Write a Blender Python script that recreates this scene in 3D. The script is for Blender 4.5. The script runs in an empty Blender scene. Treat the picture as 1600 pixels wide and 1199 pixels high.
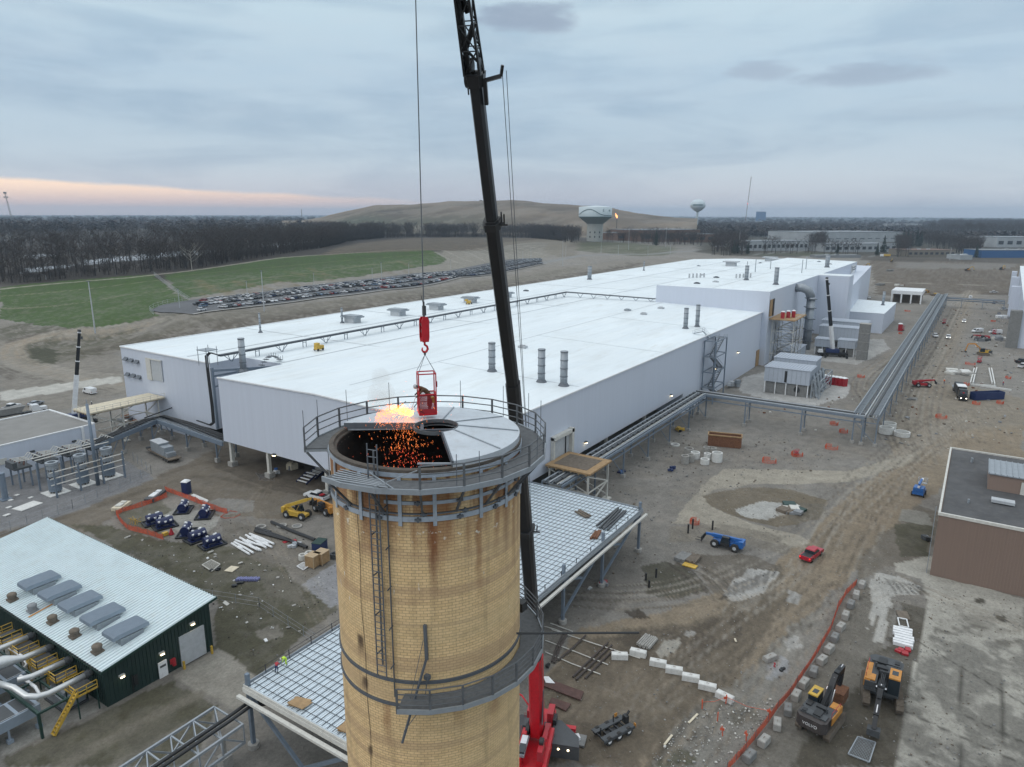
import bpy,math,random
import numpy as np
from math import sin,cos,pi,radians,sqrt,atan2
from mathutils import Vector,Matrix
R=random.Random(7)
scene=bpy.context.scene
# ---------------- camera ----------------
CAMH,FPX=60.0,1110.0
PIT,HD,ROLL=radians(13.43),radians(33.3),0.0022
CF=Vector((cos(HD)*cos(PIT),sin(HD)*cos(PIT),-sin(PIT)))
CR=Vector((sin(HD),-cos(HD),0))
CU=Vector((cos(HD)*sin(PIT),sin(HD)*sin(PIT),cos(PIT)))
cam=bpy.data.objects.new('camera',bpy.data.cameras.new('camera'))
scene.collection.objects.link(cam)
rx=CR*cos(ROLL)+CU*sin(ROLL);ry=CU*cos(ROLL)-CR*sin(ROLL)
mw=Matrix((rx,ry,-CF)).transposed().to_4x4();mw.translation=(0,0,CAMH)
cam.matrix_world=mw
cam.data.sensor_width=36;cam.data.lens=36*FPX/1600
cam.data.clip_start=0.5;cam.data.clip_end=90000
scene.camera=cam
# ---------------- view ----------------
vs=scene.view_settings
vs.view_transform='Standard';vs.look='None';vs.exposure=0.06;vs.gamma=1.0;vs.use_curve_mapping=False
scene.cycles.volume_bounces=0
scene.cycles.max_bounces=6
# ---------------- world ----------------
SUN_EL,SUN_AZ=radians(38),radians(150)
W=bpy.data.worlds.new('World');scene.world=W;W.use_nodes=True
nt=W.node_tree;N=nt.nodes;L=nt.links;N.clear()
def nd(t,**k):
 n=N.new(t)
 for a,b in k.items():setattr(n,a,b)
 return n
def mth(op,a,b=None,c=None,clamp=False):
 n=nd('ShaderNodeMath',operation=op);n.use_clamp=clamp
 for i,v in enumerate((a,b,c)):
  if v is None:continue
  if isinstance(v,(int,float)):n.inputs[i].default_value=v
  else:L.new(v,n.inputs[i])
 return n.outputs[0]
def mrange(v,a,b,c=0.0,d=1.0,it='SMOOTHSTEP'):
 n=nd('ShaderNodeMapRange',interpolation_type=it);L.new(v,n.inputs[0])
 for i,x in zip((1,2,3,4),(a,b,c,d)):
  if isinstance(x,(int,float)):n.inputs[i].default_value=x
  else:L.new(x,n.inputs[i])
 return n.outputs[0]
def mixc(f,a,b,bt='MIX'):
 n=nd('ShaderNodeMix',data_type='RGBA',blend_type=bt)
 for i,v in((0,f),(6,a),(7,b)):
  if isinstance(v,(int,float)):n.inputs[i].default_value=v
  elif isinstance(v,tuple):n.inputs[i].default_value=(*v,1)
  else:L.new(v,n.inputs[i])
 return n.outputs[2]
sky=nd('ShaderNodeTexSky',sky_type='NISHITA');sky.sun_disc=False
sky.sun_elevation=SUN_EL;sky.sun_rotation=pi/2-SUN_AZ;sky.altitude=200;sky.dust_density=2.5
tc=nd('ShaderNodeTexCoord');sp=nd('ShaderNodeSeparateXYZ');L.new(tc.outputs['Generated'],sp.inputs[0])
dx,dy,dz=sp.outputs
az=mth('ARCTAN2',dy,dx)
ramp=nd('ShaderNodeValToRGB');L.new(mth('MAXIMUM',dz,0.0),ramp.inputs[0])
els=ramp.color_ramp.elements
stops=[(0.0,(.40,.43,.50)),(.018,(.44,.49,.56)),(.05,(.42,.50,.58)),(.10,(.355,.46,.56)),(.17,(.35,.465,.575)),(.26,(.41,.535,.625)),(.45,(.66,.76,.84)),(1.0,(1.06,1.12,1.17))]
while len(els)<len(stops):els.new(0.5)
for e,(p,c)in zip(els,stops):e.position=p;e.color=(*c,1)
mp=nd('ShaderNodeMapping');mp.inputs['Scale'].default_value=(2.2,2.2,13.0);L.new(tc.outputs['Generated'],mp.inputs[0])
nz=nd('ShaderNodeTexNoise');nz.inputs['Scale'].default_value=1.6;nz.inputs['Detail'].default_value=7;nz.inputs['Roughness'].default_value=.55;nz.inputs['Distortion'].default_value=.4
L.new(mp.outputs[0],nz.inputs[0])
mp2=nd('ShaderNodeMapping');mp2.inputs['Scale'].default_value=(6,6,22.0);L.new(tc.outputs['Generated'],mp2.inputs[0])
nz2=nd('ShaderNodeTexNoise');nz2.inputs['Scale'].default_value=1.7;nz2.inputs['Detail'].default_value=9;nz2.inputs['Roughness'].default_value=.6
L.new(mp2.outputs[0],nz2.inputs[0])
cl=mrange(nz.outputs[0],.36,.64)
c1=mixc(cl,mixc(1.0,ramp.outputs[0],(.91,.93,.96),'MULTIPLY'),mixc(1.0,ramp.outputs[0],(1.16,1.13,1.10),'MULTIPLY'))
c1=mixc(mth('MULTIPLY',mrange(nz2.outputs[0],.35,.7),.22),c1,(.50,.585,.66))
azd=mth('SUBTRACT',az,radians(33.3))
edge=mth('ADD',mth('MULTIPLY',mth('SUBTRACT',azd,radians(0)),.042),.0125)
edge=mth('ADD',edge,mth('MULTIPLY',mth('SUBTRACT',nz2.outputs[0],.5),.010))
tt=mth('SUBTRACT',edge,dz)
band=mth('MULTIPLY',mrange(tt,-.0025,.0045),mrange(azd,-.05,.36))
warm=mixc(mrange(dz,.006,.036),(.74,.52,.46),(1.10,.82,.60))
c2=mixc(mth('MULTIPLY',band,1.0),c1,warm)
pk=mth('MULTIPLY',mrange(dz,.075,.0),mrange(azd,-.9,.2))
c2=mixc(mth('MULTIPLY',pk,.32),c2,(.60,.50,.52))
def pxdir(px,py):
 x=(px-800)/FPX;y=-(py-599.5)/FPX;c,s=cos(ROLL),sin(ROLL);x,y=x*c-y*s,x*s+y*c
 return CF+CR*x+CU*y
def blob(px,py,wa,wz,stren,col):
 global c2
 d=pxdir(px,py).normalized()
 a=mth('DIVIDE',mth('SUBTRACT',az,atan2(d.y,d.x)),wa);b=mth('DIVIDE',mth('SUBTRACT',dz,d.z),wz)
 a=mth('ADD',a,mth('MULTIPLY',mth('SUBTRACT',nz2.outputs[0],.5),3.0));b=mth('ADD',b,mth('MULTIPLY',mth('SUBTRACT',nz.outputs[0],.5),3.0))
 r2=mth('ADD',mth('MULTIPLY',a,a),mth('MULTIPLY',b,b))
 c2=mixc(mth('MULTIPLY',mrange(r2,1.5,0.0),stren),c2,col)
blob(815,28,.065,.020,.80,(.25,.31,.41))
blob(700,48,.05,.012,.25,(.30,.40,.50))
blob(1190,108,.035,.011,.7,(.31,.38,.48))
blob(1340,112,.085,.012,.75,(.29,.36,.46))
blob(1500,170,.10,.012,.22,(.34,.42,.51))
fin=mixc(1.0,c2,(12.15,12.0,11.8),'MULTIPLY')
fin=mixc(.94,sky.outputs[0],fin)
bg=nd('ShaderNodeBackground');bg.inputs[1].default_value=0.1;L.new(fin,bg.inputs[0])
wo=nd('ShaderNodeOutputWorld');L.new(bg.outputs[0],wo.inputs[0])
sun=bpy.data.objects.new('sun',bpy.data.lights.new('sun','SUN'));scene.collection.objects.link(sun)
sun.data.energy=0.6;sun.data.angle=radians(35);sun.data.color=(1.0,.96,.92)
sd=Vector((cos(SUN_AZ)*cos(SUN_EL),sin(SUN_AZ)*cos(SUN_EL),sin(SUN_EL)))
sun.rotation_euler=sd.to_track_quat('Z','Y').to_euler()
# ---------------- materials ----------------
MATS={}
def M(name,rgb=(.5,.5,.5),rough=.6,metal=0.0,nz=.12,ns=1.5,bump=0.0,spec=.5,dirt=None,dirt_amt=.0,objcol=False,stretch=None,emit=0,nz2=0,ns2=20):
 if name in MATS:return MATS[name]
 m=bpy.data.materials.new(name);m.use_nodes=True;MATS[name]=m
 t=m.node_tree;n=t.nodes;l=t.links;b=n['Principled BSDF']
 b.inputs['Roughness'].default_value=rough;b.inputs['Metallic'].default_value=metal
 b.inputs['Specular IOR Level'].default_value=spec
 tc=n.new('ShaderNodeTexCoord');src=tc.outputs['Object']
 if stretch:
  mpp=n.new('ShaderNodeMapping');mpp.inputs['Scale'].default_value=stretch;l.new(src,mpp.inputs[0]);src=mpp.outputs[0]
 no=n.new('ShaderNodeTexNoise');no.inputs['Scale'].default_value=ns;no.inputs['Detail'].default_value=8;no.inputs['Roughness'].default_value=.6
 l.new(src,no.inputs[0])
 mr=n.new('ShaderNodeMapRange');l.new(no.outputs[0],mr.inputs[0]);mr.inputs[1].default_value=.28;mr.inputs[2].default_value=.72
 mr.inputs[3].default_value=1-nz;mr.inputs[4].default_value=1+nz
 mul=n.new('ShaderNodeMix');mul.data_type='RGBA';mul.blend_type='MULTIPLY';mul.inputs[0].default_value=1
 if objcol:
  oi=n.new('ShaderNodeObjectInfo');l.new(oi.outputs['Color'],mul.inputs[6])
 else:mul.inputs[6].default_value=(*rgb,1)
 l.new(mr.outputs[0],mul.inputs[7]);out=mul.outputs[2]
 if dirt:
  n2=n.new('ShaderNodeTexNoise');n2.inputs['Scale'].default_value=ns*2.7;n2.inputs['Detail'].default_value=9;n2.inputs['Roughness'].default_value=.7
  l.new(src,n2.inputs[0])
  m2=n.new('ShaderNodeMapRange');m2.inputs[1].default_value=.5;m2.inputs[2].default_value=.75;m2.inputs[4].default_value=dirt_amt;l.new(n2.outputs[0],m2.inputs[0])
  mx=n.new('ShaderNodeMix');mx.data_type='RGBA';l.new(m2.outputs[0],mx.inputs[0]);l.new(out,mx.inputs[6]);mx.inputs[7].default_value=(*dirt,1);out=mx.outputs[2]
 l.new(out,b.inputs['Base Color'])
 if bump:
  bp=n.new('ShaderNodeBump');bp.inputs['Distance'].default_value=bump;l.new(no.outputs[0],bp.inputs['Height']);l.new(bp.outputs[0],b.inputs['Normal'])
 if emit:
  b.inputs['Emission Color'].default_value=(*rgb,1);b.inputs['Emission Strength'].default_value=emit
 return m
RUST=(.13,.055,.025)
def std():
 M('galv',(.30,.33,.36),.5,.35,dirt=(.2,.19,.17),dirt_amt=.3)
 M('galv_dark',(.12,.135,.155),.55,.3,dirt=(.1,.08,.06),dirt_amt=.4)
 M('steel_blue',(.17,.21,.26),.5,.2)
 M('white_paint',(.72,.73,.74),.45,dirt=(.35,.32,.28),dirt_amt=.3)
 M('offwhite',(.55,.54,.50),.6,dirt=(.25,.22,.18),dirt_amt=.4)
 M('black',(.02,.021,.023),.5);M('rubber',(.025,.025,.025),.85,dirt=(.16,.13,.1),dirt_amt=.5)
 M('glass',(.02,.028,.035),.08,nz=.02);M('chrome',(.6,.6,.62),.2,.9)
 M('red',(.36,.02,.03),.45,dirt=(.14,.07,.06),dirt_amt=.35);M('redcrane',(.50,.012,.022),.35,dirt=(.12,.01,.01),dirt_amt=.5)
 M('yellow',(.52,.33,.045),.5,nz=.2,dirt=(.20,.15,.08),dirt_amt=.6)
 M('orange',(.50,.22,.04),.5,nz=.2,dirt=(.16,.10,.06),dirt_amt=.6);M('orange_net',(.55,.10,.05),.8)
 M('blue',(.02,.12,.38),.4,dirt=(.10,.12,.16),dirt_amt=.55);M('navy',(.015,.03,.10),.45);M('green',(.012,.04,.032),.5)
 M('concrete',(.32,.31,.29),.9,nz=.2,dirt=(.16,.145,.12),dirt_amt=.6);M('concrete_dark',(.19,.19,.185),.9,nz=.2)
 M('concrete_white',(.60,.60,.58),.85,dirt=(.28,.26,.22),dirt_amt=.5)
 M('wood',(.40,.30,.19),.8,nz=.25,stretch=(1,8,1));M('plywood',(.33,.215,.11),.8,nz=.25);M('wood_pale',(.58,.52,.40),.85,nz=.2,dirt=(.45,.35,.2),dirt_amt=.5)
 M('wood_dark',(.14,.115,.09),.9,nz=.3);M('rust',(.16,.07,.035),.85,nz=.4,ns=3,dirt=(.05,.03,.025),dirt_amt=.7)
 M('brick_red',(.17,.085,.065),.9);M('tarp',(.16,.17,.33),.6,nz=.5,ns=6)
 M('grey',(.22,.23,.24),.6);M('grey_lt',(.42,.44,.46),.55);M('grey_dk',(.06,.065,.07),.6)
 M('hivis',(.5,.75,.05),.7);M('skin',(.35,.2,.14),.6);M('brown_cloth',(.10,.055,.028),.9,nz=.3,ns=8)
 M('lampglow',(1,.82,.5),.5,emit=8,nz=0);M('tail',(1,.03,.02),.5,emit=1.2,nz=0);M('headlamp',(1,.93,.8),.4,emit=4,nz=0)
 M('bark',(.036,.032,.030),.95,nz=.3);M('twig',(.046,.038,.034),.95,nz=.3,ns=.3);M('twig2',(.055,.044,.038),.95,nz=.3,ns=.3)
 M('conifer',(.018,.032,.022),.9,nz=.4,ns=.4);M('bark_pale',(.30,.28,.25),.9)
 M('carpaint',objcol=True,rough=.3,nz=.03);M('carwin',(.015,.018,.022),.12,nz=.02)
std()
# ---------------- mesh builder ----------------
class MB:
 def __init__(s):s.v=[];s.f=[];s.m=[];s.mi=0;s.X=None
 def add(s,vs,fs):
  o=len(s.v)
  if s.X is not None:vs=[tuple(s.X@Vector(v))for v in vs]
  s.v+=[tuple(v)for v in vs];s.f+=[tuple(i+o for i in f)for f in fs];s.m+=[s.mi]*len(fs);return s
 def box(s,cx,cy,cz,sx,sy,sz,rz=0,ry=0,rx=0):
  a,b,c=sx/2,sy/2,sz/2
  vs=[Vector((i*a,j*b,k*c))for i in(-1,1)for j in(-1,1)for k in(-1,1)]
  if rz or ry or rx:
   m=Matrix.Rotation(rz,3,'Z')@Matrix.Rotation(ry,3,'Y')@Matrix.Rotation(rx,3,'X');vs=[m@v for v in vs]
  vs=[(v.x+cx,v.y+cy,v.z+cz)for v in vs]
  return s.add(vs,[(0,1,3,2),(4,6,7,5),(0,4,5,1),(2,3,7,6),(0,2,6,4),(1,5,7,3)])
 def bx(s,x0,x1,y0,y1,z0,z1):return s.box((x0+x1)/2,(y0+y1)/2,(z0+z1)/2,abs(x1-x0),abs(y1-y0),abs(z1-z0))
 def beam(s,p,q,w,h=None):
  h=h or w;p=Vector(p);q=Vector(q);d=q-p
  if d.length<1e-6:return s
  d.normalize();u=d.cross(Vector((0,0,1)))
  if u.length<.02:u=Vector((1,0,0))
  u.normalize();t=u.cross(d);u=u*w/2;t=t*h/2
  vs=[e+a*u+b*t for e in(p,q)for a,b in((-1,-1),(1,-1),(1,1),(-1,1))]
  return s.add(vs,[(3,2,1,0),(4,5,6,7),(0,1,5,4),(1,2,6,5),(2,3,7,6),(3,0,4,7)])
 def rod(s,p,q,r,r2=None,n=6,cap=True):
  r2=r if r2 is None else r2;p=Vector(p);q=Vector(q);d=(q-p)
  if d.length<1e-6:return s
  d.normalize();u=d.cross(Vector((0,0,1)))
  if u.length<.02:u=Vector((1,0,0))
  u.normalize();t=d.cross(u)
  vs=[e+(u*cos(2*pi*i/n)+t*sin(2*pi*i/n))*rr for e,rr in((p,r),(q,r2))for i in range(n)]
  fs=[(i,(i+1)%n,n+(i+1)%n,n+i)for i in range(n)]
  if cap:fs+=[tuple(range(n))[::-1],tuple(range(n,2*n))]
  return s.add(vs,fs)
 def tube(s,pts,r,n=6):
  pts=[Vector(p)for p in pts]
  rr=r if isinstance(r,(list,tuple))else[r]*len(pts)
  vs=[];prev=None
  for i,p in enumerate(pts):
   d=(pts[min(i+1,len(pts)-1)]-pts[max(i-1,0)]).normalized()
   u=d.cross(Vector((0,0,1)))if prev is None else prev-d*prev.dot(d)
   if u.length<.02:u=d.cross(Vector((1,0,0)))
   u.normalize();prev=u;t=d.cross(u)
   vs+=[p+(u*cos(2*pi*k/n)+t*sin(2*pi*k/n))*rr[i]for k in range(n)]
  fs=[(i*n+k,i*n+(k+1)%n,(i+1)*n+(k+1)%n,(i+1)*n+k)for i in range(len(pts)-1)for k in range(n)]
  fs+=[tuple(range(n))[::-1],tuple(range((len(pts)-1)*n,len(pts)*n))]
  return s.add(vs,fs)
 def prism(s,poly,z0,z1):
  n=len(poly);a=sum(poly[i][0]*poly[(i+1)%n][1]-poly[(i+1)%n][0]*poly[i][1]for i in range(n))
  if a<0:poly=poly[::-1]
  vs=[(x,y,z0)for x,y in poly]+[(x,y,z1)for x,y in poly]
  return s.add(vs,[tuple(range(n))[::-1],tuple(range(n,2*n))]+[(i,(i+1)%n,n+(i+1)%n,n+i)for i in range(n)])
 def extr_y(s,poly,y0,y1):
  n=len(poly);a=sum(poly[i][0]*poly[(i+1)%n][1]-poly[(i+1)%n][0]*poly[i][1]for i in range(n))
  if a<0:poly=poly[::-1]
  vs=[(x,y0,z)for x,z in poly]+[(x,y1,z)for x,z in poly]
  return s.add(vs,[tuple(range(n)),tuple(range(n,2*n))[::-1]]+[(i,n+i,n+(i+1)%n,(i+1)%n)for i in range(n)])
 def lathe(s,prof,n=24,cx=0,cy=0,a0=0,a1=2*pi):
  full=abs(a1-a0-2*pi)<1e-6;k=n if full else n+1
  vs=[(cx+r*cos(a0+(a1-a0)*i/n),cy+r*sin(a0+(a1-a0)*i/n),z)for r,z in prof for i in range(k)]
  fs=[(j*k+i,j*k+(i+1)%k,(j+1)*k+(i+1)%k,(j+1)*k+i)for j in range(len(prof)-1)for i in range(n)]
  return s.add(vs,fs)
 def ell(s,c,rx,ry,rz,nu=10,nv=6):
  vs=[(c[0],c[1],c[2]+rz)]+[(c[0]+rx*sin(pi*j/nv)*cos(2*pi*i/nu),c[1]+ry*sin(pi*j/nv)*sin(2*pi*i/nu),c[2]+rz*cos(pi*j/nv))for j in range(1,nv)for i in range(nu)]+[(c[0],c[1],c[2]-rz)]
  fs=[(0,1+i,1+(i+1)%nu)for i in range(nu)]
  fs+=[(1+(j-1)*nu+i,1+j*nu+i,1+j*nu+(i+1)%nu,1+(j-1)*nu+(i+1)%nu)for j in range(1,nv-1)for i in range(nu)]
  last=len(vs)-1;fs+=[(last,1+(nv-2)*nu+(i+1)%nu,1+(nv-2)*nu+i)for i in range(nu)]
  return s.add(vs,fs)
 def build(s,name,mats,parent=None,smooth=False):
  me=bpy.data.meshes.new(name);vs=s.v
  rt_=parent
  while rt_ is not None and rt_.parent is not None:rt_=rt_.parent
  if rt_ is not None and rt_.get('_w'):
   l=rt_.location;vs=[(x-l.x,y-l.y,z-l.z)for x,y,z in vs]
  me.from_pydata(vs,[],s.f);me.update()
  if isinstance(mats,(str,bpy.types.Material)):mats=[mats]
  for m in mats:me.materials.append(MATS[m]if isinstance(m,str)else m)
  if len(mats)>1:me.polygons.foreach_set('material_index',s.m)
  if smooth:me.polygons.foreach_set('use_smooth',[True]*len(me.polygons))
  o=bpy.data.objects.new(name,me);scene.collection.objects.link(o)
  if parent is not None:o.parent=parent
  return o
def tag(o,label,cat,group=None):
 o['label']=label;o['category']=cat
 if group:o['group']=group
 return o
def struct(o,kind='structure'):o['kind']=kind;return o
def thing(name,label,cat,loc=(0,0,0),rz=0,group=None,world=False):
 o=bpy.data.objects.new(name,None);scene.collection.objects.link(o);o.empty_display_size=.5
 o.location=loc;o.rotation_euler=(0,0,rz)
 if world:o['_w']=1
 WT.append(o)if world else None
 return tag(o,label,cat,group)
WT=[]
def dup(root,loc,rz=0,label=None,group=None,scale=None):
 r=root.copy();scene.collection.objects.link(r);r.location=loc;r.rotation_euler=(0,0,rz)
 if label:r['label']=label
 if group:r['group']=group
 if scale:r.scale=scale
 for ch in list(root.children):
  c=ch.copy();scene.collection.objects.link(c);c.parent=r
  for g in ch.children:
   d=g.copy();scene.collection.objects.link(d);d.parent=c
 return r
# ---------------- picture measurements -> places ----------------
def ray(px,py):return pxdir(px,py)
def Gz(px,py,z=0.0):
 d=ray(px,py);t=(z-CAMH)/d.z;return Vector((d.x*t,d.y*t,z))
def onX(px,py,X):d=ray(px,py);t=X/d.x;return Vector((X,d.y*t,CAMH+d.z*t))
def onY(px,py,Y):d=ray(px,py);t=Y/d.y;return Vector((d.x*t,Y,CAMH+d.z*t))
CP=[(0,498,4),(60,508,5),(110,513,6),(200,504,8),(250,492,11),(300,492,12),(400,479,12),(500,466,12),(600,454,12),(720,434,12),(845,414,12),(310,470,12.2),(400,459,12.2),(500,445,12.2),(600,436,12.2),(700,426,12.2),(850,404,12.2),(0,449,14),(120,437,16),(250,430,18),(370,414,20),(440,402,22),(540,396,23),(690,392,24),(800,380,22),(900,385,19),(1000,385,15),(60,475,9),(180,470,12),(400,435,16),(550,415,18),(700,405,18),(1100,385,8),(920,402,13),(1000,396,10),(1120,398,3),(30,540,1),(150,535,2),(80,560,0.5)]
pts=[(Gz(a,b,z).x,Gz(a,b,z).y,z)for a,b,z in CP]
pts+=[(x,222,0)for x in range(120,700,60)]+[(x,245,1.0)for x in range(190,640,60)]+[(700,160,0),(700,50,0),(800,-60,0),(1000,100,0),(1500,100,0),(3000,0,0),(3000,900,6),(2500,1500,16),(3000,3000,18),(1500,2500,18),(0,1500,18),(0,3000,18),(-600,900,14),(-200,500,8),(0,330,1),(-200,200,0),(0,150,0),(100,-200,0),(-300,-300,0),(600,-400,0),(2000,-800,0),(100,260,0),(50,300,0),(700,700,20),(900,1000,20),(400,900,18),(1100,500,12)]
PA=np.array(pts,float)
def _K(ax,ay,bx,by):return np.sqrt((ax[:,None]-bx[None])**2+(ay[:,None]-by[None])**2+25.0)
_n=len(PA);_A=np.zeros((_n+1,_n+1));_A[:_n,:_n]=_K(PA[:,0],PA[:,1],PA[:,0],PA[:,1]);_A[:_n,_n]=1;_A[_n,:_n]=1
WC=np.linalg.solve(_A,np.append(PA[:,2],0))
def sstep(t):t=np.clip(t,0,1);return t*t*(3-2*t)
def hgt(x,y):
 x=np.atleast_1d(np.asarray(x,float)).ravel();y=np.atleast_1d(np.asarray(y,float)).ravel();out=np.empty_like(x)
 for i in range(0,len(x),20000):
  out[i:i+20000]=_K(x[i:i+20000],y[i:i+20000],PA[:,0],PA[:,1])@WC[:_n]+WC[_n]
 yf=np.interp(x,[-100,60,110,130,660,760,1200],[320,300,260,215,215,60,-200])
 m=sstep((y-yf)/30.0)
 d=np.sqrt(x*x+y*y)
 return np.clip(out,0,27)*m*(1-.35*sstep((d-3500)/6000))
def ground(px,py):
 z=0.0
 for _ in range(40):
  p=Gz(px,py,z);z2=float(hgt(p.x,p.y)[0]);z=z*.5+z2*.5
 return Gz(px,py,z)
def vnoise(x,y,seed=0):
 xi=np.floor(x).astype(np.int64);yi=np.floor(y).astype(np.int64);fx=x-xi;fy=y-yi
 def h(a,b):
  n=(a*374761393+b*668265263+seed*974634777)&0x7fffffff;n=((n^(n>>13))*1274126177)&0x7fffffff;n=n^(n>>16)
  return(n&0xffff)/65535.0
 u=fx*fx*(3-2*fx);v=fy*fy*(3-2*fy)
 return(h(xi,yi)*(1-u)+h(xi+1,yi)*u)*(1-v)+(h(xi,yi+1)*(1-u)+h(xi+1,yi+1)*u)*v
def fbm(x,y,s,o=4,seed=0):
 t=0;a=.5;w=0
 for k in range(o):t=t+a*vnoise(x/s*2**k,y/s*2**k,seed+k*17);w+=a;a*=.55
 return t/w
# ---------------- ground sheet ----------------
def lines(a,b,step,lo,hi,mids=()):
 core=list(np.arange(a,b,step));end=b
 for(e,st)in mids:core+=list(np.arange(end,e,st));end=e
 out=core;s=mids[-1][1]if mids else step;x=out[-1]
 up=[]
 while x<hi:s*=1.09;x+=s;up.append(x)
 dn=[];s=step;x=out[0]
 while x>lo:s*=1.13;x-=s;dn.append(x)
 return np.array(dn[::-1]+out+up)
gx=lines(25,190,.45,-7000,17000,[(215,1.0),(660,2.2)]);gy=lines(-32,136,.45,-7000,17000,[(160,1.0),(520,2.2)])
nx,ny=len(gx),len(gy)
VX,VY=np.meshgrid(gx,gy,indexing='ij');VX=VX.ravel();VY=VY.ravel()
VZ=hgt(VX,VY)
COL=np.zeros((len(VX),3));WET=np.zeros(len(VX))
C_GRAV=np.array((.225,.211,.190));C_MUD=np.array((.118,.100,.079));C_TAN=np.array((.275,.228,.172));C_DUST=np.array((.38,.35,.30))
C_OLIVE=np.array((.098,.090,.060));C_GREEN=np.array((.050,.090,.020));C_SLAB=np.array((.36,.345,.305));C_FAR=np.array((.050,.050,.046))
n_big=fbm(VX,VY,28,4,1);n_med=fbm(VX,VY,6,4,2);n_sm=fbm(VX,VY,1.6,3,3)
COL[:]=C_GRAV
def mixto(idx,w,c):
 w=w[:,None];COL[idx]=COL[idx]*(1-w)+np.asarray(c)[None]*w
allm=np.arange(len(VX))
mixto(allm,sstep((n_big-.45)/.25)*.22,C_MUD);mixto(allm,sstep((n_med-.52)/.2)*.16,C_TAN)
wx=(fbm(VX,VY,5,4,11)-.5)*2;wy=(fbm(VX,VY,5,4,12)-.5)*2
def W2(p,z=None):
 if len(p)==3:return(p[0],p[1])
 q=ground(*p)if z is None else Gz(p[0],p[1],z);return(q.x,q.y)
def inside(poly,x,y):
 r=np.zeros(len(x),bool);n=len(poly)
 for i in range(n):
  x0,y0=poly[i];x1,y1=poly[(i+1)%n]
  c=((y0>y)!=(y1>y));
  if y1!=y0:r^=c&(x<(x1-x0)*(y-y0)/(y1-y0)+x0)
 return r
def patch(px,col,st=1.0,warp=1.5,mott=.0,wet=0,mott_s=.5):
 P=[W2(p)for p in px];xs=[p[0]for p in P];ys=[p[1]for p in P];e=warp*2+1
 idx=np.where((VX>min(xs)-e)&(VX<max(xs)+e)&(VY>min(ys)-e)&(VY<max(ys)+e))[0]
 if not len(idx):return
 ins=inside(P,VX[idx]+wx[idx]*warp,VY[idx]+wy[idx]*warp);idx=idx[ins]
 w=np.full(len(idx),st)
 if mott:w=w*(1-mott*sstep((n_sm[idx]*.5+n_med[idx]*.5-mott_s)/.12+.5))
 mixto(idx,w,col);WET[idx]=WET[idx]*(1-w)+wet*w
def band(px,width,col,st=1.0,soft=.5,warp=.0,br=0.0,wet=None,world=False,seed=5):
 P=px if world else[W2(p)for p in px]
 for _ in range(2):
  Q=[P[0]]
  for a,b in zip(P[:-1],P[1:]):Q+=[(a[0]*.75+b[0]*.25,a[1]*.75+b[1]*.25),(a[0]*.25+b[0]*.75,a[1]*.25+b[1]*.75)]
  P=Q+[P[-1]]
 xs=[p[0]for p in P];ys=[p[1]for p in P];e=width+warp*2+1
 idx=np.where((VX>min(xs)-e)&(VX<max(xs)+e)&(VY>min(ys)-e)&(VY<max(ys)+e))[0]
 if not len(idx):return
 x=VX[idx]+wx[idx]*warp;y=VY[idx]+wy[idx]*warp;d=np.full(len(idx),1e9)
 for(x0,y0),(x1,y1)in zip(P[:-1],P[1:]):
  k=np.where((x>min(x0,x1)-e)&(x<max(x0,x1)+e)&(y>min(y0,y1)-e)&(y<max(y0,y1)+e))[0]
  if not len(k):continue
  l2=(x1-x0)**2+(y1-y0)**2+1e-9;t=np.clip(((x[k]-x0)*(x1-x0)+(y[k]-y0)*(y1-y0))/l2,0,1)
  d[k]=np.minimum(d[k],np.hypot(x[k]-x0-t*(x1-x0),y[k]-y0-t*(y1-y0)))
 w=st*np.clip((width/2-d)/(soft*width/2+1e-6),0,1)
 if br:w=w*np.clip((fbm(x,y,2.5,3,seed)-.5)/.15*br+1-br*.2,0,1)
 k=w>.003;mixto(idx[k],w[k],col)
 if wet is not None:WET[idx[k]]=WET[idx[k]]*(1-w[k])+wet*w[k]
rt=random.Random(3)
def tracks(px,n,spread,c1=None,c2=None,wd=.5,st=.62):
 n=int(n*1.5)
 P0=[W2(p)for p in px]
 for i in range(n):
  off=rt.uniform(-spread,spread);ph=rt.uniform(0,6);P=[]
  for j,p in enumerate(P0):
   a=P0[max(j-1,0)];b=P0[min(j+1,len(P0)-1)];dxx=b[0]-a[0];dyy=b[1]-a[1];l=math.hypot(dxx,dyy)+1e-6
   o=off+sin(j*.9+ph)*spread*.18;P.append((p[0]-dyy/l*o,p[1]+dxx/l*o))
  i0=rt.randint(0,max(0,len(P)-4));i1=rt.randint(i0+2,len(P))if len(P)>3 else len(P)
  seg=P[i0:max(i1,i0+3)]
  if len(seg)<2:seg=P
  c=(C_MUD*.8,C_DUST*.85,C_TAN)[rt.randint(0,2)]
  for s in(-.95,.95):
   Q=[]
   for j,p in enumerate(seg):
    a=seg[max(j-1,0)];b=seg[min(j+1,len(seg)-1)];dxx=b[0]-a[0];dyy=b[1]-a[1];l=math.hypot(dxx,dyy)+1e-6
    Q.append((p[0]-dyy/l*s,p[1]+dxx/l*s))
   band(Q,wd*rt.uniform(.8,1.4),c,st*rt.uniform(.5,1.1),.7,world=True,br=.8,seed=i)
D=np.hypot(VX,VY)
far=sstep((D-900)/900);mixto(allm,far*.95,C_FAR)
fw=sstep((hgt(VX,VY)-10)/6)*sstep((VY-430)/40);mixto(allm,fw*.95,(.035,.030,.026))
k=np.where(D>1500)[0];fn=fbm(VX[k],VY[k],260,4,21);mixto(k,sstep((fn-.55)/.1)*.5,(.10,.10,.085));mixto(k,sstep((.42-fn)/.08)*.5,(.03,.033,.032))
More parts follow.
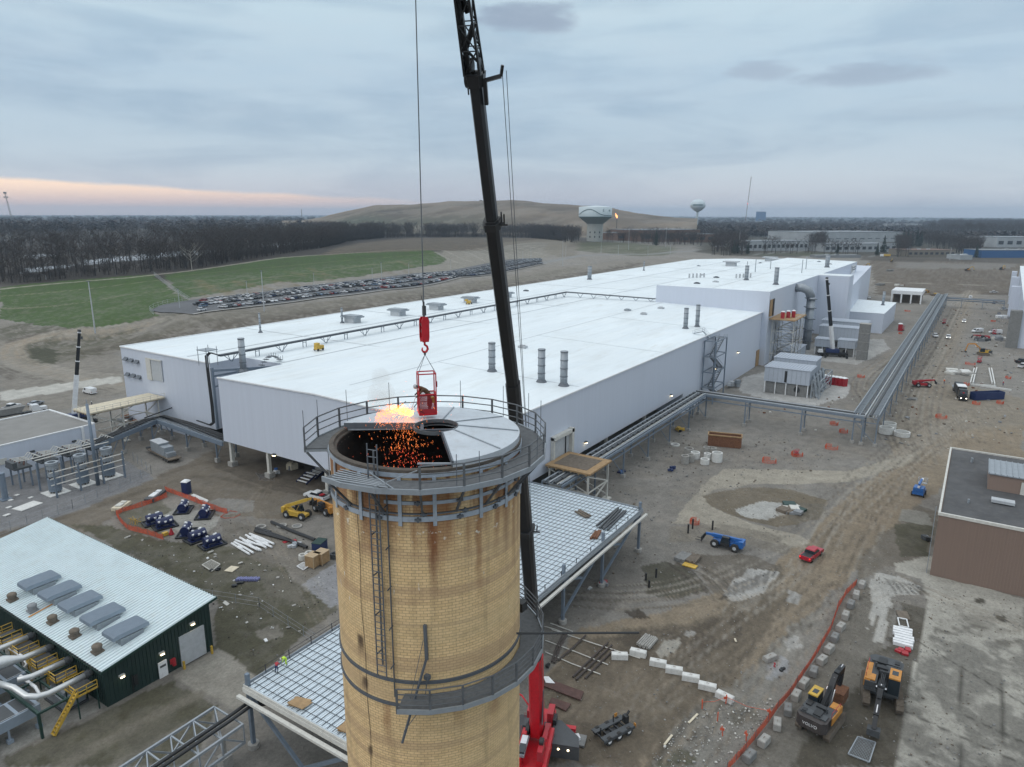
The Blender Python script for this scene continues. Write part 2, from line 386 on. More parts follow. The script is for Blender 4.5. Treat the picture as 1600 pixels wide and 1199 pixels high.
patch([(0,500),(60,512),(110,517),(200,508),(250,496),(400,484),(600,459),(850,418),(1000,405),(1130,402),(1130,412),(1080,408),(400,515),(185,548),(185,620),(0,660)],(0.210,0.191,0.163),.85,4,.25)
for a,b in(((40,545),(95,560)),((95,530),(180,525)),((180,510),(240,500)),((20,512),(70,522))):band([a,((a[0]+b[0])/2,(a[1]+b[1])/2+5),b],26,(0.076,0.074,0.046),.75,.5,7,.6)
patch([(32,548),(60,542),(90,548),(86,566),(70,573),(40,570),(30,560)],(0.057,0.058,0.036),.9,3)
patch([(95,543),(150,538),(205,528),(250,515),(250,528),(190,545),(150,555),(110,552)],(0.095,0.091,0.057),.7,6,.5)
band([(150,548),(400,510),(700,462),(1000,412)],30,(0.066,0.053,0.038),.7,.8,8,.7)
band([(250,520),(500,480),(760,442),(900,420)],22,(0.127,0.117,0.089),.6,.8,8,.5)
band([(200,606),(60,580),(8,562),(5,540),(60,524),(140,516),(240,503)],16,(0.279,0.254,0.216),.7,.6,2)
tracks([(200,602),(60,585),(8,562),(5,540),(60,526),(140,517),(240,504)],10,9,wd=2.2)
for q in(((30,428),(110,418),(120,412),(40,420)),((130,415),(230,405),(330,396),(330,389),(220,398),(130,408)),((420,388),(500,378),(500,374),(420,382)),((40,405),(90,400),(90,396),(40,400))):patch(list(q),(.42,.46,.50),.9,4,.3)
patch([(0,449),(120,437),(238,429),(262,447),(290,470),(246,483),(240,490),(252,493),(200,504),(110,513),(60,508),(0,498)],C_GREEN,.95,3,.25,mott_s=.55)
patch([(255,430),(370,413),(440,402),(540,396),(660,390),(700,406),(690,412),(640,420),(560,432),(480,441),(440,441),(400,448),(320,462),(290,467)],C_GREEN*np.array((.95,.95,1)),.95,3,.30,mott_s=.52)
for _ in range(26):
 x=R.uniform(290,640);y=462-(x-290)*.115-R.uniform(-4,24);band([(x,y),(x+R.uniform(10,30),y+R.uniform(4,12))],R.uniform(5,12),(0.165,0.133,0.076),.5,.9,3,.5)
band([(0,452),(120,440),(245,431),(370,413),(440,402),(560,395),(690,390)],5,(0.318,0.292,0.241),.8,.6,1)
band([(0,463),(140,452),(248,438)],2.4,(0.216,0.203,0.140),.6,.6);band([(0,482),(140,473),(200,460),(260,455)],2.4,(0.216,0.203,0.140),.6,.6)
band([(270,433),(400,420),(560,405),(690,396)],2.6,(0.127,0.140,0.064),.6,.6);band([(290,452),(400,436),(560,416),(640,407)],2.6,(0.203,0.191,0.114),.6,.6)
patch([(690,392),(740,390),(860,372),(900,378),(880,396),(850,402),(700,424),(660,432),(640,424),(700,410)],(0.216,0.201,0.168),.9,5,.3)
patch([(500,400),(560,380),(640,372),(820,372),(900,374),(860,378),(700,392),(540,396)],(0.121,0.099,0.070),.8,8,.4)
for i in range(9):band([(680+i*16,394-i*1.6),(720+i*19,412-i*1.8)],4,(0.305,0.292,0.254),.5,.8)
patch([(905,378),(960,378),(1060,388),(1050,398),(1000,401),(900,392)],(0.070,0.079,0.038),.85,6,.4)
patch([(860,372),(910,376),(900,400),(870,402),(850,392)],(0.152,0.133,0.102),.7,5,.3)
band([(840,412),(880,403),(960,398),(1050,395),(1110,388),(1060,381),(960,378)],13,(0.216,0.216,0.210),.8,.4)
patch([(1358,405),(1420,404),(1600,412),(1600,462),(1500,460),(1370,462)],(.098,.076,.053),.9,8,.3)
patch([(1340,396),(1600,398),(1600,412),(1350,407)],(0.057,0.048,0.036),.8,8)
patch([(1400,409),(1590,413),(1580,421),(1400,419)],(0.216,0.210,0.197),.6,8,.4)
band([(1350,441),(1440,443),(1600,448)],7,(0.292,0.267,0.229),.7,.6,2);band([(1480,459),(1600,463)],5,(0.279,0.267,0.241),.7,.6,1)
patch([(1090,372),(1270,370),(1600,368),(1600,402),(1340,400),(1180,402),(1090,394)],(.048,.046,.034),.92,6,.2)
patch([(1150,398),(1250,400),(1340,404),(1340,399),(1250,395)],(.07,.085,.04),.6,5,.4);band([(1180,398),(1230,394),(1275,391),(1290,386)],9,(.20,.20,.195),.8,.4);band([(1352,402),(1400,396),(1420,388)],9,(.18,.18,.175),.8,.4);band([(1510,398),(1535,378),(1560,372)],30,(.20,.20,.195),.7,.4);band([(960,384),(1050,387),(1110,391)],7,(.16,.16,.155),.7,.4)
patch([(0,612),(90,600),(190,587),(190,597),(130,606),(0,627)],(0.457,0.444,0.406),.95,.6)
patch([(0,745),(100,735),(200,722),(236,742),(240,748),(120,800),(0,830)],(.20,.20,.205),.95,.3,.08)
patch([(0,832),(120,800),(240,748),(330,705),(360,690),(520,745),(530,800),(440,812),(345,808),(285,770),(200,795),(160,820),(0,880)],(.165,.138,.104),.85,1.0,.2)
band([(0,836),(120,803),(240,760),(330,738),(420,770)],3.2,(.10,.083,.062),.6,.7,.6,.5);band([(250,745),(330,715),(400,735),(470,770)],4,(.12,.10,.078),.6,.7,.8,.3)
patch([(108,818),(178,821),(258,845),(344,852),(430,880),(470,915),(532,950),(475,990),(409,1053),(334,1015),(339,935)],(.085,.080,.050),.92,1.2,.25)
patch([(180,800),(250,775),(270,800),(250,812),(258,840),(200,830)],(.105,.10,.065),.8,.8,.3)
patch([(345,815),(440,830),(520,880),(480,905),(410,880),(350,850)],(.17,.152,.125),.8,1.5,.4);patch([(400,890),(470,905),(480,940),(420,930)],(.17,.155,.13),.7,1.5,.5)
patch([(247,808),(285,789),(344,808),(338,822),(301,846)],(.34,.33,.30),.95,.25,.1);patch([(312,786),(340,778),(400,782),(395,800),(345,806)],(.27,.26,.24),.85,1,.3)
patch([(473,913),(500,893),(532,876),(545,940),(516,950)],(.29,.29,.30),.95,.6,.1);patch([(395,988),(430,980),(445,993),(420,1003)],(.24,.22,.19),.8,1.0,.3)
patch([(0,900),(150,1000),(172,1101),(0,1183)],(.33,.32,.29),.95,.15,.05)
patch([(269,1058),(280,1050),(328,1018),(342,1012),(398,1053),(400,1112),(372,1108)],(.31,.29,.25),.95,.2,.12)
patch([(0,1199),(0,1186),(178,1104),(269,1063),(344,1100),(300,1199)],(.092,.086,.055),.92,.6,.25)
band([(90,1199),(200,1140),(310,1085)],2.6,(.19,.172,.138),.85,.6,.5,.3);band([(170,1199),(260,1150),(350,1105)],1.6,(.20,.182,.15),.8,.7,.4,.3)
patch([(330,700),(520,700),(520,780),(420,765),(340,735)],(.105,.088,.070),.8,1.5,.25);patch([(400,738),(430,745),(428,752),(405,750)],(.09,.08,.07),.9,.4,0,.95)
patch([(820,760),(900,740),(1010,850),(1000,930),(880,990),(830,960)],(.155,.142,.125),.7,2,.2)
patch([(820,1199),(850,1060),(905,985),(1000,965),(1168,915),(1253,851),(1332,766),(1435,699),(1500,672),(1600,664),(1600,735),(1484,748),(1440,790),(1399,815),(1332,900),(1247,972),(1168,1045),(1089,1149),(1040,1199)],(.245,.196,.138),.92,1.6,.10)
patch([(820,1199),(850,1060),(905,1000),(1030,985),(1190,940),(1240,930),(1180,1010),(1120,1090),(1060,1150),(1010,1199)],(.125,.104,.078),.8,2.5,.25)
patch([(950,1000),(1060,985),(1170,950),(1150,1000),(1080,1040),(1000,1030)],(.082,.067,.052),.65,2,.35)
patch([(1380,740),(1400,650),(1430,600),(1500,600),(1600,625),(1600,668),(1500,676),(1440,700)],(.235,.200,.152),.8,2.5,.2)
band([(1440,700),(1425,650),(1440,600),(1480,540),(1505,480),(1520,455)],15,(.235,.205,.165),.8,.7,2)
patch([(1399,812),(1440,790),(1470,800),(1455,870),(1395,880),(1345,905),(1340,880)],(.15,.128,.098),.8,1.5,.25)
patch([(1131,732),(1326,736),(1440,704),(1435,720),(1330,752),(1250,757),(1170,757),(1120,765),(1098,775),(1110,790),(1160,812),(1250,838),(1264,848),(1245,858),(1150,834),(1095,816),(1048,819),(1083,776),(1104,752)],(.335,.305,.25),.95,.7,.12)
patch([(1126,818),(1200,830),(1247,858),(1230,868),(1160,850),(1100,838),(1040,850),(1048,822)],(.20,.178,.145),.8,1.5,.3)
patch([(1098,775),(1160,761),(1240,765),(1292,782),(1282,812),(1215,824),(1150,807),(1110,790)],(.155,.128,.090),.92,.7,.15)
patch([(1150,796),(1185,783),(1230,786),(1240,800),(1200,812),(1165,808)],(.30,.29,.265),.95,.8,.15,.8,mott_s=.6)
patch([(1240,785),(1290,788),(1295,808),(1260,818),(1235,812)],(.14,.125,.10),.8,1.2,.4)
patch([(1004,884),(1040,878),(1071,887),(1104,924),(1060,935),(1010,930)],(.075,.070,.050),.92,1.0,.15)
band([(1060,880),(1090,900),(1105,925)],1.2,(.06,.052,.042),.8,.5,.3);band([(1045,880),(1078,905),(1090,928)],.9,(.06,.052,.042),.8,.5,.3)
patch([(1085,865),(1170,868),(1225,885),(1215,935),(1150,948),(1110,920)],(.125,.108,.086),.85,1.5,.2)
patch([(1132,930),(1150,905),(1168,888),(1217,893),(1201,921),(1170,938),(1150,941)],(.29,.28,.26),.97,.9,.25,.85,mott_s=.58)
for k in range(7):band([(1125+k*11,938-k*4),(1150+k*11,912-k*4)],.7,(.075,.066,.055),.85,.5,.4)
patch([(1060,1130),(1110,1092),(1168,1045),(1247,972),(1300,935),(1340,912),(1330,940),(1290,1010),(1230,1100),(1150,1199),(1020,1199)],(.245,.232,.205),.92,1.2,.2)
patch([(1140,1112),(1180,1105),(1192,1125),(1150,1135)],(.15,.137,.11),.8,1,.2);patch([(1020,1199),(1060,1165),(1090,1185),(1080,1199)],(.10,.098,.06),.8,1,.3)
patch([(1195,1040),(1228,1022),(1240,1045),(1200,1064)],(.27,.275,.285),.85,.6,.1,.4);patch([(1233,922),(1252,928),(1250,945),(1230,942)],(.30,.295,.28),.85,.4,0,.6);patch([(1225,1000),(1245,992),(1255,1010),(1232,1016)],(.31,.30,.28),.85,.4,0,.5)
patch([(1022,1018),(1040,1002),(1066,998),(1062,1014),(1030,1028)],(.25,.235,.20),.92,.4,0,.85);patch([(1068,990),(1085,985),(1088,992),(1072,996)],(.24,.23,.21),.9,.3,0,.85)
patch([(975,955),(1000,953),(1018,966),(990,968)],(.060,.047,.034),.9,.6,.2)
patch([(1330,930),(1372,905),(1400,935),(1385,1000),(1372,1010),(1400,1090),(1400,1199),(1160,1199),(1235,1110),(1300,1010)],(.165,.15,.125),.9,1.0,.25)
patch([(1385,1010),(1400,960),(1412,940),(1445,950),(1440,1000),(1430,1060),(1412,1110),(1405,1199),(1230,1199),(1290,1130),(1340,1080),(1350,1030)],(.092,.080,.060),.9,1.2,.25)
patch([(1395,818),(1455,808),(1452,870),(1405,870)],(.080,.076,.050),.9,1.0,.25);patch([(1408,795),(1450,800),(1458,822),(1402,812)],(.27,.26,.23),.9,.5,.1)
patch([(1395,880),(1460,868),(1482,898),(1600,937),(1600,1199),(1402,1199),(1412,1110),(1440,985),(1448,940),(1440,905),(1400,893)],(.43,.41,.36),.95,.5,.0)
patch([(1412,1110),(1432,1030),(1470,960),(1600,1000),(1600,1199),(1404,1199)],(.15,.142,.125),.72,.5,.85,mott_s=.50)
patch([(1450,940),(1600,960),(1600,1010),(1448,985)],(.165,.152,.127),.6,2.5,.8,mott_s=.5)
for a,b in(((1502,1115),(1600,1160)),((1430,1000),(1600,1100)),((1410,1110),(1600,1195)),((1502,1000),(1500,1199)),((1560,1010),(1572,1199))):band([a,b],.35,(.07,.065,.055),.75,.5)
patch([(1358,910),(1372,895),(1405,900),(1440,918),(1435,930),(1400,930),(1390,950),(1378,1004),(1364,1004),(1372,960),(1352,985),(1362,940)],(.31,.295,.265),.97,.5,0,.85)
for k in range(6):band([(1385+k*9,905+k*2),(1400+k*10,925+k)],.6,(.08,.07,.055),.85,.5,.3)
patch([(1523,936),(1540,935),(1538,942),(1526,942)],(.07,.06,.045),.9,.4,0);patch([(1553,960),(1572,962),(1578,972),(1560,970)],(.065,.058,.045),.9,.4,0)
patch([(1160,590),(1200,580),(1330,600),(1320,622),(1250,640),(1155,612)],(.42,.415,.40),.95,.9,.1);patch([(1240,545),(1290,530),(1380,530),(1390,545),(1340,570),(1240,560)],(.36,.355,.34),.9,1.2,.2)
tracks([(980,1199),(1090,1080),(1200,970),(1280,900),(1330,810),(1390,735),(1440,690),(1520,680),(1600,680)],16,6)
tracks([(1440,720),(1425,660),(1440,600),(1480,540),(1505,480),(1520,455)],12,7,wd=1.0,st=.5)
tracks([(1600,640),(1500,650),(1430,700),(1330,790),(1250,850)],9,7);tracks([(1400,740),(1440,720),(1600,760)],4,3)
tracks([(870,1199),(900,1120),(1000,1050),(1100,1000),(1200,960)],9,6,st=.35);tracks([(930,1080),(1010,1110),(1060,1060),(1110,1030),(1180,980)],6,4,st=.4)
tracks([(860,925),(960,932),(1060,925),(1150,890),(1230,850)],7,3);tracks([(1060,880),(1110,900),(1150,940),(1130,960)],5,3)
tracks([(1400,700),(1370,640),(1340,600),(1390,560),(1420,545)],6,5,wd=.9);tracks([(1410,900),(1500,940),(1600,980)],5,3,st=.3)
tracks([(560,1100),(440,870),(380,800),(420,750),(520,790)],5,4,st=.3);tracks([(1240,980),(1330,940),(1400,900),(1500,900)],5,2,st=.35)
tracks([(1000,1000),(1080,960),(1180,935),(1280,905),(1400,905)],5,3,st=.35)
VZ2=VZ+np.where((VX>20)&(VX<700)&(VY>-80)&(VY<560),-.12*sstep((fbm(VX,VY,4,4,31)-.5)/.3)*(1-WET),0)-.03
me=bpy.data.meshes.new('ground');nv=len(VX)
me.vertices.add(nv);me.vertices.foreach_set('co',np.column_stack((VX,VY,VZ2)).ravel())
I=(np.arange(nx-1)[:,None]*ny+np.arange(ny-1)[None]).ravel();quads=np.column_stack((I,I+ny,I+ny+1,I+1)).astype(np.int32)
nf=len(quads);me.loops.add(nf*4);me.loops.foreach_set('vertex_index',quads.ravel());me.polygons.add(nf)
me.polygons.foreach_set('loop_start',np.arange(nf,dtype=np.int32)*4);me.polygons.foreach_set('loop_total',np.full(nf,4,np.int32));me.update()
me.polygons.foreach_set('use_smooth',np.ones(nf,bool))
at=me.attributes.new('tint','FLOAT_COLOR','POINT');at.data.foreach_set('color',np.column_stack((COL,WET)).astype(np.float32).ravel())
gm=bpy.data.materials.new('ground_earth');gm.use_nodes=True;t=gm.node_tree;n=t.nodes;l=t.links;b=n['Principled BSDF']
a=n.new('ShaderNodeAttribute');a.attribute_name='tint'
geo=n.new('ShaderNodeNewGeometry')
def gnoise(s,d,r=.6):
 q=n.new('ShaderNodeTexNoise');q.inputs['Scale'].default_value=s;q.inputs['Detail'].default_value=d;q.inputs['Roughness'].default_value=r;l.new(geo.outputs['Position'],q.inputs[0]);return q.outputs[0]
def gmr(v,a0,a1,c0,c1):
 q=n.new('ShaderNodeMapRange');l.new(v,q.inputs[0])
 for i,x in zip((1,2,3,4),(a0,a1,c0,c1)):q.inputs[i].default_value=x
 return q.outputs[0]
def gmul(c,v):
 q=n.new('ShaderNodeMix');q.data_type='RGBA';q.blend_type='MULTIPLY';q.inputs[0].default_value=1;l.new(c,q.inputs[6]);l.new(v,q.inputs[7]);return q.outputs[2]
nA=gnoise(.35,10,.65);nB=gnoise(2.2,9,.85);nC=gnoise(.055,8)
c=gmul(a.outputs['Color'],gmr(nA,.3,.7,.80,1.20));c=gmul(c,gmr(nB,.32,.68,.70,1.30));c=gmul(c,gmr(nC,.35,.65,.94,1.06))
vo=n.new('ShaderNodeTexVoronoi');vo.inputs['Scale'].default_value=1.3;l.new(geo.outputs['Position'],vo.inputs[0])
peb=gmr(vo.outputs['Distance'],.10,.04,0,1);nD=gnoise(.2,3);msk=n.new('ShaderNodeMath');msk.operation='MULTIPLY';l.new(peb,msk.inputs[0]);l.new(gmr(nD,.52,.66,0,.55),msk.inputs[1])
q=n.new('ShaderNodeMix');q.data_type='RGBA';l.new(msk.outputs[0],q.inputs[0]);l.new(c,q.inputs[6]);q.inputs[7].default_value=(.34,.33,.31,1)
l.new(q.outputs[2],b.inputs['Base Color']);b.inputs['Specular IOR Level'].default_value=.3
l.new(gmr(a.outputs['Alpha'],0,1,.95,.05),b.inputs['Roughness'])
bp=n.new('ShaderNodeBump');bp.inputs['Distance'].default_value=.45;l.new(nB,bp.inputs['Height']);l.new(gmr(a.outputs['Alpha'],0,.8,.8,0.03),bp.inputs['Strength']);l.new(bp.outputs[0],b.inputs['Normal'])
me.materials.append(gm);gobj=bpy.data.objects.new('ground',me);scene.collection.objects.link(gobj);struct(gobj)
def sheet(name,px,mat,dz=.03,step=6,world=None,kind='structure'):
 """polygon laid on the terrain as its own thin surface"""
 P=world or[W2(p)for p in px];m=MB();import bmesh
 bm=bmesh.new();vs_=[bm.verts.new((x,y,0))for x,y in P];f=bm.faces.new(vs_)
 for ax,ix in(((1,0,0),0),((0,1,0),1)):
  lo=min(p[ix]for p in P);hi=max(p[ix]for p in P);s_=lo+step
  while s_<hi:
   bmesh.ops.bisect_plane(bm,geom=bm.verts[:]+bm.edges[:]+bm.faces[:],plane_co=(s_ if ix==0 else 0,s_ if ix else 0,0),plane_no=ax);s_+=step
 zz=hgt([v.co.x for v in bm.verts],[v.co.y for v in bm.verts])
 for v,z_ in zip(bm.verts,zz):v.co.z=z_+dz
 me_=bpy.data.meshes.new(name);bm.normal_update();bm.to_mesh(me_);bm.free();me_.materials.append(MATS[mat]);o=bpy.data.objects.new(name,me_);scene.collection.objects.link(o);return struct(o,kind)
M('asphalt_lot',(.095,.098,.105),.85,nz=.2,ns=.1)
M('kerb_strip',(.30,.29,.27),.9)
LOT_N=[(250,489),(300,492),(400,479),(500,466),(600,454),(720,434),(850,413)];LOT_F=[(840,404),(700,424),(600,434),(500,445),(400,459),(310,468),(252,478),(236,486)]
sheet('car_park_asphalt',LOT_N+LOT_F,'asphalt_lot',.35,8)
LN=[W2(p)for p in LOT_N];sheet('kerb',None,'kerb_strip',.45,8,world=LN+[(x,y-1.6)for x,y in LN[::-1]])
# ---------------- large buildings ----------------
M('hallwall',(.54,.58,.66),.5,nz=.035,ns=1,stretch=(1.2,1.2,.03),dirt=(.42,.44,.48),dirt_amt=.12)
M('hallroof',(.72,.77,.79),.5,nz=.07,ns=.035,dirt=(.46,.46,.43),dirt_amt=.42,stretch=(.5,1.6,1))
rm_=MATS['hallroof'];t=rm_.node_tree;n=t.nodes;l=t.links;b=n['Principled BSDF'];lk_=b.inputs['Base Color'].links[0];src_=lk_.from_socket
ge=n.new('ShaderNodeNewGeometry');mp_=n.new('ShaderNodeMapping');mp_.inputs['Scale'].default_value=(.05,.28,1);l.new(ge.outputs['Position'],mp_.inputs[0]);n1_=n.new('ShaderNodeTexNoise');n1_.inputs['Scale'].default_value=1.6;n1_.inputs['Detail'].default_value=9;n1_.inputs['Roughness'].default_value=.72;l.new(mp_.outputs[0],n1_.inputs[0])
m1_=n.new('ShaderNodeMapRange');m1_.inputs[1].default_value=.58;m1_.inputs[2].default_value=.68;m1_.inputs[4].default_value=.55;l.new(n1_.outputs[0],m1_.inputs[0]);n3_=n.new('ShaderNodeTexNoise');n3_.inputs['Scale'].default_value=.035;n3_.inputs['Detail'].default_value=3;l.new(ge.outputs['Position'],n3_.inputs[0])
m3_=n.new('ShaderNodeMapRange');m3_.inputs[1].default_value=.45;m3_.inputs[2].default_value=.62;l.new(n3_.outputs[0],m3_.inputs[0]);mm_=n.new('ShaderNodeMath');mm_.operation='MULTIPLY';l.new(m1_.outputs[0],mm_.inputs[0]);l.new(m3_.outputs[0],mm_.inputs[1])
mx_=n.new('ShaderNodeMix');mx_.data_type='RGBA';l.new(mm_.outputs[0],mx_.inputs[0]);l.new(src_,mx_.inputs[6]);mx_.inputs[7].default_value=(.42,.38,.31,1)
bk_=n.new('ShaderNodeTexBrick');bk_.inputs['Scale'].default_value=1;bk_.inputs['Brick Width'].default_value=30;bk_.inputs['Row Height'].default_value=3.0;bk_.inputs['Mortar Size'].default_value=.06;bk_.inputs['Color1'].default_value=(1,1,1,1);bk_.inputs['Color2'].default_value=(.96,.97,.98,1);bk_.inputs['Mortar'].default_value=(.86,.87,.88,1);l.new(ge.outputs['Position'],bk_.inputs[0])
m4_=n.new('ShaderNodeMix');m4_.data_type='RGBA';m4_.blend_type='MULTIPLY';m4_.inputs[0].default_value=1;l.new(mx_.outputs[2],m4_.inputs[6]);l.new(bk_.outputs['Color'],m4_.inputs[7]);l.new(m4_.outputs[2],b.inputs['Base Color'])
M('roofseam',(.50,.53,.55),.6);M('roofdirt',(.40,.36,.29),.9,nz=.3,ns=1)
def walls(m,pts):
 n=len(pts)
 for i in range(n):
  a=pts[i];b=pts[(i+1)%n]
  m.add([(a[0],a[1],a[2]),(b[0],b[1],b[2]),(b[0],b[1],b[3]),(a[0],a[1],a[3])],[(0,1,2,3)])
def quad(m,*v):m.add(v,[tuple(range(len(v)))])
hall=thing('factory_hall','huge white factory hall with flat white roof and stepped tall wing, behind the brick chimney','factory',(99,72.4,0),world=True)
def rz(y):return 21.6+1.1*(y-72.4)/42.6 if y<115 else(22.7-.7*(y-115)/33.6 if y<148.6 else 22.0)
m=MB()
for a,b in(((99,72.4),(99,115)),((99,115),(99,148.6))):
 quad(m,(a[0],a[1],6.3),(a[0],a[1],rz(a[1])),(b[0],b[1],rz(b[1])),(b[0],b[1],6.3))
quad(m,(99,72.4,6.3),(206,72.4,6.3),(206,72.4,21.6),(99,72.4,21.6));quad(m,(206,72.4,-.2),(294,72.4,-.2),(294,72.4,21.6),(206,72.4,21.6));quad(m,(206,72.4,-.2),(206,72.4,6.3),(206,148,6.3),(206,148,-.2))
quad(m,(99,148.6,6.3),(99,148.6,22),(118,148.6,22),(118,148.6,6.3));quad(m,(118,148.6,4),(118,148.6,22),(118,165,22),(118,165,4))
quad(m,(118,165,4),(118,165,22),(108,165,22),(108,165,4));quad(m,(108,165,4),(108,165,22),(108,208,22),(108,208,4));quad(m,(108,178,4),(108,208,4),(108,208,-.2),(108,178,-.2))
quad(m,(108,208,-.2),(108,208,22),(611,211,22),(611,211,-.2));quad(m,(611,211,-.2),(611,211,22),(640,185,22),(640,185,-.2));quad(m,(640,185,-.2),(640,185,22),(640,100,22),(640,100,-.2))
quad(m,(99,148.6,6.3),(118,148.6,6.3),(245,148.6,6.3),(245,72.4,6.3),(99,72.4,6.3))
m.build('wall','hallwall',hall)
m=MB()
for y0,y1,x0,x1 in((72.4,115,99,310),(115,148.6,99,640),(148.6,165,118,640)):quad(m,(x0,y0,rz(y0)),(x1,y0,rz(y0)),(x1,y1,rz(y1)),(x0,y1,rz(y1)))
quad(m,(108,165,22),(640,165,22),(640,185,22),(611,211,22),(108,208,22));quad(m,(537,70,22),(640,100,22),(640,115,22.7),(537,115,22.7))
m.build('roof','hallroof',hall)
m=MB()
for x in(150,205,262,340,420,500,580):m.box(x,172,22.06,.25,70,.06)
for y,x0,x1 in((150,118,600),(178,110,600)):m.box((x0+x1)/2,y,22.07,x1-x0,.3,.06)
for x in(140,190,240):m.beam((x,73.5,rz(73.5)+.03),(x,115,rz(115)+.03),.18,.05)
m.box(204,115,22.73,190,.2,.06)
m.build('roof_seam','roofseam',hall)
m=MB()
for a,b in(((98.9,72.3),(98.9,115)),((98.9,115),(98.9,148.7))):m.beam((a[0],a[1],rz(a[1])+.05),(b[0],b[1],rz(b[1])+.05),.35,.3)
m.beam((98.9,72.3,21.65),(294,72.3,21.65),.35,.3);m.beam((107.9,164.9,22.05),(107.9,208,22.05),.35,.3);m.beam((107.9,208.1,22.05),(611,211.1,22.05),.4,.35)
m.build('parapet_cap','white_paint',hall)
m=MB();T=30.0
for a,b,z0 in(((294,118),(294,70),-.2),((294,70),(391,70),-.2),((391,70),(391,55.3),-.2),((391,55.3),(404,55.3),-.2),((404,55.3),(404,70),9),((404,70),(519,70),9),((519,70),(537,118),20),((537,118),(294,118),20)):
 quad(m,(a[0],a[1],z0),(b[0],b[1],z0),(b[0],b[1],T),(a[0],a[1],T))
m.build('tall_wing_wall','hallwall',hall)
m=MB();m.add([(294,70,T+.01),(391,70,T+.01),(391,55.3,T+.01),(404,55.3,T+.01),(404,70,T+.01),(519,70,T+.01),(537,118,T+.01),(294,118,T+.01)],[tuple(range(8))]);m.build('tall_wing_roof','hallroof',hall)
m=MB()
for x in(340,385,430,475):m.beam((x,71,T+.04),(x,117,T+.04),.3,.06)
m.beam((296,94,T+.05),(520,96,T+.05),.3,.06);m.build('tall_wing_seam','roofseam',hall)
m=MB();D=23.6
for a,b in(((400,58),(404,56)),((404,56),(584,69)),((584,69),(584,100)),):quad(m,(a[0],a[1],-.2),(b[0],b[1],-.2),(b[0],b[1],D),(a[0],a[1],D))
quad(m,(404,56,D),(584,69,D),(584,100,D),(404,100,D));m.build('rear_wing_wall','hallwall',hall)
m=MB();quad(m,(410,40,-.2),(410,40,10.3),(410,58,10.3),(410,58,-.2));quad(m,(410,40,-.2),(468,40,-.2),(468,40,10.3),(410,40,10.3));quad(m,(468,40,-.2),(474,63,-.2),(474,63,10.3),(468,40,10.3));m.build('annex_wall','hallwall',hall)
m=MB();quad(m,(409.8,39.8,10.33),(468.2,39.8,10.33),(474.2,63,10.33),(409.8,58,10.33));m.build('annex_roof','hallroof',hall)
m=MB();m.box(503,69.7,26.2,15,.3,5.2);m.build('wall_sign_panel','white_paint',hall)
m=MB();m.bx(500,512,69.4,69.5,25.6,26.1);m.bx(501,511,69.4,69.5,27.0,27.5);m.bx(497,498,69.4,69.5,24.3,28.2);m.bx(496,510,67.8,69.5,23.0,23.5);m.build('sign_mark','grey_dk',hall)
m=MB();m.bx(107.7,107.95,187.2,192.3,14.2,20);m.build('opening_door','grey_lt',hall)
m=MB();m.bx(107.5,107.9,192.35,194.6,14,20.2);m.bx(107.45,107.9,187,194.6,20.0,20.3);m.build('door_frame','offwhite',hall)
for y,z in[(205.4,18.7),(202.6,18.6),(199.7,18.5),(205.4,14.1),(202.4,14.1),(199.6,14.0)]:
 m=MB();m.extr_y([(108,z+.5),(107.0,z-.4),(108,z-.4)],y-1.0,y+1.0);m.build('vent_hood','galv_dark',hall)
m=MB();m.bx(289.5,293.8,72.15,72.35,0,6.5);m.build('loading_door','plywood',hall)
m=MB();m.bx(295,300,69.6,69.9,19.9,26.6);m.build('upper_opening','plywood',hall);m=MB();m.bx(298.5,300.2,69.3,69.55,19.9,26.8);m.build('opening_black_frame','black',hall)  # plywood panel with a plain black slab along its far edge
for x,y,z in((141,72.0,8.5),(195,72.0,8.3),(262,72.0,10.5),(236,72.0,9)):
 m=MB();m.box(x,y,z,.7,.5,.35);h=m.build('wall_light','grey_dk',hall);m=MB();m.box(x,y-.1,z-.25,.5,.4,.12);m.build('lamp','lampglow',h)
m=MB();m.box(98.6,129.5,6.6,.5,1.0,.35);h=m.build('wall_light','grey_dk',hall);m=MB();m.box(98.5,129.5,6.35,.4,.8,.1);m.build('lamp','lampglow',h)
m=MB();m.bx(126,133,72.1,72.35,7.0,13.0);m.build('roll_door','grey_lt',hall)
m=MB();m.bx(125.3,125.9,71.6,72.35,6.6,13.6);m.bx(133.0,133.9,71.3,72.35,6.6,14.0);m.bx(125.3,134.2,71.3,72.38,13.0,13.8);m.build('door_frame','offwhite',hall);m=MB();m.bx(131.0,131.3,71.9,72.05,7,13.0);m.build('door_slot','black',hall)
for y in(147.2,133.3,113.8,95,76):
 for x in(99.9,118,138,160,185,210):
  if x>100 and y>140 and x>130:continue
  m=MB();m.box(x,y,3.4,.75,.75,5.9);c=m.build('column','offwhite',hall);m=MB();m.box(x,y,.45,1.7,1.7,1.3);m.build('footing','concrete',c)
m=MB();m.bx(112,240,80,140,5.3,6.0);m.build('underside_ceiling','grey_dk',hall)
def stack(x,y,z0,z1,r,name='exhaust_stack'):
 m=MB();m.rod((x,y,z0),(x,y,z1),r,n=16);s_=m.build(name,'galv',hall,True)
 if r>.25:
  m=MB()
  for k in range(5):zz=z0+.3+(z1-z0-.5)*k/4;m.lathe([(r,zz-.1),(r+.09,zz-.06),(r+.09,zz+.06),(r,zz+.1)],16,x,y)
  m.lathe([(r+.5,z0),(r,z0+.7)],16,x,y);m.build('stack_ring','galv_dark',s_)
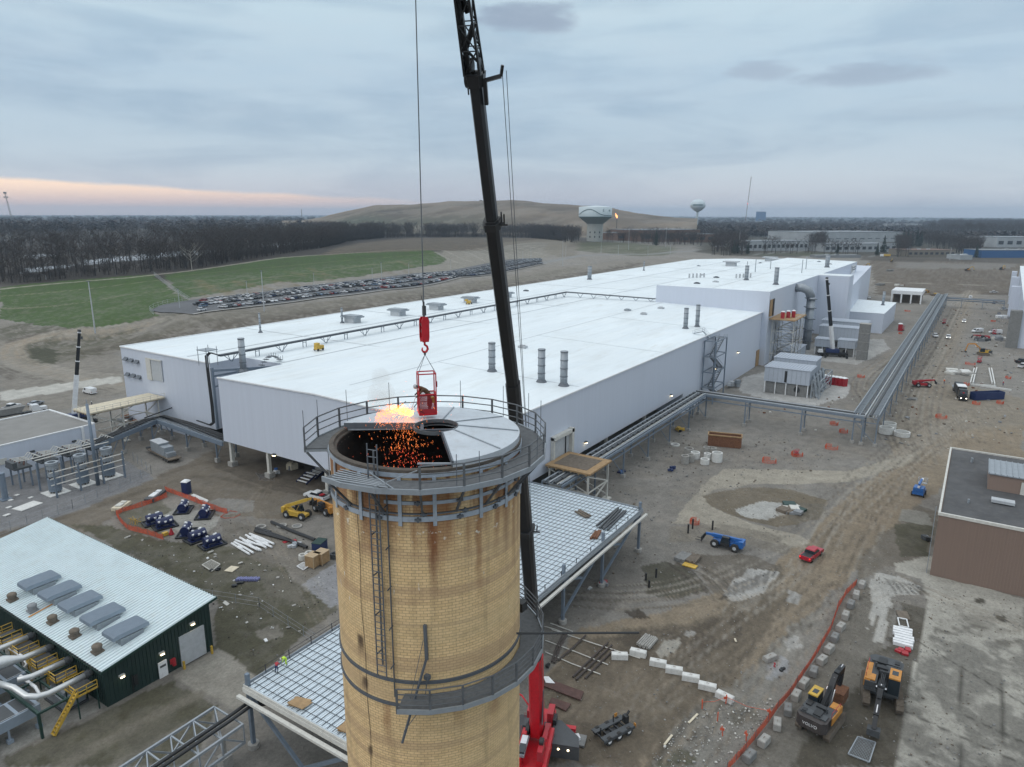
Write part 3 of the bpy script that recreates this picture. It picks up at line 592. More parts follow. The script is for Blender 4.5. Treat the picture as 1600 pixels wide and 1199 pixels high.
for x,y,a,b,r in((140.2,98,22.2,29.5,.85),(138.7,82.9,21.8,29.7,.85),(138.8,77,21.7,29.8,.85),(234.5,82.9,21.8,29.0,.75),(240.9,81,21.7,29.6,.7),(109.9,153.8,21,29.5,.8),(147.1,195.2,22,28.5,.3),(176.9,188.7,22,27.5,.35),(382,195.8,22,29.9,1.2),(465.5,196.7,22,28.5,.4),(340.6,92.4,30,36.8,.9),(325.9,75.5,30,37.5,.95),(451.7,76.7,30,37.4,1.2),(383,104,30,36,.2),(392,102,30,37,.2),(400,80,30,37,.2),(430,84,30,37,.2),(450,45,10.3,18,.7),(420,101,30,36,.2)):stack(x,y,a,b,r)
for x,y in((180.1,186.8),(202.8,185.6),(224.2,184.2),(251,186.9),(276.1,185.1)):
 m=MB();m.box(x,y,22.9,3.6,4.6,1.9);s_=m.build('vent_curb','grey_lt',hall);m=MB();m.box(x,y,24.1,4.6,7.4,.5);m.box(x,y,24.5,3.8,6.4,.3);m.build('vent_cover','galv',s_)
for x,y,z in((372,133,22.3),(450,150,22),(510,140,22.2),(560,130,22.4),(310,105.5,30),(322,101,30),(170,108,22.6),(156,104,22.6),(255,107,22.6),(275,108,22.6),(260,116,22.8),(290,193,22),(305,192,22),(530,180,22),(590,150,22),(345,108,30),(500,90,30),(480,80,30),(560,120,22.5)):
 m=MB();m.box(x,y,z+.25,1.6,2.4,.5,R.uniform(-.2,.2));m.box(x,y,z+.6,.9,1.3,.3);m.build('roof_hatch',R.choice(['galv','grey_lt','galv_dark']),hall)
for x,y,z in((335,118,30.3),(347,99,30.3)):
 m=MB()
 for k in range(5):m.box(x+k*1.8,y-k*1.2,z+.9,.5,.7,2.0)
 m.build('vent_cluster','grey_lt',hall)
for x,y in((545,160),(600,140),(620,150)):
 m=MB();m.box(x,y,23.5,5,7,3);m.box(x,y,25.3,8,11,.7);m.build('roof_unit','grey_lt',hall)
m=MB();P=[(109.5,162.8),(296,163.5),(294.3,118)]
for o in(-.35,0,.35):
 m.tube([(109.5,162.8+o,24.2),(296,163.5+o,24.2),(294.6+o,118.4,24.0)],.16,6)
m.beam((109.5,162.8,23.95),(295.5,163.5,23.95),1.4,.18);m.beam((295.6,163,23.95),(294.3,118.5,23.85),1.4,.18);rp=m.build('roof_pipe_run','galv_dark',hall)
i=0
for x in np.arange(113,294,8.2):
 i+=1;m=MB();z0=22.0;y=162.8+(x-109)*.0035
 if i%2:
  for s_ in(-1,1):m.beam((x,y,z0),(x+s_*2.2,y,23.9),.14);m.beam((x,y-.4*s_,z0),(x+s_*1.0,y,23.9),.12)
 else:m.beam((x-.6,y,z0),(x-.6,y,23.9),.15);m.beam((x+.6,y,z0),(x+.6,y,23.9),.15);m.beam((x-.6,y,23.4),(x+.6,y,23.4),.12)
 m.build('pipe_support','steel_blue',rp)
for y in np.arange(156,120,-7):m=MB();m.beam((295.4,y,rz(y)),(295.4,y-1.5,23.9),.16);m.beam((295.4,y,rz(y)),(295.4,y+1.5,23.9),.16);m.build('pipe_support','steel_blue',rp)
m=MB();Z=[Vector((109.5,163,24.2)),Vector((107.0,163,25.2)),Vector((105.6,162.6,24.6)),Vector((105.2,162,22)),Vector((104.8,161,12)),Vector((104.5,160.6,7.6)),Vector((105,163,6.4)),Vector((106,170,6.2))]
for o in(-.5,-.1,.3):m.tube([v+Vector((0,o,0))for v in Z],.17,6)
m.build('down_pipe','black',rp)
m=MB();m.bx(104.6,105.2,159.3,159.9,6,22);m.beam((105,159.5,21.3),(117,150,21.3),.5,.6);m.beam((105,159.6,19.8),(118,157,20.2),.35,.5);m.beam((105,159.5,17),(117.5,158,20),.4);m.box(110,155,21,1.6,1.6,1.6,.7);m.build('pipe_column','steel_blue',rp)
m=MB();m.bx(104.6,108,161,165,26.0,26.2)
for x,y in((104.8,161.2),(107.8,161.2),(107.8,164.8),(104.8,164.8)):m.beam((x,y,22),(x,y,27),.12)
m.build('pipe_bridge_frame','galv',rp)
m=MB()
for k in range(9):m.box(113+k*.9,150.5+k*.25,22.4+1.6*sin(pi*k/8),.85,1.6,.12)
for k in range(10):a=112.6+k*.9;z=22.4+1.6*sin(pi*min(k,8)/8);m.beam((a,149.6+k*.25,z),(a,149.6+k*.25,z+1.1),.07)
m.build('crossover_steps','galv_dark',hall)
m=MB();m.box(136,155,23.0,2.6,1.3,1.1);m.box(135.3,155,23.9,1.1,1.2,.9);s_=m.build('roof_utility_cart','yellow');s_['label']='small yellow cart parked on the white hall roof near the left steps';s_['category']='cart'
s2=MB();[s2.rod((135+dx_,154.2+dy_,22.45),(135+dx_,154.4+dy_,22.45),.35,n=10)for dx_ in(0,1.8)for dy_ in(0,1.4)];w=s2.build('wheel','rubber');w.parent=s_
m=MB();m.box(246,184,22.9,2.6,1.5,1.1,.4);m.box(245,184.5,23.8,1,1,.8);s_=m.build('roof_utility_cart','yellow');tag(s_,'yellow cart beside the third white roof vent on the hall roof','cart')
s2=MB();[s2.rod((245+dx_,183+dy_,22.4),(245+dx_,183.2+dy_,22.4),.35,n=10)for dx_ in(0,1.8)for dy_ in(0,1.4)];w=s2.build('wheel','rubber');w.parent=s_
m=MB();pth=[(341,69.9,27.6),(341,67.5,27.9),(342,64.8,26.6),(343,63.6,23.5)]
m.tube(pth,1.9,20);m.lathe([(2.4,27.3),(2.4,27.6)],16,341,70);dct=m.build('duct_elbow','galv',hall,True)
m=MB();m.rod((341.5,62.8,23.6),(341.5,62.8,0),1.35,n=18);m.rod((345.0,64.4,23.6),(345.0,64.4,0),1.35,n=18);m.build('duct_riser','galv',dct,True)
m=MB()
for z in(4,9,14,19,23):m.box(343,63.6,z,7,4,.25,.4)
m.build('duct_flange','galv_dark',dct)
def lat(m,x0,x1,y0,y1,z0,z1,nz_,w=.2,brace=True):
 for x in(x0,x1):
  for y in(y0,y1):m.beam((x,y,z0),(x,y,z1),w)
 for k in range(nz_+1):
  z=z0+(z1-z0)*k/nz_
  for a,b in(((x0,y0),(x1,y0)),((x1,y0),(x1,y1)),((x1,y1),(x0,y1)),((x0,y1),(x0,y0))):
   if k:m.beam((*a,z),(*b,z),w*.8)
   if brace and k<nz_:
    zz=z+(z1-z0)/nz_;m.beam((*a,z),(*b,zz),w*.55);m.beam((*b,z),(*a,zz),w*.55)
def rail(m,pts,h=1.1,sp=1.8,w=.06,nr=2):
 for a,b in zip(pts[:-1],pts[1:]):
  a=Vector(a);b=Vector(b);n_=max(1,int((b-a).length/sp))
  for k in range(n_+1):p=a.lerp(b,k/n_);m.beam(p,p+Vector((0,0,h)),w)
  for j in range(nr):zz=h*(nr-j)/nr;m.beam(a+Vector((0,0,zz)),b+Vector((0,0,zz)),w)
t=thing('stair_tower','grey open steel stair tower standing against the long right wall of the white hall','stairs',(212,69,0),world=True)
m=MB();lat(m,222,233,68.0,71.8,0,20.5,4,.34,False);m.build('frame','steel_blue',t)
for k in range(4):
 z=k*5.1;a,b=((223,232)if k%2 else(232,223));m=MB()
 for y in(68.6,70.2):m.beam((a,y,z+.3),(b,y,z+5.1),.16,.5)
 for q in range(12):m.box(a+(b-a)*q/11,69.4,z+.5+4.7*q/11,.5,1.5,.08)
 for y in(68.6,70.2):m.beam((a,y,z+1.4),(b,y,z+6.2),.07)
 m.build('stair_flight','galv_dark',t)
for k in range(1,5):
 m=MB();x=232.5 if k%2==0 else 222.8;m.box(x,70,k*5.1,2.2,3.8,.15);rail(m,[(x-1,68.1,k*5.1),(x+1,68.1,k*5.1)]);m.build('landing','galv',t)
m=MB();m.beam((226,71.5,20.6),(226,73.8,22.8),.5,.3);m.beam((226,73.8,22.8),(226,77,21.9),.5,.3);rail(m,[(225,71.5,20.6),(225,73.8,22.8),(225,77,21.9)]);rail(m,[(227,71.5,20.6),(227,73.8,22.8),(227,77,21.9)]);m.build('roof_crossover','galv',t)
t=thing('scaffold_tower','tan scaffold tower with timber deck at the orange opening of the tall white wing','scaffold',(316,64,0),world=True)
m=MB();
for x0,x1 in((297,303),(303,309),(309,315)):lat(m,x0,x1,60.5,68.8,0,18.6,4,.17)
m.build('frame','offwhite',t);m=MB();m.box(306,65,18.9,21,10.5,.4);m.build('deck','plywood',t);m=MB();rail(m,[(296,60,19),(316.3,60,19),(316.3,70,19)],1.1,2);m.build('guard_rail','offwhite',t)
def portable_toilet(name,label,loc,rz_,col,group=None):
 t=thing(name,label,'portable toilet',loc,rz_,group)
 m=MB();m.box(0,0,1.1,1.15,1.15,2.0);m.box(0,0,.06,1.2,1.2,.12);m.build('cabin',col,t)
 m=MB();m.prism([(-.62,-.62),(.62,-.62),(.62,.62),(-.62,.62)],2.1,2.2);m.add([(-.6,-.6,2.2),(.6,-.6,2.2),(.6,.6,2.2),(-.6,.6,2.2),(-.35,-.35,2.42),(.35,-.35,2.42),(.35,.35,2.42),(-.35,.35,2.42)],[(0,1,5,4),(1,2,6,5),(2,3,7,6),(3,0,4,7),(4,5,6,7)]);m.build('roof','white_paint',t)
 m=MB();m.box(-.6,0,1.05,.05,.8,1.8);d=m.build('door',col,t);return t
T0=portable_toilet('portable_toilet','red portable toilet on the scaffold deck, nearest the white wall',(299,65.5,19.1),.2,'red','red toilets on the scaffold')
T0.scale=(1.25,1.25,1.25)
for(x,y,lb)in((302,64,'red portable toilet on the scaffold deck, middle one'),(304.5,62.5,'red portable toilet on the scaffold deck, outermost one')):dup(T0,(x,y,19.1),.2,lb,scale=(1.25,1.25,1.25))
t=thing('open_shelter','white roofed open shed with three dark bays at the far end of the yard','shed',(575,42,0),world=True)
m=MB();m.bx(563,590,33,52,6.2,8.6);m.build('roof','white_paint',t)
for y in(33.5,39.5,45.5,51.4):m=MB();m.box(563.5,y,3.1,.9,.9,6.2);m.build('column','white_paint',t)
m=MB();m.bx(570,589,34,51,-.1,6.15);m.build('inner_wall','wood_dark',t)
t=thing('factory_hall','second white factory hall cut by the right edge of the picture','factory',(400,-20,0),world=True)
m=MB();m.add([(400,-17.5,-.2),(700,-24,-.2),(700,-120,-.2),(400,-120,-.2),(400,-17.5,21.5),(700,-24,20.5),(700,-120,21.5),(400,-120,21.5)],[(0,1,5,4),(1,2,6,5),(2,3,7,6),(3,0,4,7)]);m.build('wall','hallwall',t)
m=MB();quad(m,(399.7,-17.2,21.6),(399.7,-120,21.6),(700,-120,21.6),(700,-23.7,20.6));m.build('roof','hallroof',t)
m=MB();m.bx(398.3,404,-17.6,-13.0,-.1,17.2);m.build('concrete_core','concrete_dark',t)
for x in(520,600,660):m=MB();m.bx(x,x+6,-21.5,-15.5-(x-520)*.02,-.1,18.5);m.build('wall_buttress','hallwall',t)
M('brownwall',(.235,.170,.138),.7,nz=.06,stretch=(4,4,.1));M('tarroof',(.075,.075,.078),.9,nz=.25,ns=.3,dirt=(.14,.13,.12),dirt_amt=.5)
t=thing('warehouse','brown metal clad building with dark flat roof at the right edge','warehouse',(132,.9,0),world=True)
m=MB();m.bx(132.1,173,-60,.9,-.2,11.1);m.build('wall','brownwall',t)
m=MB()
for y in np.arange(-59,.9,.45):m.bx(132.0,132.09,y,y+.12,0,11.0)
m.build('wall_rib','brownwall',t)
m=MB();m.bx(132.4,172.7,-59.7,.6,11.1,11.25);m.build('roof','tarroof',t)
m=MB();m.bx(131.9,173.2,.75,1.1,11.0,11.5);m.bx(131.9,132.3,-60,.75,11.0,11.5);m.bx(172.9,173.3,-60,.75,11,11.5);m.build('parapet','offwhite',t)
m=MB();m.bx(149.7,158.5,-30,-5.7,11.2,14.2);p_=m.build('penthouse','brownwall',t);m=MB();m.bx(149.4,158.7,-30,-5.5,14.2,14.4)
for y in np.arange(-30,-5.6,.9):m.bx(149.4,158.7,y,y+.12,14.41,14.52)
m.build('penthouse_roof','galv',p_);m=MB();m.bx(149.45,149.65,-12.5,-10.6,11.3,13.6);m.build('door','offwhite',p_)
m=MB();m.box(143,-8,11.7,1.6,3.4,.5);m.build('skylight','grey_lt',t);m=MB();m.rod((165,-3,11.2),(165,-3,12.2),.25);m.rod((140,-3,11.2),(140,-3,12),.2);m.build('roof_pipe','galv',t)
m=MB();m.beam((132.5,1.5,0),(132.5,1.5,12),.1);m.beam((133.2,1.5,0),(133.2,1.5,12),.1);[m.beam((132.5,1.5,z),(133.2,1.5,z),.06)for z in np.arange(.4,11.8,.4)];m.build('wall_ladder','galv',t)
M('greyroof',(.22,.215,.205),.9,nz=.12,ns=.3)
t=thing('switchgear_building','long white windowless building with grey flat roof at the left edge','building',(90,193,0),world=True)
zt=7.6;A_=Gz(148,663,zt);B_=Gz(80,641,zt);y0=A_.y;x1=A_.x;y1=B_.y
m=MB();m.bx(x1-75,x1,y0,y1,-.2,zt);m.build('wall','hallwall',t);m=MB();m.bx(x1-74.5,x1-.4,y0+.4,y1-.4,zt,zt+.12);m.build('roof','greyroof',t)
m=MB();m.bx(x1-.4,x1+.1,y0,y1,zt,zt+.35);m.bx(x1-75,x1-.4,y1-.4,y1+.1,zt,zt+.35);m.bx(x1-75,x1-.4,y0-.1,y0+.4,zt-.05,zt+.2);m.build('parapet','white_paint',t)
m=MB();m.bx(x1-3.5,x1-2.9,y0-.35,y0-.12,0,zt);m.build('downspout','white_paint',t)
m=MB();m.bx(x1-23.5,x1-20.5,y0-.3,y0-.05,3.2,4.6);m.build('louver','offwhite',t)
for x in(x1-5.5,x1-15):m=MB();m.box(x,y0-.3,4.6,.9,.5,.4);m.build('wall_light','grey_dk',t)
# ---------------- brick chimney ----------------
CX,CY,RC,ZT=25.95,22.16,4.7,49.15
ch=thing('brick_chimney','tall round yellow brick chimney with railed steel platforms and half open grey lid','chimney',(CX,CY,0),world=True)
def pa(phi):return radians(220.5+phi)
def pc(phi,r,z):a=pa(phi);return Vector((CX+r*cos(a),CY+r*sin(a),z))
bm_=bpy.data.materials.new('tan_brick');bm_.use_nodes=True;MATS['tan_brick']=bm_;t=bm_.node_tree;n=t.nodes;l=t.links;b=n['Principled BSDF'];b.inputs['Roughness'].default_value=.8
def NM(op,a,b_=None,c_=None,cl=False):
 q=n.new('ShaderNodeMath');q.operation=op;q.use_clamp=cl
 for i,v in enumerate((a,b_,c_)):
  if v is None:continue
  if isinstance(v,(int,float)):q.inputs[i].default_value=v
  else:l.new(v,q.inputs[i])
 return q.outputs[0]
def NX(f,a,b_,bt='MIX'):
 q=n.new('ShaderNodeMix');q.data_type='RGBA';q.blend_type=bt
 for i,v in((0,f),(6,a),(7,b_)):
  if isinstance(v,(int,float)):q.inputs[i].default_value=v
  elif isinstance(v,tuple):q.inputs[i].default_value=(*v,1)
  else:l.new(v,q.inputs[i])
 return q.outputs[2]
def NR(v,a0,a1,c0=0.0,c1=1.0):
 q=n.new('ShaderNodeMapRange');l.new(v,q.inputs[0]);q.interpolation_type='SMOOTHSTEP'
 for i,x in zip((1,2,3,4),(a0,a1,c0,c1)):q.inputs[i].default_value=x
 return q.outputs[0]
tc_=n.new('ShaderNodeTexCoord');s_=n.new('ShaderNodeSeparateXYZ');l.new(tc_.outputs['Object'],s_.inputs[0])
c0=radians(220.5);xr=NM('ADD',NM('MULTIPLY',s_.outputs[0],cos(c0)),NM('MULTIPLY',s_.outputs[1],sin(c0)));yr=NM('SUBTRACT',NM('MULTIPLY',s_.outputs[1],cos(c0)),NM('MULTIPLY',s_.outputs[0],sin(c0)))
ang=NM('ARCTAN2',yr,xr);U=NM('MULTIPLY',ang,4.7);V=s_.outputs[2]
cb=n.new('ShaderNodeCombineXYZ');l.new(U,cb.inputs[0]);l.new(V,cb.inputs[1])
bt=n.new('ShaderNodeTexBrick');l.new(cb.outputs[0],bt.inputs[0]);bt.inputs['Scale'].default_value=1;bt.inputs['Brick Width'].default_value=.33;bt.inputs['Row Height'].default_value=.145;bt.inputs['Mortar Size'].default_value=.010;bt.inputs['Mortar Smooth'].default_value=.2
bt.inputs['Color1'].default_value=(.74,.53,.28,1);bt.inputs['Color2'].default_value=(.64,.44,.22,1);bt.inputs['Mortar'].default_value=(.38,.265,.15,1);bt.inputs['Bias'].default_value=-.25
def NN(sx,sy,d=6,r=.6,off=0,sc=1):
 mpn=n.new('ShaderNodeMapping');mpn.inputs['Scale'].default_value=(sx,sy,1);mpn.inputs['Location'].default_value=(off,off*.7,off);l.new(cb.outputs[0],mpn.inputs[0])
 q=n.new('ShaderNodeTexNoise');q.inputs['Scale'].default_value=sc;q.inputs['Detail'].default_value=d;q.inputs['Roughness'].default_value=r;l.new(mpn.outputs[0],q.inputs[0]);return q.outputs[0]
col=bt.outputs['Color']
rowband=NN(.05,1.1,4,.6,3);col=NX(NM('MULTIPLY',NR(rowband,.50,.58),.50),col,(.40,.255,.155))
col=NX(NM('MULTIPLY',NR(NN(.04,.35,2,.5,9),.45,.62),.35),col,(.62,.47,.26))
col=NX(NM('MULTIPLY',NR(NN(.9,.9,8,.65,5),.52,.72),.35),col,(.30,.20,.11))
grime=NR(NN(1.6,.12,7,.7,13),.50,.70);col=NX(NM('MULTIPLY',grime,.35),col,(.22,.15,.085))
topm=NR(V,44.5,48.6);rs=NR(NN(1.3,.10,6,.6,21),.42,.54);col=NX(NM('MULTIPLY',NM('MULTIPLY',rs,topm),.9),col,(.21,.08,.03))
def streak(phi,z1,z0,w,st,c=(.16,.05,.02)):
 global col
 u0=radians(phi)*4.7;du=NM('DIVIDE',NM('ADD',NM('SUBTRACT',U,u0),NM('MULTIPLY',NM('SUBTRACT',NN(1.5,.5,5,.6,phi),.5),w*2.5)),w)
 g=NM('SUBTRACT',1.0,NM('MULTIPLY',du,du),None,True);vz=NM('MULTIPLY',NR(V,z0,z0+(z1-z0)*.75),NR(V,z1+.15,z1-.05));col=NX(NM('MULTIPLY',NM('MULTIPLY',g,vz),st),col,c)
streak(1.5,47.0,42.6,.28,.95);streak(5,48.6,43,.6,.55,(.30,.12,.04));streak(-37,48.2,44,.35,.6);streak(-12,48.6,45.5,.3,.5);streak(52,48.6,43,.35,.5);streak(34,48.4,44.5,.4,.5);streak(70,48.5,42,.3,.5)
for p_,z1_,z0_,w_,a_ in((-58,46.8,41,.30,.6),(-33,46.8,43.5,.2,.5),(-19,48.6,44.8,.5,.7),(-8,46.8,44.6,.15,.5),(10,48.6,44.2,.7,.7),(22,46.7,44.5,.2,.5),(29,46.5,41.5,.22,.6),(42,46.8,44,.25,.5),(47,48.6,44.6,.5,.65),(61,46.8,42,.3,.55),(-28,37.2,34.5,.3,.5),(15,37.9,35.5,.4,.45),(40,38,34.5,.5,.5)):streak(p_,z1_,z0_,w_,a_,(.24,.095,.035))
streak(-46,40.4,39.2,.30,.9,(.045,.022,.015));streak(-44,38.2,37.2,.30,.85,(.045,.022,.015));streak(-42,34.4,33.6,.25,.8,(.05,.025,.015));streak(-48,48.2,47.5,.2,.6)
wz=NM('MULTIPLY',NR(V,40.5,41.8),NR(V,44.2,43.2));wd_=NR(NN(3.2,.8,5,.6,31),.66,.70);col=NX(NM('MULTIPLY',NM('MULTIPLY',wd_,wz),.85),col,(.72,.68,.58))
wz2=NM('MULTIPLY',NR(V,45.6,45.9),NR(V,46.6,46.2));wd2=NR(NN(2.5,3.0,4,.6,37),.60,.66);col=NX(NM('MULTIPLY',NM('MULTIPLY',wd2,wz2),.8),col,(.72,.68,.58))
wd3=NR(NN(2.0,1.0,6,.7,47),.70,.74);col=NX(NM('MULTIPLY',wd3,.7),col,(.70,.66,.56))
l.new(col,b.inputs['Base Color']);bmp=n.new('ShaderNodeBump');bmp.inputs['Distance'].default_value=.02;l.new(bt.outputs['Fac'],bmp.inputs['Height']);bmp.invert=True;l.new(bmp.outputs[0],b.inputs['Normal'])
M('soot',(.012,.011,.010),.95,nz=.5,ns=1.2,dirt=(.045,.03,.02),dirt_amt=.4);M('lid_metal',(.50,.54,.58),.45,.15,nz=.10,ns=.8,dirt=(.36,.35,.34),dirt_amt=.5)
M('rim_mortar',(.085,.072,.06),.95,nz=.35,ns=3);M('band_steel',(.36,.41,.47),.5,.2,nz=.15,dirt=(.2,.12,.07),dirt_amt=.4);M('platform_steel',(.115,.125,.135),.6,.3,nz=.2,dirt=(.1,.06,.04),dirt_amt=.4)
M('grating',(.10,.105,.11),.8,nz=.25,ns=5)
m=MB();m.lathe([(4.95,-.2),(RC+.05,20),(RC,46),(RC,ZT-.02)],160,CX,CY);m.build('shaft','tan_brick',ch,True)
m=MB();m.lathe([(RC+.03,ZT-.12),(RC+.03,ZT),(4.50,ZT+.03),(4.48,ZT-.12),(4.36,ZT-.14),(4.34,ZT-.4)],96,CX,CY);m.build('rim','rim_mortar',ch)
m=MB();m.lathe([(4.345,ZT-.2),(4.2,40),(4.1,34),(.01,33.9)],64,CX,CY);m.build('inner_lining','soot',ch,True)
def ring(name,z,h,mat,a0=-180,a1=180,r=None,th=.05,par=ch):
 m=MB();r=r or RC+.015;full=a1-a0>=360
 m.lathe([(r,z),(r+th,z),(r+th,z+h),(r,z+h)],96,CX,CY,pa(a0),pa(a1)if not full else pa(a0)+2*pi);return m.build(name,mat,par)
ring('steel_band',ZT-.34,.20,'band_steel');ring('steel_band',46.75,.24,'band_steel',th=.06);ring('steel_band',47.55,.16,'band_steel',-24,150,th=.05);ring('steel_band',47.1,.06,'galv_dark',th=.09)
ring('steel_band',38.55,.16,'galv_dark',th=.07);ring('steel_band',37.25,.16,'galv_dark',th=.07)
for p in(-87,-63,-39,-15,3.5,30,50,72,95,120,145,170,-110,-135,-160):
 m=MB();a=pa(p);c_=pc(p,RC+.085,47.7);m.box(c_.x,c_.y,c_.z,.04,.17,2.3,a);m.build('steel_strap','band_steel',ch)
for p in(-80,-51,-27,-5.5,17,40,61,83):
 for z in(46.87,47.65,47.13):
  if z>47.5 and p<-20:continue
  m=MB();c_=pc(p+(3 if z==47.13 else 0),RC+.12,z);m.box(c_.x,c_.y,c_.z,.08,.30,.10,pa(p));m.box(c_.x,c_.y,c_.z,.10,.08,.22,pa(p));m.build('band_clamp','galv_dark',ch)
DZ=48.7
def deck(phis,z,r0,r1,name='platform'):
 root=None;m=MB()
 for a,b_ in zip(phis[:-1],phis[1:]):
  q=[pc(a,r0,z),pc(a,r1,z),pc(b_,r1,z),pc(b_,r0,z)];m.add([v for v in q]+[v-Vector((0,0,.05))for v in q],[(0,1,2,3),(7,6,5,4),(0,4,5,1),(2,6,7,3),(3,7,4,0)])
 root=m.build(name,'grating',ch)
 m=MB()
 for a,b_ in zip(phis[:-1],phis[1:]):m.beam(pc(a,r1,z-.06),pc(b_,r1,z-.06),.07,.24);m.beam(pc(a,r0+.05,z-.10),pc(b_,r0+.05,z-.10),.06,.14)
 for p in phis:m.beam(pc(p,r0+.05,z-.12),pc(p,r1,z-.12),.07,.12)
 m.build('edge_beam','galv',root);return root
ph=[-50+.0*k for k in range(0)]
angs=[-3+18*k for k in range(0,16)]
dk=deck([-50,-38,-21]+angs,DZ,RC+.08,6.0)
def rails(phis,z,par,h=1.08,nr=3,r=5.97):
 for p in phis:
  m=MB();c_=pc(p,r,z);m.box(c_.x,c_.y,z+h/2-.1,.07,.10,h+.2,pa(p));m.build('rail_post','platform_steel',par)
 for j in range(nr):
  m=MB();m.tube([pc(p,r,z+h*(nr-j)/nr)for p in phis],.030 if j else .036,6);m.build('rail','platform_steel',par)
rails(angs,DZ,dk)
for p in angs+[-46,-24]:m=MB();m.beam(pc(p,5.9,DZ-.2),pc(p,RC+.1,DZ-1.55),.09);m.build('bracket','platform_steel',dk)
for p in(-93+2,-111,-134,-160,160,133,112,96,60,22,12):
 m=MB();m.rod(pc(p,5.92,DZ+.1),pc(p,5.92,DZ+2.0 if abs(p)>70 else DZ+1.5),.016);m.build('lightning_rod','galv_dark',dk)
m=MB()
for k in range(6):m.rod(pc(-52+k*1.5,4.95+k*.2,DZ+.06),pc(-22+k*1.2,5.0+k*.2,DZ+.05+.02*k),.028)
m.beam(pc(-24,5.95,DZ),pc(-4,5.95,DZ+.9),.04);m.beam(pc(-14,5.9,DZ+.05),pc(-30,5.0,DZ+.3),.05);m.beam(pc(-48,5.95,DZ),pc(-20,5.98,DZ+.05),.06)
m.build('loose_bar','galv',dk)
m=MB();m.beam(pc(-159,5.9,DZ+.1),pc(-168,5.2,DZ+1.0),.04);m.beam(pc(-178,5.9,DZ+1.0),pc(-170,5.4,DZ+.2),.04);m.build('brace','galv_dark',dk)
HX,HY=pc(90,.5,0).x,pc(90,.5,0).y
def lidz(r):return ZT+.30+.38*(1-r/4.68)
m=MB();n_=60;vs_=[];A0,A1=14,244
for i in range(n_+1):
 p=A0+(A1-A0)*i/n_;a=pa(p);o=pc(p,4.66,lidz(4.66));h_=Vector((HX+1.08*cos(a),HY+1.08*sin(a),lidz(1.1)))
 vs_+=[o,h_,o-Vector((0,0,.42)),h_-Vector((0,0,.30))]
fs_=[]
for i in range(n_):k=i*4;fs_+=[(k,k+4,k+5,k+1),(k+2,k+3,k+7,k+6),(k,k+2,k+6,k+4)]
fs_+=[(0,1,3,2),(n_*4,n_*4+2,n_*4+3,n_*4+1)]
m.add(vs_,fs_);lid=m.build('lid','lid_metal',ch)
m=MB();m.lathe([(1.12,lidz(1.1)-.16),(1.12,lidz(1.1)+.02),(1.07,lidz(1.1)+.02),(1.07,lidz(1.1)-.16)],40,HX,HY);m.build('hole_collar','platform_steel',lid)
m=MB()
for p in(47,84,118,160):
 a=pa(p);m.beam((HX+1.1*cos(a),HY+1.1*sin(a),lidz(1.1)+.03),pc(p,4.6,lidz(4.6)+.03),.06,.04)
m.build('lid_rib','galv',lid)
m=MB();a=pa(244);m.beam((HX+1.1*cos(a),HY+1.1*sin(a),lidz(1.1)-.12),pc(244,4.66,lidz(4.6)-.16),.10,.30);a=pa(14);m.beam((HX+1.1*cos(a),HY+1.1*sin(a),lidz(1.1)-.10),pc(14,4.66,lidz(4.6)-.14),.08,.28)
a=pa(-60);m.beam((HX+1.0*cos(a),HY+1.0*sin(a),lidz(1.1)-.06),(HX+1.2*cos(pa(60)),HY+1.2*sin(pa(60)),lidz(1.1)-.05),.10,.07);m.beam((HX+.7*cos(pa(-130)),HY+.9*sin(pa(-130)),lidz(1)-.1),(HX+1.1*cos(pa(-40)),HY+1.2*sin(pa(-40)),lidz(1)-.12),.16,.06)
m.build('cut_edge_beam','galv_dark',lid)
m=MB();m.beam(pc(-6,4.0,ZT+.05),pc(14,4.4,ZT+.1),.12,.06);m.build('rim_beam','galv',lid)
m=MB()
for p in(-30.5,-25.0):m.rod(pc(p,RC+.34,38.9),pc(p,RC+.34,50.35),.033)
z=39.2
while z<50.3:m.rod(pc(-30.5,RC+.34,z),pc(-25.0,RC+.34,z),.020);z+=.32
lad=m.build('ladder','galv_dark',ch)
m=MB();m.rod(pc(-22,RC+.10,37.8),pc(-22,RC+.10,48.6),.035);m.rod(pc(-27.8,RC+.22,39.5),pc(-27.8,RC+.22,50.0),.045);m.build('safety_rail','platform_steel',lad)
m=MB();z=39.5
while z<48.5:m.beam(pc(-22,RC,z),pc(-22,RC+.4,z),.05);m.beam(pc(-30,RC,z+.6),pc(-30,RC+.4,z+.6),.05);z+=2.0
m.build('ladder_bracket','platform_steel',lad)
m=MB();pts_=[pc(-42+.5*sin(z*1.3)+.6*sin(z*.4),RC+.04,z)for z in np.arange(31,48.4,.5)];m.tube(pts_,.011,5);m.build('lightning_cable','black',ch)
dz2=38.05;ph2=[-16+14.5*k for k in range(12)]
dk2=deck(ph2,dz2,RC+.1,6.0,'platform');rails(ph2,dz2,dk2,1.08,4)
for p in ph2:m=MB();m.beam(pc(p,5.8,dz2-.2),pc(p,RC+.1,dz2-.85),.10);m.build('bracket','platform_steel',dk2)
m=MB();m.box(pc(88,4.75,41).x,pc(88,4.75,41).y,39.6,.5,.6,.5);m.rod(pc(60,4.9,dz2+1.35),pc(60,4.9,dz2+1.35)+CR*6.2+Vector((0,0,.05)),.055);m.build('projecting_pole','black',dk2)
m=MB();m.beam(pc(-3.5,RC+.12,41.7),pc(-3,RC+.14,39.9),.13);m.build('hanger_bar','galv_dark',ch)
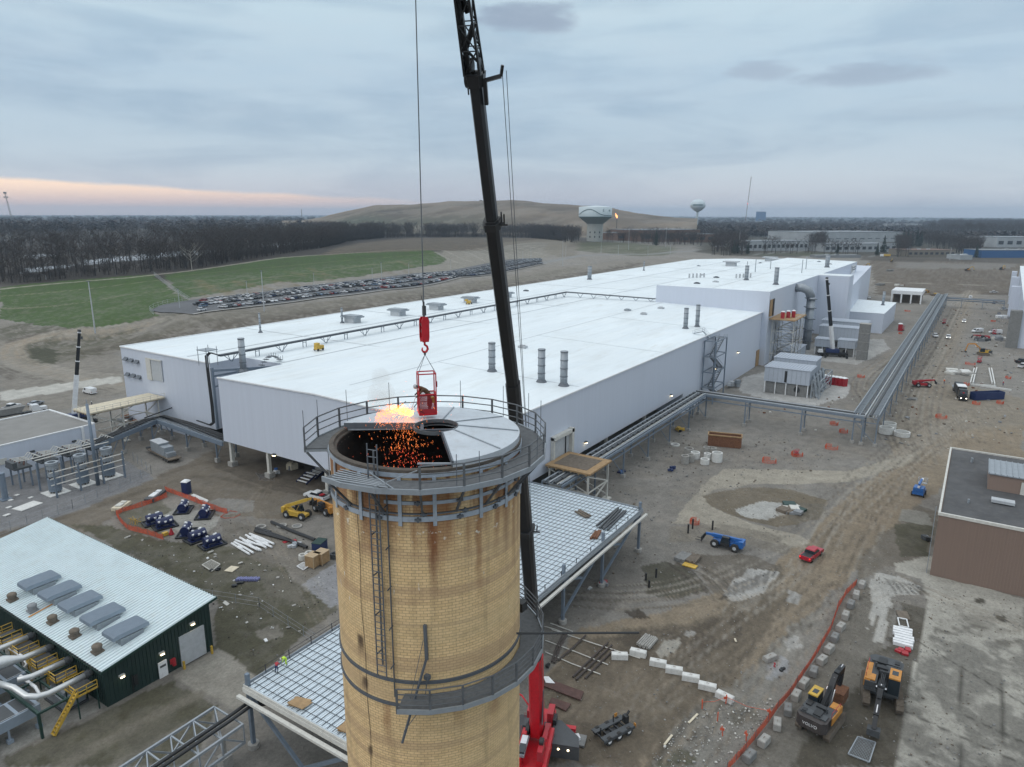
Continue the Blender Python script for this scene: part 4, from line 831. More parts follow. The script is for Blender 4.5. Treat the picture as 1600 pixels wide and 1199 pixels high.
m=MB();m.beam(pc(-3.5,RC+.2,39.9),pc(-15.5,RC+.9,36.0),.09);m.rod(pc(-4.5,RC+.25,41),pc(-13,RC+.5,37.6),.015);m.rod(pc(-14.5,RC+.85,36.6),pc(-6,RC+1.1,38.0),.02);m.box(pc(-3,RC+.15,39.2).x,pc(-3,RC+.15,39.2).y,39.0,.22,.25,.22);m.rod(pc(-3,RC+.15,38.9),pc(-5.5,RC+.2,37.3),.025);m.build('loose_brace','galv_dark',ch)
# ---------------- big red crane ----------------
M('boomblack',(.013,.014,.016),.42,.1,nz=.25,ns=.6,stretch=(1,1,.15))
bp_=[Vector(v)for v in((58.9,35.3,3.2),(57.6,34.75,13.7),(52.35,32.85,31.0),(46.45,30.5,46.7),(40.25,28.1,59.4),(36.6,26.7,67.6))]
cr=thing('mobile_crane','large red mobile crane with long black telescopic boom rising behind the chimney','crane',(57.5,34.5,0),world=True)
axis=Vector((bp_[5].x-bp_[0].x,bp_[5].y-bp_[0].y,0)).normalized();side=Vector((-axis.y,axis.x,0))
def sect(m,p,q,w,w2):
 d=(q-p).normalized();u=side;t_=d.cross(u).normalized();vs_=[]
 for e,ww in((p,w),(q,w2)):
  for a_,b_ in((-.5,.55),(.5,.55),(.5,-.1),(.32,-.5),(-.32,-.5),(-.5,-.1)):vs_.append(e+u*a_*ww+t_*b_*ww)
 m.add(vs_,[tuple(range(6))[::-1],tuple(range(6,12))]+[(i,(i+1)%6,6+(i+1)%6,6+i)for i in range(6)])
m=MB();sect(m,bp_[0],bp_[1],1.55,1.45);m.build('boom_base','redcrane',cr)
m=MB();sect(m,bp_[0].lerp(bp_[1],.25)-axis*.95,bp_[0].lerp(bp_[1],.62)-axis*.8,.5,.5);m.build('lift_cylinder','redcrane',cr)
ws=[1.22,1.08,.95,.76,.62]
for i in range(1,5):m=MB();sect(m,bp_[i]-(bp_[i+1]-bp_[i])*.02,bp_[i+1],ws[i-1],ws[i-1]);m.build('boom_section','boomblack',cr)
def coll(c_,d,w):m=MB();sect(m,c_-d*.25,c_+d*.25,w,w);m.beam(c_-side*w*.4,c_+side*w*.9,.12);m.beam(c_+side*w*.7,c_+side*w*.75+d*.8,.1);m.build('boom_collar','black',cr)
for i,f_ in((1,1.0),(2,.62),(3,.99),(4,.0)):
 d=(bp_[i+1]-bp_[i]).normalized();coll(bp_[i].lerp(bp_[i+1],f_),d,ws[i-1]*1.28)
hd=bp_[5];d=(bp_[5]-bp_[4]).normalized();TIP=Vector((27.2,23.1,85.0));j1=hd+Vector((-1.1,-.45,4.2));j0=hd+d*.5+Vector((-.1,-.05,0))
m=MB();sect(m,hd-d*.25,hd+d*.5,.95,1.15);m.beam(hd+side*.2,hd+side*1.6+d*.3,.22);m.beam(hd+side*1.6+d*.3,hd+side*1.75+d*.9,.16);m.beam(hd+side*.55-d*1.3,hd+side*.6+d*.1,.22,.3);m.rod(hd-side*.55+d*.2,hd+side*.35+d*.2,.5,n=16);m.beam(hd-side*.5-d*.7,hd-side*.45+d*.9,.08);m.beam(hd-side*.35+d*.5,hd-side*.3+d*2.2,.1);m.beam(hd+side*.6+d*.5,hd+side*.25+d*2.2,.1)
for s_ in(-.45,0,.45):m.rod(hd+side*(s_-.06)+d*.9-axis*-.3,hd+side*(s_+.06)+d*.9-axis*-.3,.42,n=14)
m.build('boom_head','boomblack',cr)
def truss(m,p,q,w0,w1,nseg,r=.06):
 dd=(q-p).normalized();u=side;t_=dd.cross(u).normalized();pr=[]
 for i in range(nseg+1):
  f_=i/nseg;c_=p.lerp(q,f_);w=w0+(w1-w0)*f_;pr.append([c_+u*a_*w/2+t_*b_*w/2 for a_,b_ in((1,1),(-1,1),(-1,-1),(1,-1))])
 for i in range(nseg):
  for k in range(4):m.beam(pr[i][k],pr[i+1][k],r*2);m.beam(pr[i][k],pr[i+1][(k+1)%4],r);m.beam(pr[i][(k+1)%4],pr[i+1][k]if i%2 else pr[i+1][(k+1)%4],r);m.beam(pr[i+1][k],pr[i+1][(k+1)%4],r)
j2=j0.lerp(TIP,.28)
m=MB();truss(m,j0,j2,.95,.75,4,.06);m.beam(j0-side*.3,j2-side*.3,.30,.30);m.beam(j0.lerp(j2,.25)-side*.3,j0.lerp(j2,.5)+side*.4,.3,.12);m.beam(j0.lerp(j2,.1)+side*.4,j0.lerp(j2,.25)-side*.3,.2,.1);m.beam(j0.lerp(j2,.6)+side*.2,j0.lerp(j2,.72)-side*.1,.6,.1);m.build('jib_adapter','boomblack',cr)
m=MB();truss(m,j2,TIP,.75,.5,12,.04);m.build('lattice_jib','boomblack',cr)
HK=Vector((27.62,23.52,54.35))
m=MB();m.rod(TIP+Vector((.25,.25,0)),HK+Vector((0,0,.25)),.028,n=6);m.build('hoist_rope','galv_dark',cr)
m=MB();arm=hd+side*1.7+d*.6
for o in(0,.25):m.rod(arm+side*o,bp_[0]+Vector((.3,.3,3.0))+side*(.9-o)+Vector((0,0,1)),.022,n=5)
m.build('guy_line','galv_dark',cr)
cr_rz=atan2(axis.y,axis.x)
def lx(x,y,z):return bp_[0]+axis*x+side*y+Vector((0,0,z-3.2))
m=MB()
def lbox(m,x0,x1,y0,y1,z0,z1):
 c_=lx((x0+x1)/2,(y0+y1)/2,(z0+z1)/2);m.box(c_.x,c_.y,c_.z,abs(x1-x0),abs(y1-y0),abs(z1-z0),cr_rz)
lbox(m,-6,8.5,-1.35,1.35,.9,1.8);m.build('carrier_frame','redcrane',cr)
for x in(-5,-3.3,1.2,3,5,7):
 for s_ in(-1,1):m=MB();m.rod(lx(x,s_*.95,.75),lx(x,s_*1.45,.75),.72,n=18);w=m.build('wheel','rubber',cr);m=MB();m.rod(lx(x,s_*1.46,.75),lx(x,s_*1.5,.75),.32,n=12);m.build('rim','redcrane',w)
m=MB();lbox(m,-1.5,5.0,-1.5,1.5,2.0,2.5);lbox(m,-1.2,4.8,.85,1.5,2.5,3.7);lbox(m,-1.2,4.8,-1.5,-.85,2.5,3.7);m.build('superstructure','redcrane',cr)
m=MB();lbox(m,-4.6,-2.0,-1.5,-.75,2.2,4.3);lbox(m,-4.2,-2.4,.8,1.5,2.2,4.0);m.build('winch_housing','red',cr)
m=MB();lbox(m,1.6,4.6,-1.3,-.5,3.72,4.0);m.build('engine_cover','galv',cr);m=MB();lbox(m,2.6,4.8,.9,1.45,3.75,4.9);m.build('engine_housing','red',cr)
m=MB();m.rod(lx(.4,-1.1,3.9),lx(.4,-.7,3.9),.6,n=18);m.rod(lx(3.4,.95,5.1),lx(3.4,1.4,5.1),.4,n=14);m.build('winch_drum','black',cr)
for s_ in(-1,1):
 m=MB();m.X=Matrix.Translation(lx(0,0,0))@Matrix.Rotation(cr_rz,4,'Z');m.prism([(.7,s_*1.6),(.7,s_*4.9),(-.9,s_*4.7),(-3.2,s_*2.4),(-3.2,s_*1.6)],2.3,2.75);m.bx(.35,.7,s_*1.6,s_*4.9,1.0,2.3);m.X=None;o=m.build('counterweight','galv_dark' if 0 else 'grey_dk',cr)
 for q in(2.6,3.7):m=MB();c_=lx(.68,s_*q,2.15);m.ell(c_,.12,.12,.12,8,5);m.build('marker_lamp','lampglow',o)
m=MB();c_=lx(7.9,-.9,2.0);m.ell(c_,.16,.16,.16);m.build('head_lamp','headlamp',cr)
for s_ in(-1,1):
 m=MB();lbox(m,-4.3,-3.7,s_*1.3,s_*4.0,.9,1.4);lbox(m,6.8,7.4,s_*1.3,s_*4.0,.9,1.4);m.build('outrigger','redcrane',cr);m=MB();lbox(m,-4.5,-3.5,s_*3.5,s_*4.4,0,.25);lbox(m,6.5,7.6,s_*3.5,s_*4.4,0,.25);m.build('outrigger_pad','wood_dark',cr)
m=MB();c1_=lx(.4,.86,3.2);m.beam(lx(.9,.80,5.2),lx(.5,.80,9.2),.08,.42);m.build('boom_panel','galv_dark',cr)
for(x0,x1,y0,y1,z0,z1,mt_)in((-4.4,-3.2,-1.3,-.85,4.3,4.5,'black'),(-1.0,.3,-1.55,-1.0,3.7,4.2,'grey_dk'),(.5,1.5,-1.4,-.9,3.7,4.1,'redcrane'),(1.7,3.0,-1.25,-.6,4.0,4.15,'chrome'),(3.1,4.4,-1.2,-.55,4.0,4.25,'glass'),(-.8,1.8,.95,1.45,3.7,4.1,'red'),(5.0,6.4,-1.4,-.4,1.9,2.5,'redcrane'),(5.0,6.6,.4,1.4,1.9,2.7,'grey_dk'),(6.6,8.4,-1.3,1.3,1.82,2.1,'galv'),(-2.0,-1.4,.3,1.4,2.3,3.2,'black'),(-3.4,-2.2,1.5,1.9,2.6,3.4,'black')):m=MB();lbox(m,x0,x1,y0,y1,z0,z1);m.build('equipment_box',mt_,cr)
m=MB();[m.rod(lx(a_,b_,3.7),lx(a_,b_,4.7),.03,n=5)for a_ in(-1.2,1.0,3.0,4.8)for b_ in(-1.55,1.5)];m.build('handrail','red',cr)
m=MB();m.tube([lx(-4.0,-1.6,3.4),lx(-4.6,-2.6,4.2),lx(-5.4,-3.6,4.0)],.1,6);m.build('hose','redcrane',cr)
m=MB();lbox(m,-1.0,6.0,1.52,1.9,2.2,3.4);m.build('operator_cab','redcrane',cr)
# ---------------- hook block, basket, worker ----------------
t=thing('hook_block','red hook block hanging on the crane rope above the man basket','hook',(HK.x,HK.y,HK.z),-.4)
m=MB();m.extr_y([(-.17,-.75),(.17,-.75),(.21,-.5),(.21,.35),(.12,.55),(-.12,.55),(-.21,.35),(-.21,-.5)],-.16,-.10);m.extr_y([(-.17,-.75),(.17,-.75),(.21,-.5),(.21,.35),(.12,.55),(-.12,.55),(-.21,.35),(-.21,-.5)],.10,.16);m.box(0,0,-.62,.34,.2,.2);m.build('cheek_plate','redcrane',t)
for z in(-.2,.15):m=MB();m.rod((0,-.08,z),(0,.08,z),.17,n=16);m.build('sheave','grey_dk',t)
m=MB();m.rod((0,0,.5),(0,0,1.3),.06);m.box(.02,0,.85,.16,.14,.5);m.rod((.1,0,.7),(-.12,0,1.6),.02);m.build('rope_socket','grey_dk',t)
m=MB();m.tube([(0,0,-.72),(0,0,-.9),(.13,0,-1.0),(.17,0,-1.14),(.08,0,-1.28),(-.08,0,-1.28),(-.16,0,-1.16),(-.13,0,-1.04)],[.05,.06,.06,.065,.065,.06,.05,.03],8);m.build('hook','redcrane',t,True)
BZ=49.92;BR=radians(-56.7+14)
bk=thing('man_basket','red steel man basket hanging from the hook over the chimney lid','basket',(27.3,23.2,BZ),BR)
a,b_=.44,.36;HB=2.15
m=MB()
for x in(-a,a):
 for y in(-b_,b_):m.beam((x,y,0),(x,y,HB),.055)
for z in(HB,1.08,.04):
 for q in(((-a,-b_),(a,-b_)),((a,-b_),(a,b_)),((a,b_),(-a,b_)),((-a,b_),(-a,-b_))):m.beam((*q[0],z),(*q[1],z),.055)
m.build('frame','redcrane',bk);m=MB();m.bx(-a,a,-b_,b_,-.03,.02);m.build('floor','red',bk)
m=MB();g=.05
for k in range(1,18):m.beam((-a+k*g,-b_,0),(-a+k*g,-b_,1.05),.016)
for k in range(1,18):m.beam((-a+k*g,b_,0),(-a+k*g,b_,1.05),.016)
for k in range(1,15):m.beam((-a,-b_+k*g,0),(-a,-b_+k*g,1.05),.016);m.beam((a,-b_+k*g,0),(a,-b_+k*g,1.05),.016)
for k in range(1,20):
 for q in(((-a,-b_),(a,-b_)),((a,-b_),(a,b_)),((a,b_),(-a,b_)),((-a,b_),(-a,-b_))):m.beam((*q[0],k*.054),(*q[1],k*.054),.014)
m.bx(-a,a,-b_-.01,-b_+.01,0,.3);m.bx(-a-.01,-a+.01,-b_,b_,0,.3);m.build('mesh_side','red',bk)
M('red_dark',(.30,.012,.02),.5)
m=MB();m.box(a+.06,-.1,1.55,.08,.14,.28);m.build('control_box','black',bk)
slg=thing('lifting_sling','four leg wire sling between hook and the four corners of the man basket','sling',(HK.x,HK.y,HK.z-1.3),BR)
top=Vector((0,0,0));off=Vector((27.3-HK.x,23.2-HK.y,BZ+HB-(HK.z-1.3)));off=Matrix.Rotation(-BR,3,'Z')@off
for x in(-a,a):
 for y in(-b_,b_):m=MB();m.rod((0,0,-.12),(off.x+x,off.y+y,off.z+.05),.014,n=5);m.build('sling_leg','galv_dark',slg)
m=MB();m.ell((0,0,-.06),.06,.06,.12);m.build('master_link','grey_dk',slg)
def figure(name,label,loc,rz_,J,mats,scale=1.0,hat='white_paint',vest=None):
 """one continuous skinned body; J maps joints to points"""
 me_=bpy.data.meshes.new('body');K=['pel','sp','ch','nk','hd','ht','ls','le','lh','rs','re','rh','lhip','lk','la','lt','rhip','rk','ra','rt']
 E_=[('pel','sp'),('sp','ch'),('ch','nk'),('nk','hd'),('hd','ht'),('ch','ls'),('ls','le'),('le','lh'),('ch','rs'),('rs','re'),('re','rh'),('pel','lhip'),('lhip','lk'),('lk','la'),('la','lt'),('pel','rhip'),('rhip','rk'),('rk','ra'),('ra','rt')]
 rad=dict(pel=.15,sp=.14,ch=.17,nk=.065,hd=.095,ht=.08,ls=.075,rs=.075,le=.055,re=.055,lh=.035,rh=.035,lhip=.10,rhip=.10,lk=.07,rk=.07,la=.05,ra=.05,lt=.04,rt=.04)
 me_.from_pydata([J[k]for k in K],[(K.index(p),K.index(q))for p,q in E_],[]);o=bpy.data.objects.new('body',me_);scene.collection.objects.link(o)
 sk=o.modifiers.new('s','SKIN');o.modifiers.new('ss','SUBSURF').levels=1;o.modifiers['ss'].render_levels=1
 for v,k in zip(me_.skin_vertices[0].data,K):v.radius=(rad[k],rad[k]);v.use_root=k=='pel'
 dg=bpy.context.evaluated_depsgraph_get();m2=bpy.data.meshes.new_from_object(o.evaluated_get(dg));bpy.data.objects.remove(o)
 m2.name='body';m2.materials.clear()
 for q in mats:m2.materials.append(MATS[q])
 hz=Vector(J['pel']);
 for p in m2.polygons:
  c_=p.center;dk_=min(K,key=lambda k:(Vector(J[k])-c_).length)
  p.material_index=2 if dk_ in('hd','ht','lh','rh')else(3 if dk_ in('la','lt','ra','rt')else(1 if dk_ in('pel','lhip','rhip','lk','rk')else 0));p.use_smooth=True
 r=thing('person',label,'person',loc,rz_);o=bpy.data.objects.new('body',m2);scene.collection.objects.link(o);o.parent=r;r.scale=(scale,)*3
 h=Vector(J['hd']);u=(Vector(J['ht'])-h).normalized();m=MB();q=u.to_track_quat('Z','Y').to_matrix().to_4x4();q.translation=h+u*.03;m.X=q
 m.lathe([(.15,-.01),(.125,.01),(.12,.06),(.09,.115),(.04,.14),(.001,.145)],14);m.build('helmet',hat,r,True)
 if vest:
  m=MB();c_=Vector(J['ch']);s_=Vector(J['sp']);q=(c_-s_).normalized().to_track_quat('Z','Y').to_matrix().to_4x4();q.translation=s_;m.X=q;l_=(c_-s_).length
  m.lathe([(.17,-.10),(.175,.1),(.20,l_),(.12,l_+.10)],14);m.build('vest',vest,r,True)
 return r
W_=figure('person','worker in brown jacket and grey helmet bending out of the red basket with torch',(27.3,23.2,BZ+.03),BR,dict(pel=(.12,0,.98),sp=(0,-.02,1.14),ch=(-.22,-.03,1.30),nk=(-.38,-.03,1.40),hd=(-.52,-.03,1.44),ht=(-.62,-.03,1.42),ls=(-.20,-.2,1.30),le=(-.42,-.28,1.06),lh=(-.60,-.22,.88),rs=(-.20,.16,1.30),re=(-.42,.2,1.08),rh=(-.62,.05,.95),lhip=(.12,-.1,.92),lk=(.06,-.13,.5),la=(.14,-.13,.08),lt=(.0,-.14,.05),rhip=(.14,.1,.92),rk=(.12,.12,.5),ra=(.2,.13,.08),rt=(.07,.13,.05)),['brown_cloth','brown_cloth','grey_dk','black'],hat='grey_lt')
m=MB();m.box(.16,-.2,.62,.14,.12,.36);m.build('tool_pouch','green',W_);m=MB();m.box(.28,-.14,.7,.16,.16,.3);m.build('tool_bag','hivis',W_)
tch=thing('cutting_torch','thin cutting torch held by the worker pointing down at the lid','torch',(27.3,23.2,BZ),BR);m=MB();m.rod((-.60,-.15,.92),(-.88,-.12,.12),.014);m.rod((-.60,-.15,.92),(-.40,-.2,1.1),.02);m.build('tube','chrome',tch);m=MB();m.tube([(-.40,-.2,1.1),(-.46,-.33,.8),(-.44,-.42,.3),(-.2,-.38,.1),(.1,-.2,.05)],.015,5);m.build('hose','black',tch)
M('spark_hot',(1,.50,.11),emit=3.6,nz=0);M('spark_mid',(1,.27,.07),emit=2.6,nz=0);M('spark_low',(1,.14,.06),emit=1.8,nz=0)
rs_=random.Random(11);S0=Vector((27.3,23.2,BZ))+(Matrix.Rotation(BR,3,'Z')@Vector((-.88,-.12,.08)))
groups={0:MB(),1:MB(),2:MB()}
def spk(p,d,l_,w,k):
 d=d.normalized();groups[k].rod(p,p+d*l_,w,w*.4,n=3,cap=False)
BK=Vector((cos(HD),sin(HD),0))
for i in range(1000):
 t_=rs_.random()**1.3;an=rs_.gauss(0,.55);dr=(-CR*cos(an)+BK*sin(an)*.8-BK*.25).normalized();r_=t_*1.75;p=S0+dr*r_+Vector((0,0,rs_.gauss(.03,.11)+.28*sin(t_*2.6)-t_*t_*.35));p.z=max(p.z,lidz(4)-.15)if(p-Vector((CX,CY,p.z))).dot(BK)>1.6 else p.z
 spk(p,dr+Vector((0,0,rs_.gauss(-.2,.5))),rs_.uniform(.03,.16),rs_.uniform(.004,.008),0 if t_<.6 and rs_.random()<.45 else 1)
for i in range(120):p=S0+Vector((rs_.gauss(0,.07),rs_.gauss(0,.07),rs_.gauss(0.0,.07)));spk(p,Vector((rs_.gauss(0,1),rs_.gauss(0,1),rs_.gauss(0,1))),.05,.018,0)
for i in range(900):
 dn=rs_.random()**1.1*5.0;sp_=(.38+dn*.12)*(2.4 if rs_.random()<.18 else 1);c_=S0-BK*.8-CR*(.35-dn*.13);p=c_+CR*rs_.gauss(0,sp_*1.15)-BK*rs_.uniform(0,.5+dn*.3)+Vector((0,0,-dn+.1))
 q=p-Vector((CX,CY,p.z));
 if q.length>4.1:q=q.normalized()*rs_.uniform(3.2,4.1);p=Vector((CX,CY,p.z))+Vector((q.x,q.y,0))
 if p.z>ZT-.1 and q.dot(BK)>1.0:continue
 spk(p,Vector((rs_.gauss(0,.25),rs_.gauss(0,.25),-1)),rs_.uniform(.02,.11),.003+.007*rs_.random()**2.5,1 if dn<1.6 else 2 if rs_.random()<.75 else 1)
for i in range(50):p=S0+Vector((rs_.uniform(-2.5,2.5),rs_.uniform(-2.5,2.5),rs_.uniform(.1,.9)));spk(p,Vector((rs_.gauss(0,1),rs_.gauss(0,1),-.3)),.04,.010,1)
sp_root=thing('cutting_sparks','shower of glowing orange sparks falling from the torch into the open chimney','sparks',tuple(S0),world=True)
for k,mt_ in((0,'spark_hot'),(1,'spark_mid'),(2,'spark_low')):o=groups[k].build('spark',mt_,sp_root);o['kind']='stuff'
sm=bpy.data.materials.new('smoke_air');sm.use_nodes=True;t_=sm.node_tree;t_.nodes.clear();pv=t_.nodes.new('ShaderNodeVolumePrincipled');pv.inputs['Density'].default_value=.16;pv.inputs['Color'].default_value=(.62,.50,.38,1);ou=t_.nodes.new('ShaderNodeOutputMaterial');t_.links.new(pv.outputs[0],ou.inputs['Volume'])
m=MB();c_=S0-CR*1.45+Vector((0,0,.9));m.ell(c_,.75,.75,.9,16,10);m.ell(c_+Vector((.1,.1,.9)),.5,.5,.6,14,8);o=m.build('smoke',sm,None,True);tag(o,'faint brown smoke puff rising left of the cutting torch','smoke');struct(o,'stuff')
# ---------------- steel frames, racks, plant ----------------
M('deck_metal',(.60,.67,.72),.5,nz=.08,ns=.6,dirt=(.34,.36,.37),dirt_amt=.5);M('rebar',(.035,.035,.04),.8)
dt=thing('steel_deck_platform','large raised steel deck with rebar mesh on bright metal decking around the brick chimney','platform',(42,46,0),world=True)
ZD=8.0
m=MB();m.bx(42.3,113,46.2,63.6,ZD-.06,ZD);m.bx(80,113,63.6,71.2,ZD-.06,ZD-.002);
for y in np.arange(46.4,71,.30):
 m.bx(42.4 if y<63.4 else 80.1,112.9,y,y+.13,ZD,ZD+.06)
m.build('metal_decking','deck_metal',dt)
m=MB()
for x in np.arange(43,113,1.3):m.box(x,54.9 if x<80 else 58.7,ZD+.14,.035,17.2 if x<80 else 24.8,.05)
for y in np.arange(46.8,71,.78):x0=42.4 if y<63.4 else 80.1;m.box((x0+112.9)/2,y,ZD+.11,112.9-x0,.05,.04)
m.build('rebar_mesh','rebar',dt)
def edge(a,b,w=.35,h=.55,mat='galv'):m=MB();m.beam((*a,ZD-.35),(*b,ZD-.35),w,h);m.beam((*a,ZD+.12),(*b,ZD+.12),.1,.28);return m.build('edge_beam',mat,dt)
edge((42,46),(113.2,46));edge((42,46),(42,63.8),mat='offwhite');edge((42,63.8),(80,63.8));edge((113.2,46),(113.2,71.3));edge((80,63.8),(80,71.3))
m=MB();m.beam((42,45.3,ZD-.9),(113.5,45.3,ZD-.9),.45,.30);m.build('bottom_chord','offwhite',dt);m=MB();m.beam((41.3,45.3,ZD-.9),(41.3,64,ZD-.9),.45,.30);m.build('bottom_chord','offwhite',dt)
for x in(42.3,56,70.5,84.4,97.5,112.5):
 for y in(46.2,63.4):
  m=MB();m.beam((x,y,0),(x,y,ZD+1.6 if y<50 or x<45 else ZD-.3),.42);c_=m.build('column','steel_blue',dt);m=MB();m.rod((x,y,-.1),(x,y,.55),.65,n=14);m.build('footing','concrete',c_)
for x0,x1 in((42.3,56),(97.5,112.5),(84.4,97.5)):
 m=MB();m.beam((x0,46.4,1),(x1,46.4,ZD-1),.36);m.build('brace','steel_blue',dt);m=MB();m.beam((x0,46.6,ZD-1),((x0+x1)/2,46.6,4.4),.36);m.build('brace','steel_blue',dt)
for y0,y1 in((46.4,63.4),):
 for x in(42.3,112.5):m=MB();m.beam((x,y0,ZD-1),(x,(y0+y1)/2,1.2),.36);m.build('brace','steel_blue',dt);m=MB();m.beam((x,y1,ZD-1),(x,(y0+y1)/2,1.2),.36);m.build('brace','steel_blue',dt)
for y in(50.5,55,59.5):m=MB();m.beam((42.4,y,ZD-.5),(113,y,ZD-.5),.3,.6);m.build('joist','steel_blue',dt)
for x in np.arange(46,112,4.7):m=MB();m.beam((x,46.15,ZD),(x,46.15,ZD+.95),.09);m.build('stub_post','rebar',dt)
for x in np.arange(45,79,3.4):m=MB();m.beam((x,63.75,ZD),(x,63.75,ZD+1.1),.08);m.build('stub_post','rebar',dt)
m=MB();m.beam((44,63.75,ZD+1.0),(79,63.75,ZD+1.0),.04);m.beam((44,63.75,ZD+.55),(79,63.75,ZD+.55),.04);m.build('guard_wire','rebar',dt)
def pile(name,label,cat,loc,rz_,n_,l_,w,mat,r=.1,jit=.1,group=None,box=False,rows=1):
 t=thing(name,label,cat,loc,rz_,group)
 for i in range(n_):
  m=MB();y=(i%max(1,n_//rows)-(n_/rows-1)/2)*w;z=r+(i//max(1,n_//rows))*r*1.9;d_=R.uniform(-jit,jit);e_=R.uniform(-jit,jit)*2
  if box:m.beam((-l_/2+e_,y-d_,z),(l_/2+e_,y+d_,z),r*2)
  else:m.rod((-l_/2+e_,y-d_,z),(l_/2+e_,y+d_,z),r,n=8)
  m.build(BARN.get(name,'bar'),mat,t)
 return t
BARN={'timber_stack':'timber','pipe_stack':'pipe','beam_stack':'beam','bar_stack':'bar'}
pile('beam_stack','dark beams lying near the far right corner of the raised deck','beams',(106,48.6,ZD+.15),.05,5,9,.5,'grey_dk',.14,.3,box=True)
pile('beam_stack','rusty short steel pieces on the raised deck edge','beams',(98.5,48.0,ZD+.15),.1,3,3,.35,'rust',.16,.2,box=True)
pile('timber_stack','brown timber pieces lying on the raised deck behind the dark beams','timber',(105,54,ZD+.15),1.2,3,3.2,.5,'wood_dark',.14,.2,box=True)
for(x,y,lb)in((43.4,56,'weathered board pile on the left edge of the raised deck'),(43.6,48.6,'square plywood piece at the near corner of the raised deck')):
 t=thing('plywood_sheet',lb,'plywood',(x,y,ZD+.16),.1);m=MB();m.box(0,0,.12,1.6,2.2,.06,0,.15);m.box(.1,.1,.05,1.5,2.0,.06,.2);m.build('sheet','plywood',t)
def rack(name,label,pts,z,w,nb,pole_sp,mats=('steel_blue','galv'),tall=True,endclip=None):
 t=thing(name,label,'pipe rack',(pts[0][0],pts[0][1],0),world=True)
 for si,(a,b)in enumerate(zip(pts[:-1],pts[1:])):
  a=Vector((*a,z));b=Vector((*b,z));d=(b-a).normalized();s_=Vector((-d.y,d.x,0));L_=(b-a).length
  for o in(-w/2,w/2):
   m=MB();m.beam(a+s_*o,b+s_*o,.28,.55);m.beam(a+s_*o+Vector((0,0,-1.3)),b+s_*o+Vector((0,0,-1.3)),.2,.3);g_=m.build('girder',mats[0],t)
  m=MB();n_=int(L_/1.5)
  for k in range(n_+1):m.beam(a.lerp(b,k/n_)-s_*w/2+Vector((0,0,.1)),a.lerp(b,k/n_)+s_*w/2+Vector((0,0,.1)),.16,.14)
  m.build('cross_bars',mats[1],t)
  for k in range(nb):
   o=-w/2+.5+(w-1)*k/(nb-1);r_=(.22,.12,.28,.10,.16,.12)[k%6]
   m=MB();m.rod(a+s_*o+Vector((0,0,.2+r_)),b+s_*o+Vector((0,0,.2+r_)),r_,n=8);m.build('pipe',('galv','offwhite','grey_dk','galv','grey_lt','galv_dark')[(k+si)%6],t)
  n2=max(1,round(L_/pole_sp))
  for k in range(n2+1):
   c_=a.lerp(b,k/n2)
   m=MB();
   for o in(-w/2,w/2):m.beam(Vector((c_.x,c_.y,0))+s_*o,c_+s_*o,.30);
   m.beam(Vector((c_.x,c_.y,z-1.4))-s_*w/2,Vector((c_.x,c_.y,z-1.4))+s_*w/2,.2);m.beam(Vector((c_.x,c_.y,.6))-s_*w/2,Vector((c_.x,c_.y,z-1.5))+s_*w/2,.14);bt_=m.build('bent',mats[0],t)
   for o in(-w/2,w/2):m=MB();q=Vector((c_.x,c_.y,.35))+s_*o;m.box(q.x,q.y,.35,.95,.95,.9,atan2(d.y,d.x));m.build('footing','concrete',bt_)
 return t
rk=rack('pipe_rack','long grey elevated pipe rack running along the hall then turning across the yard',[(116,66.6),(204,66.6)],7.4,4.6,7,15)
m=MB()
for x in np.arange(118,204,2.9):m.box(x,67.6,8.1,1.5,.55,.35);m.box(x+1.2,65.6,8.1,1.3,.5,.3)
m.build('cable_tray','grey_dk',rk)
rack('pipe_rack','grey pipe rack section crossing the yard from the hall to the corner tower',[(205.6,68),(205.6,21.5)],7.4,5.0,6,15.5)
rk=rack('pipe_rack','long straight grey pipe bridge running away on the right of the yard',[(203.5,21.0),(560,21.0)],7.6,5.6,8,17)
for o in(-3.0,3.0):m=MB();m.beam((203,21+o,8.6),(560,21+o,8.6),.22,.35);m.build('side_rail','galv',rk)
for y_ in(18.1,22.5):
 m=MB()
 for x in np.arange(205,560,1.9):m.beam((x,y_,8.3),(x,y_+1.4,8.3),.22,.5)
 m.beam((204,y_+.1,8.1),(560,y_+.1,8.1),.1,.4);m.beam((204,y_+1.3,8.1),(560,y_+1.3,8.1),.1,.4);m.build('cable_tray','galv',rk)
rack('pipe_rack','low grey pipe run far away between the bridge and the right hall',[(556,21),(556,-14)],6,3,3,12)
PL=[Gz(150,690,5.6),Gz(200,669,5.6),Gz(247,653,5.6)];q1=(102.3,183.2);q0=(78,172.5)
lk=thing('pipe_rack','curved grey pipe rack with black pipes between the left white building and the hall','pipe rack',(q1[0],q1[1],0),world=True)
A0_=Vector((80,174,5.4));A1_=Vector((102.5,182.5,5.6));A2_=Vector((103.2,176,5.6));A3_=Vector((100.2,148.5,5.6))
for a,b in((A0_,A1_),(A1_,A3_)):
 d=(b-a).normalized();s_=Vector((-d.y,d.x,0))
 for o in(-1.6,1.6):m=MB();m.beam(a+s_*o,b+s_*o,.35,1.1);m.build('girder','steel_blue',lk)
 m=MB();n_=int((b-a).length/1.2)
 for k in range(n_+1):m.beam(a.lerp(b,k/n_)-s_*1.5+Vector((0,0,.55)),a.lerp(b,k/n_)+s_*1.5+Vector((0,0,.55)),.5,.12)
 m.build('cross_bars','galv',lk)
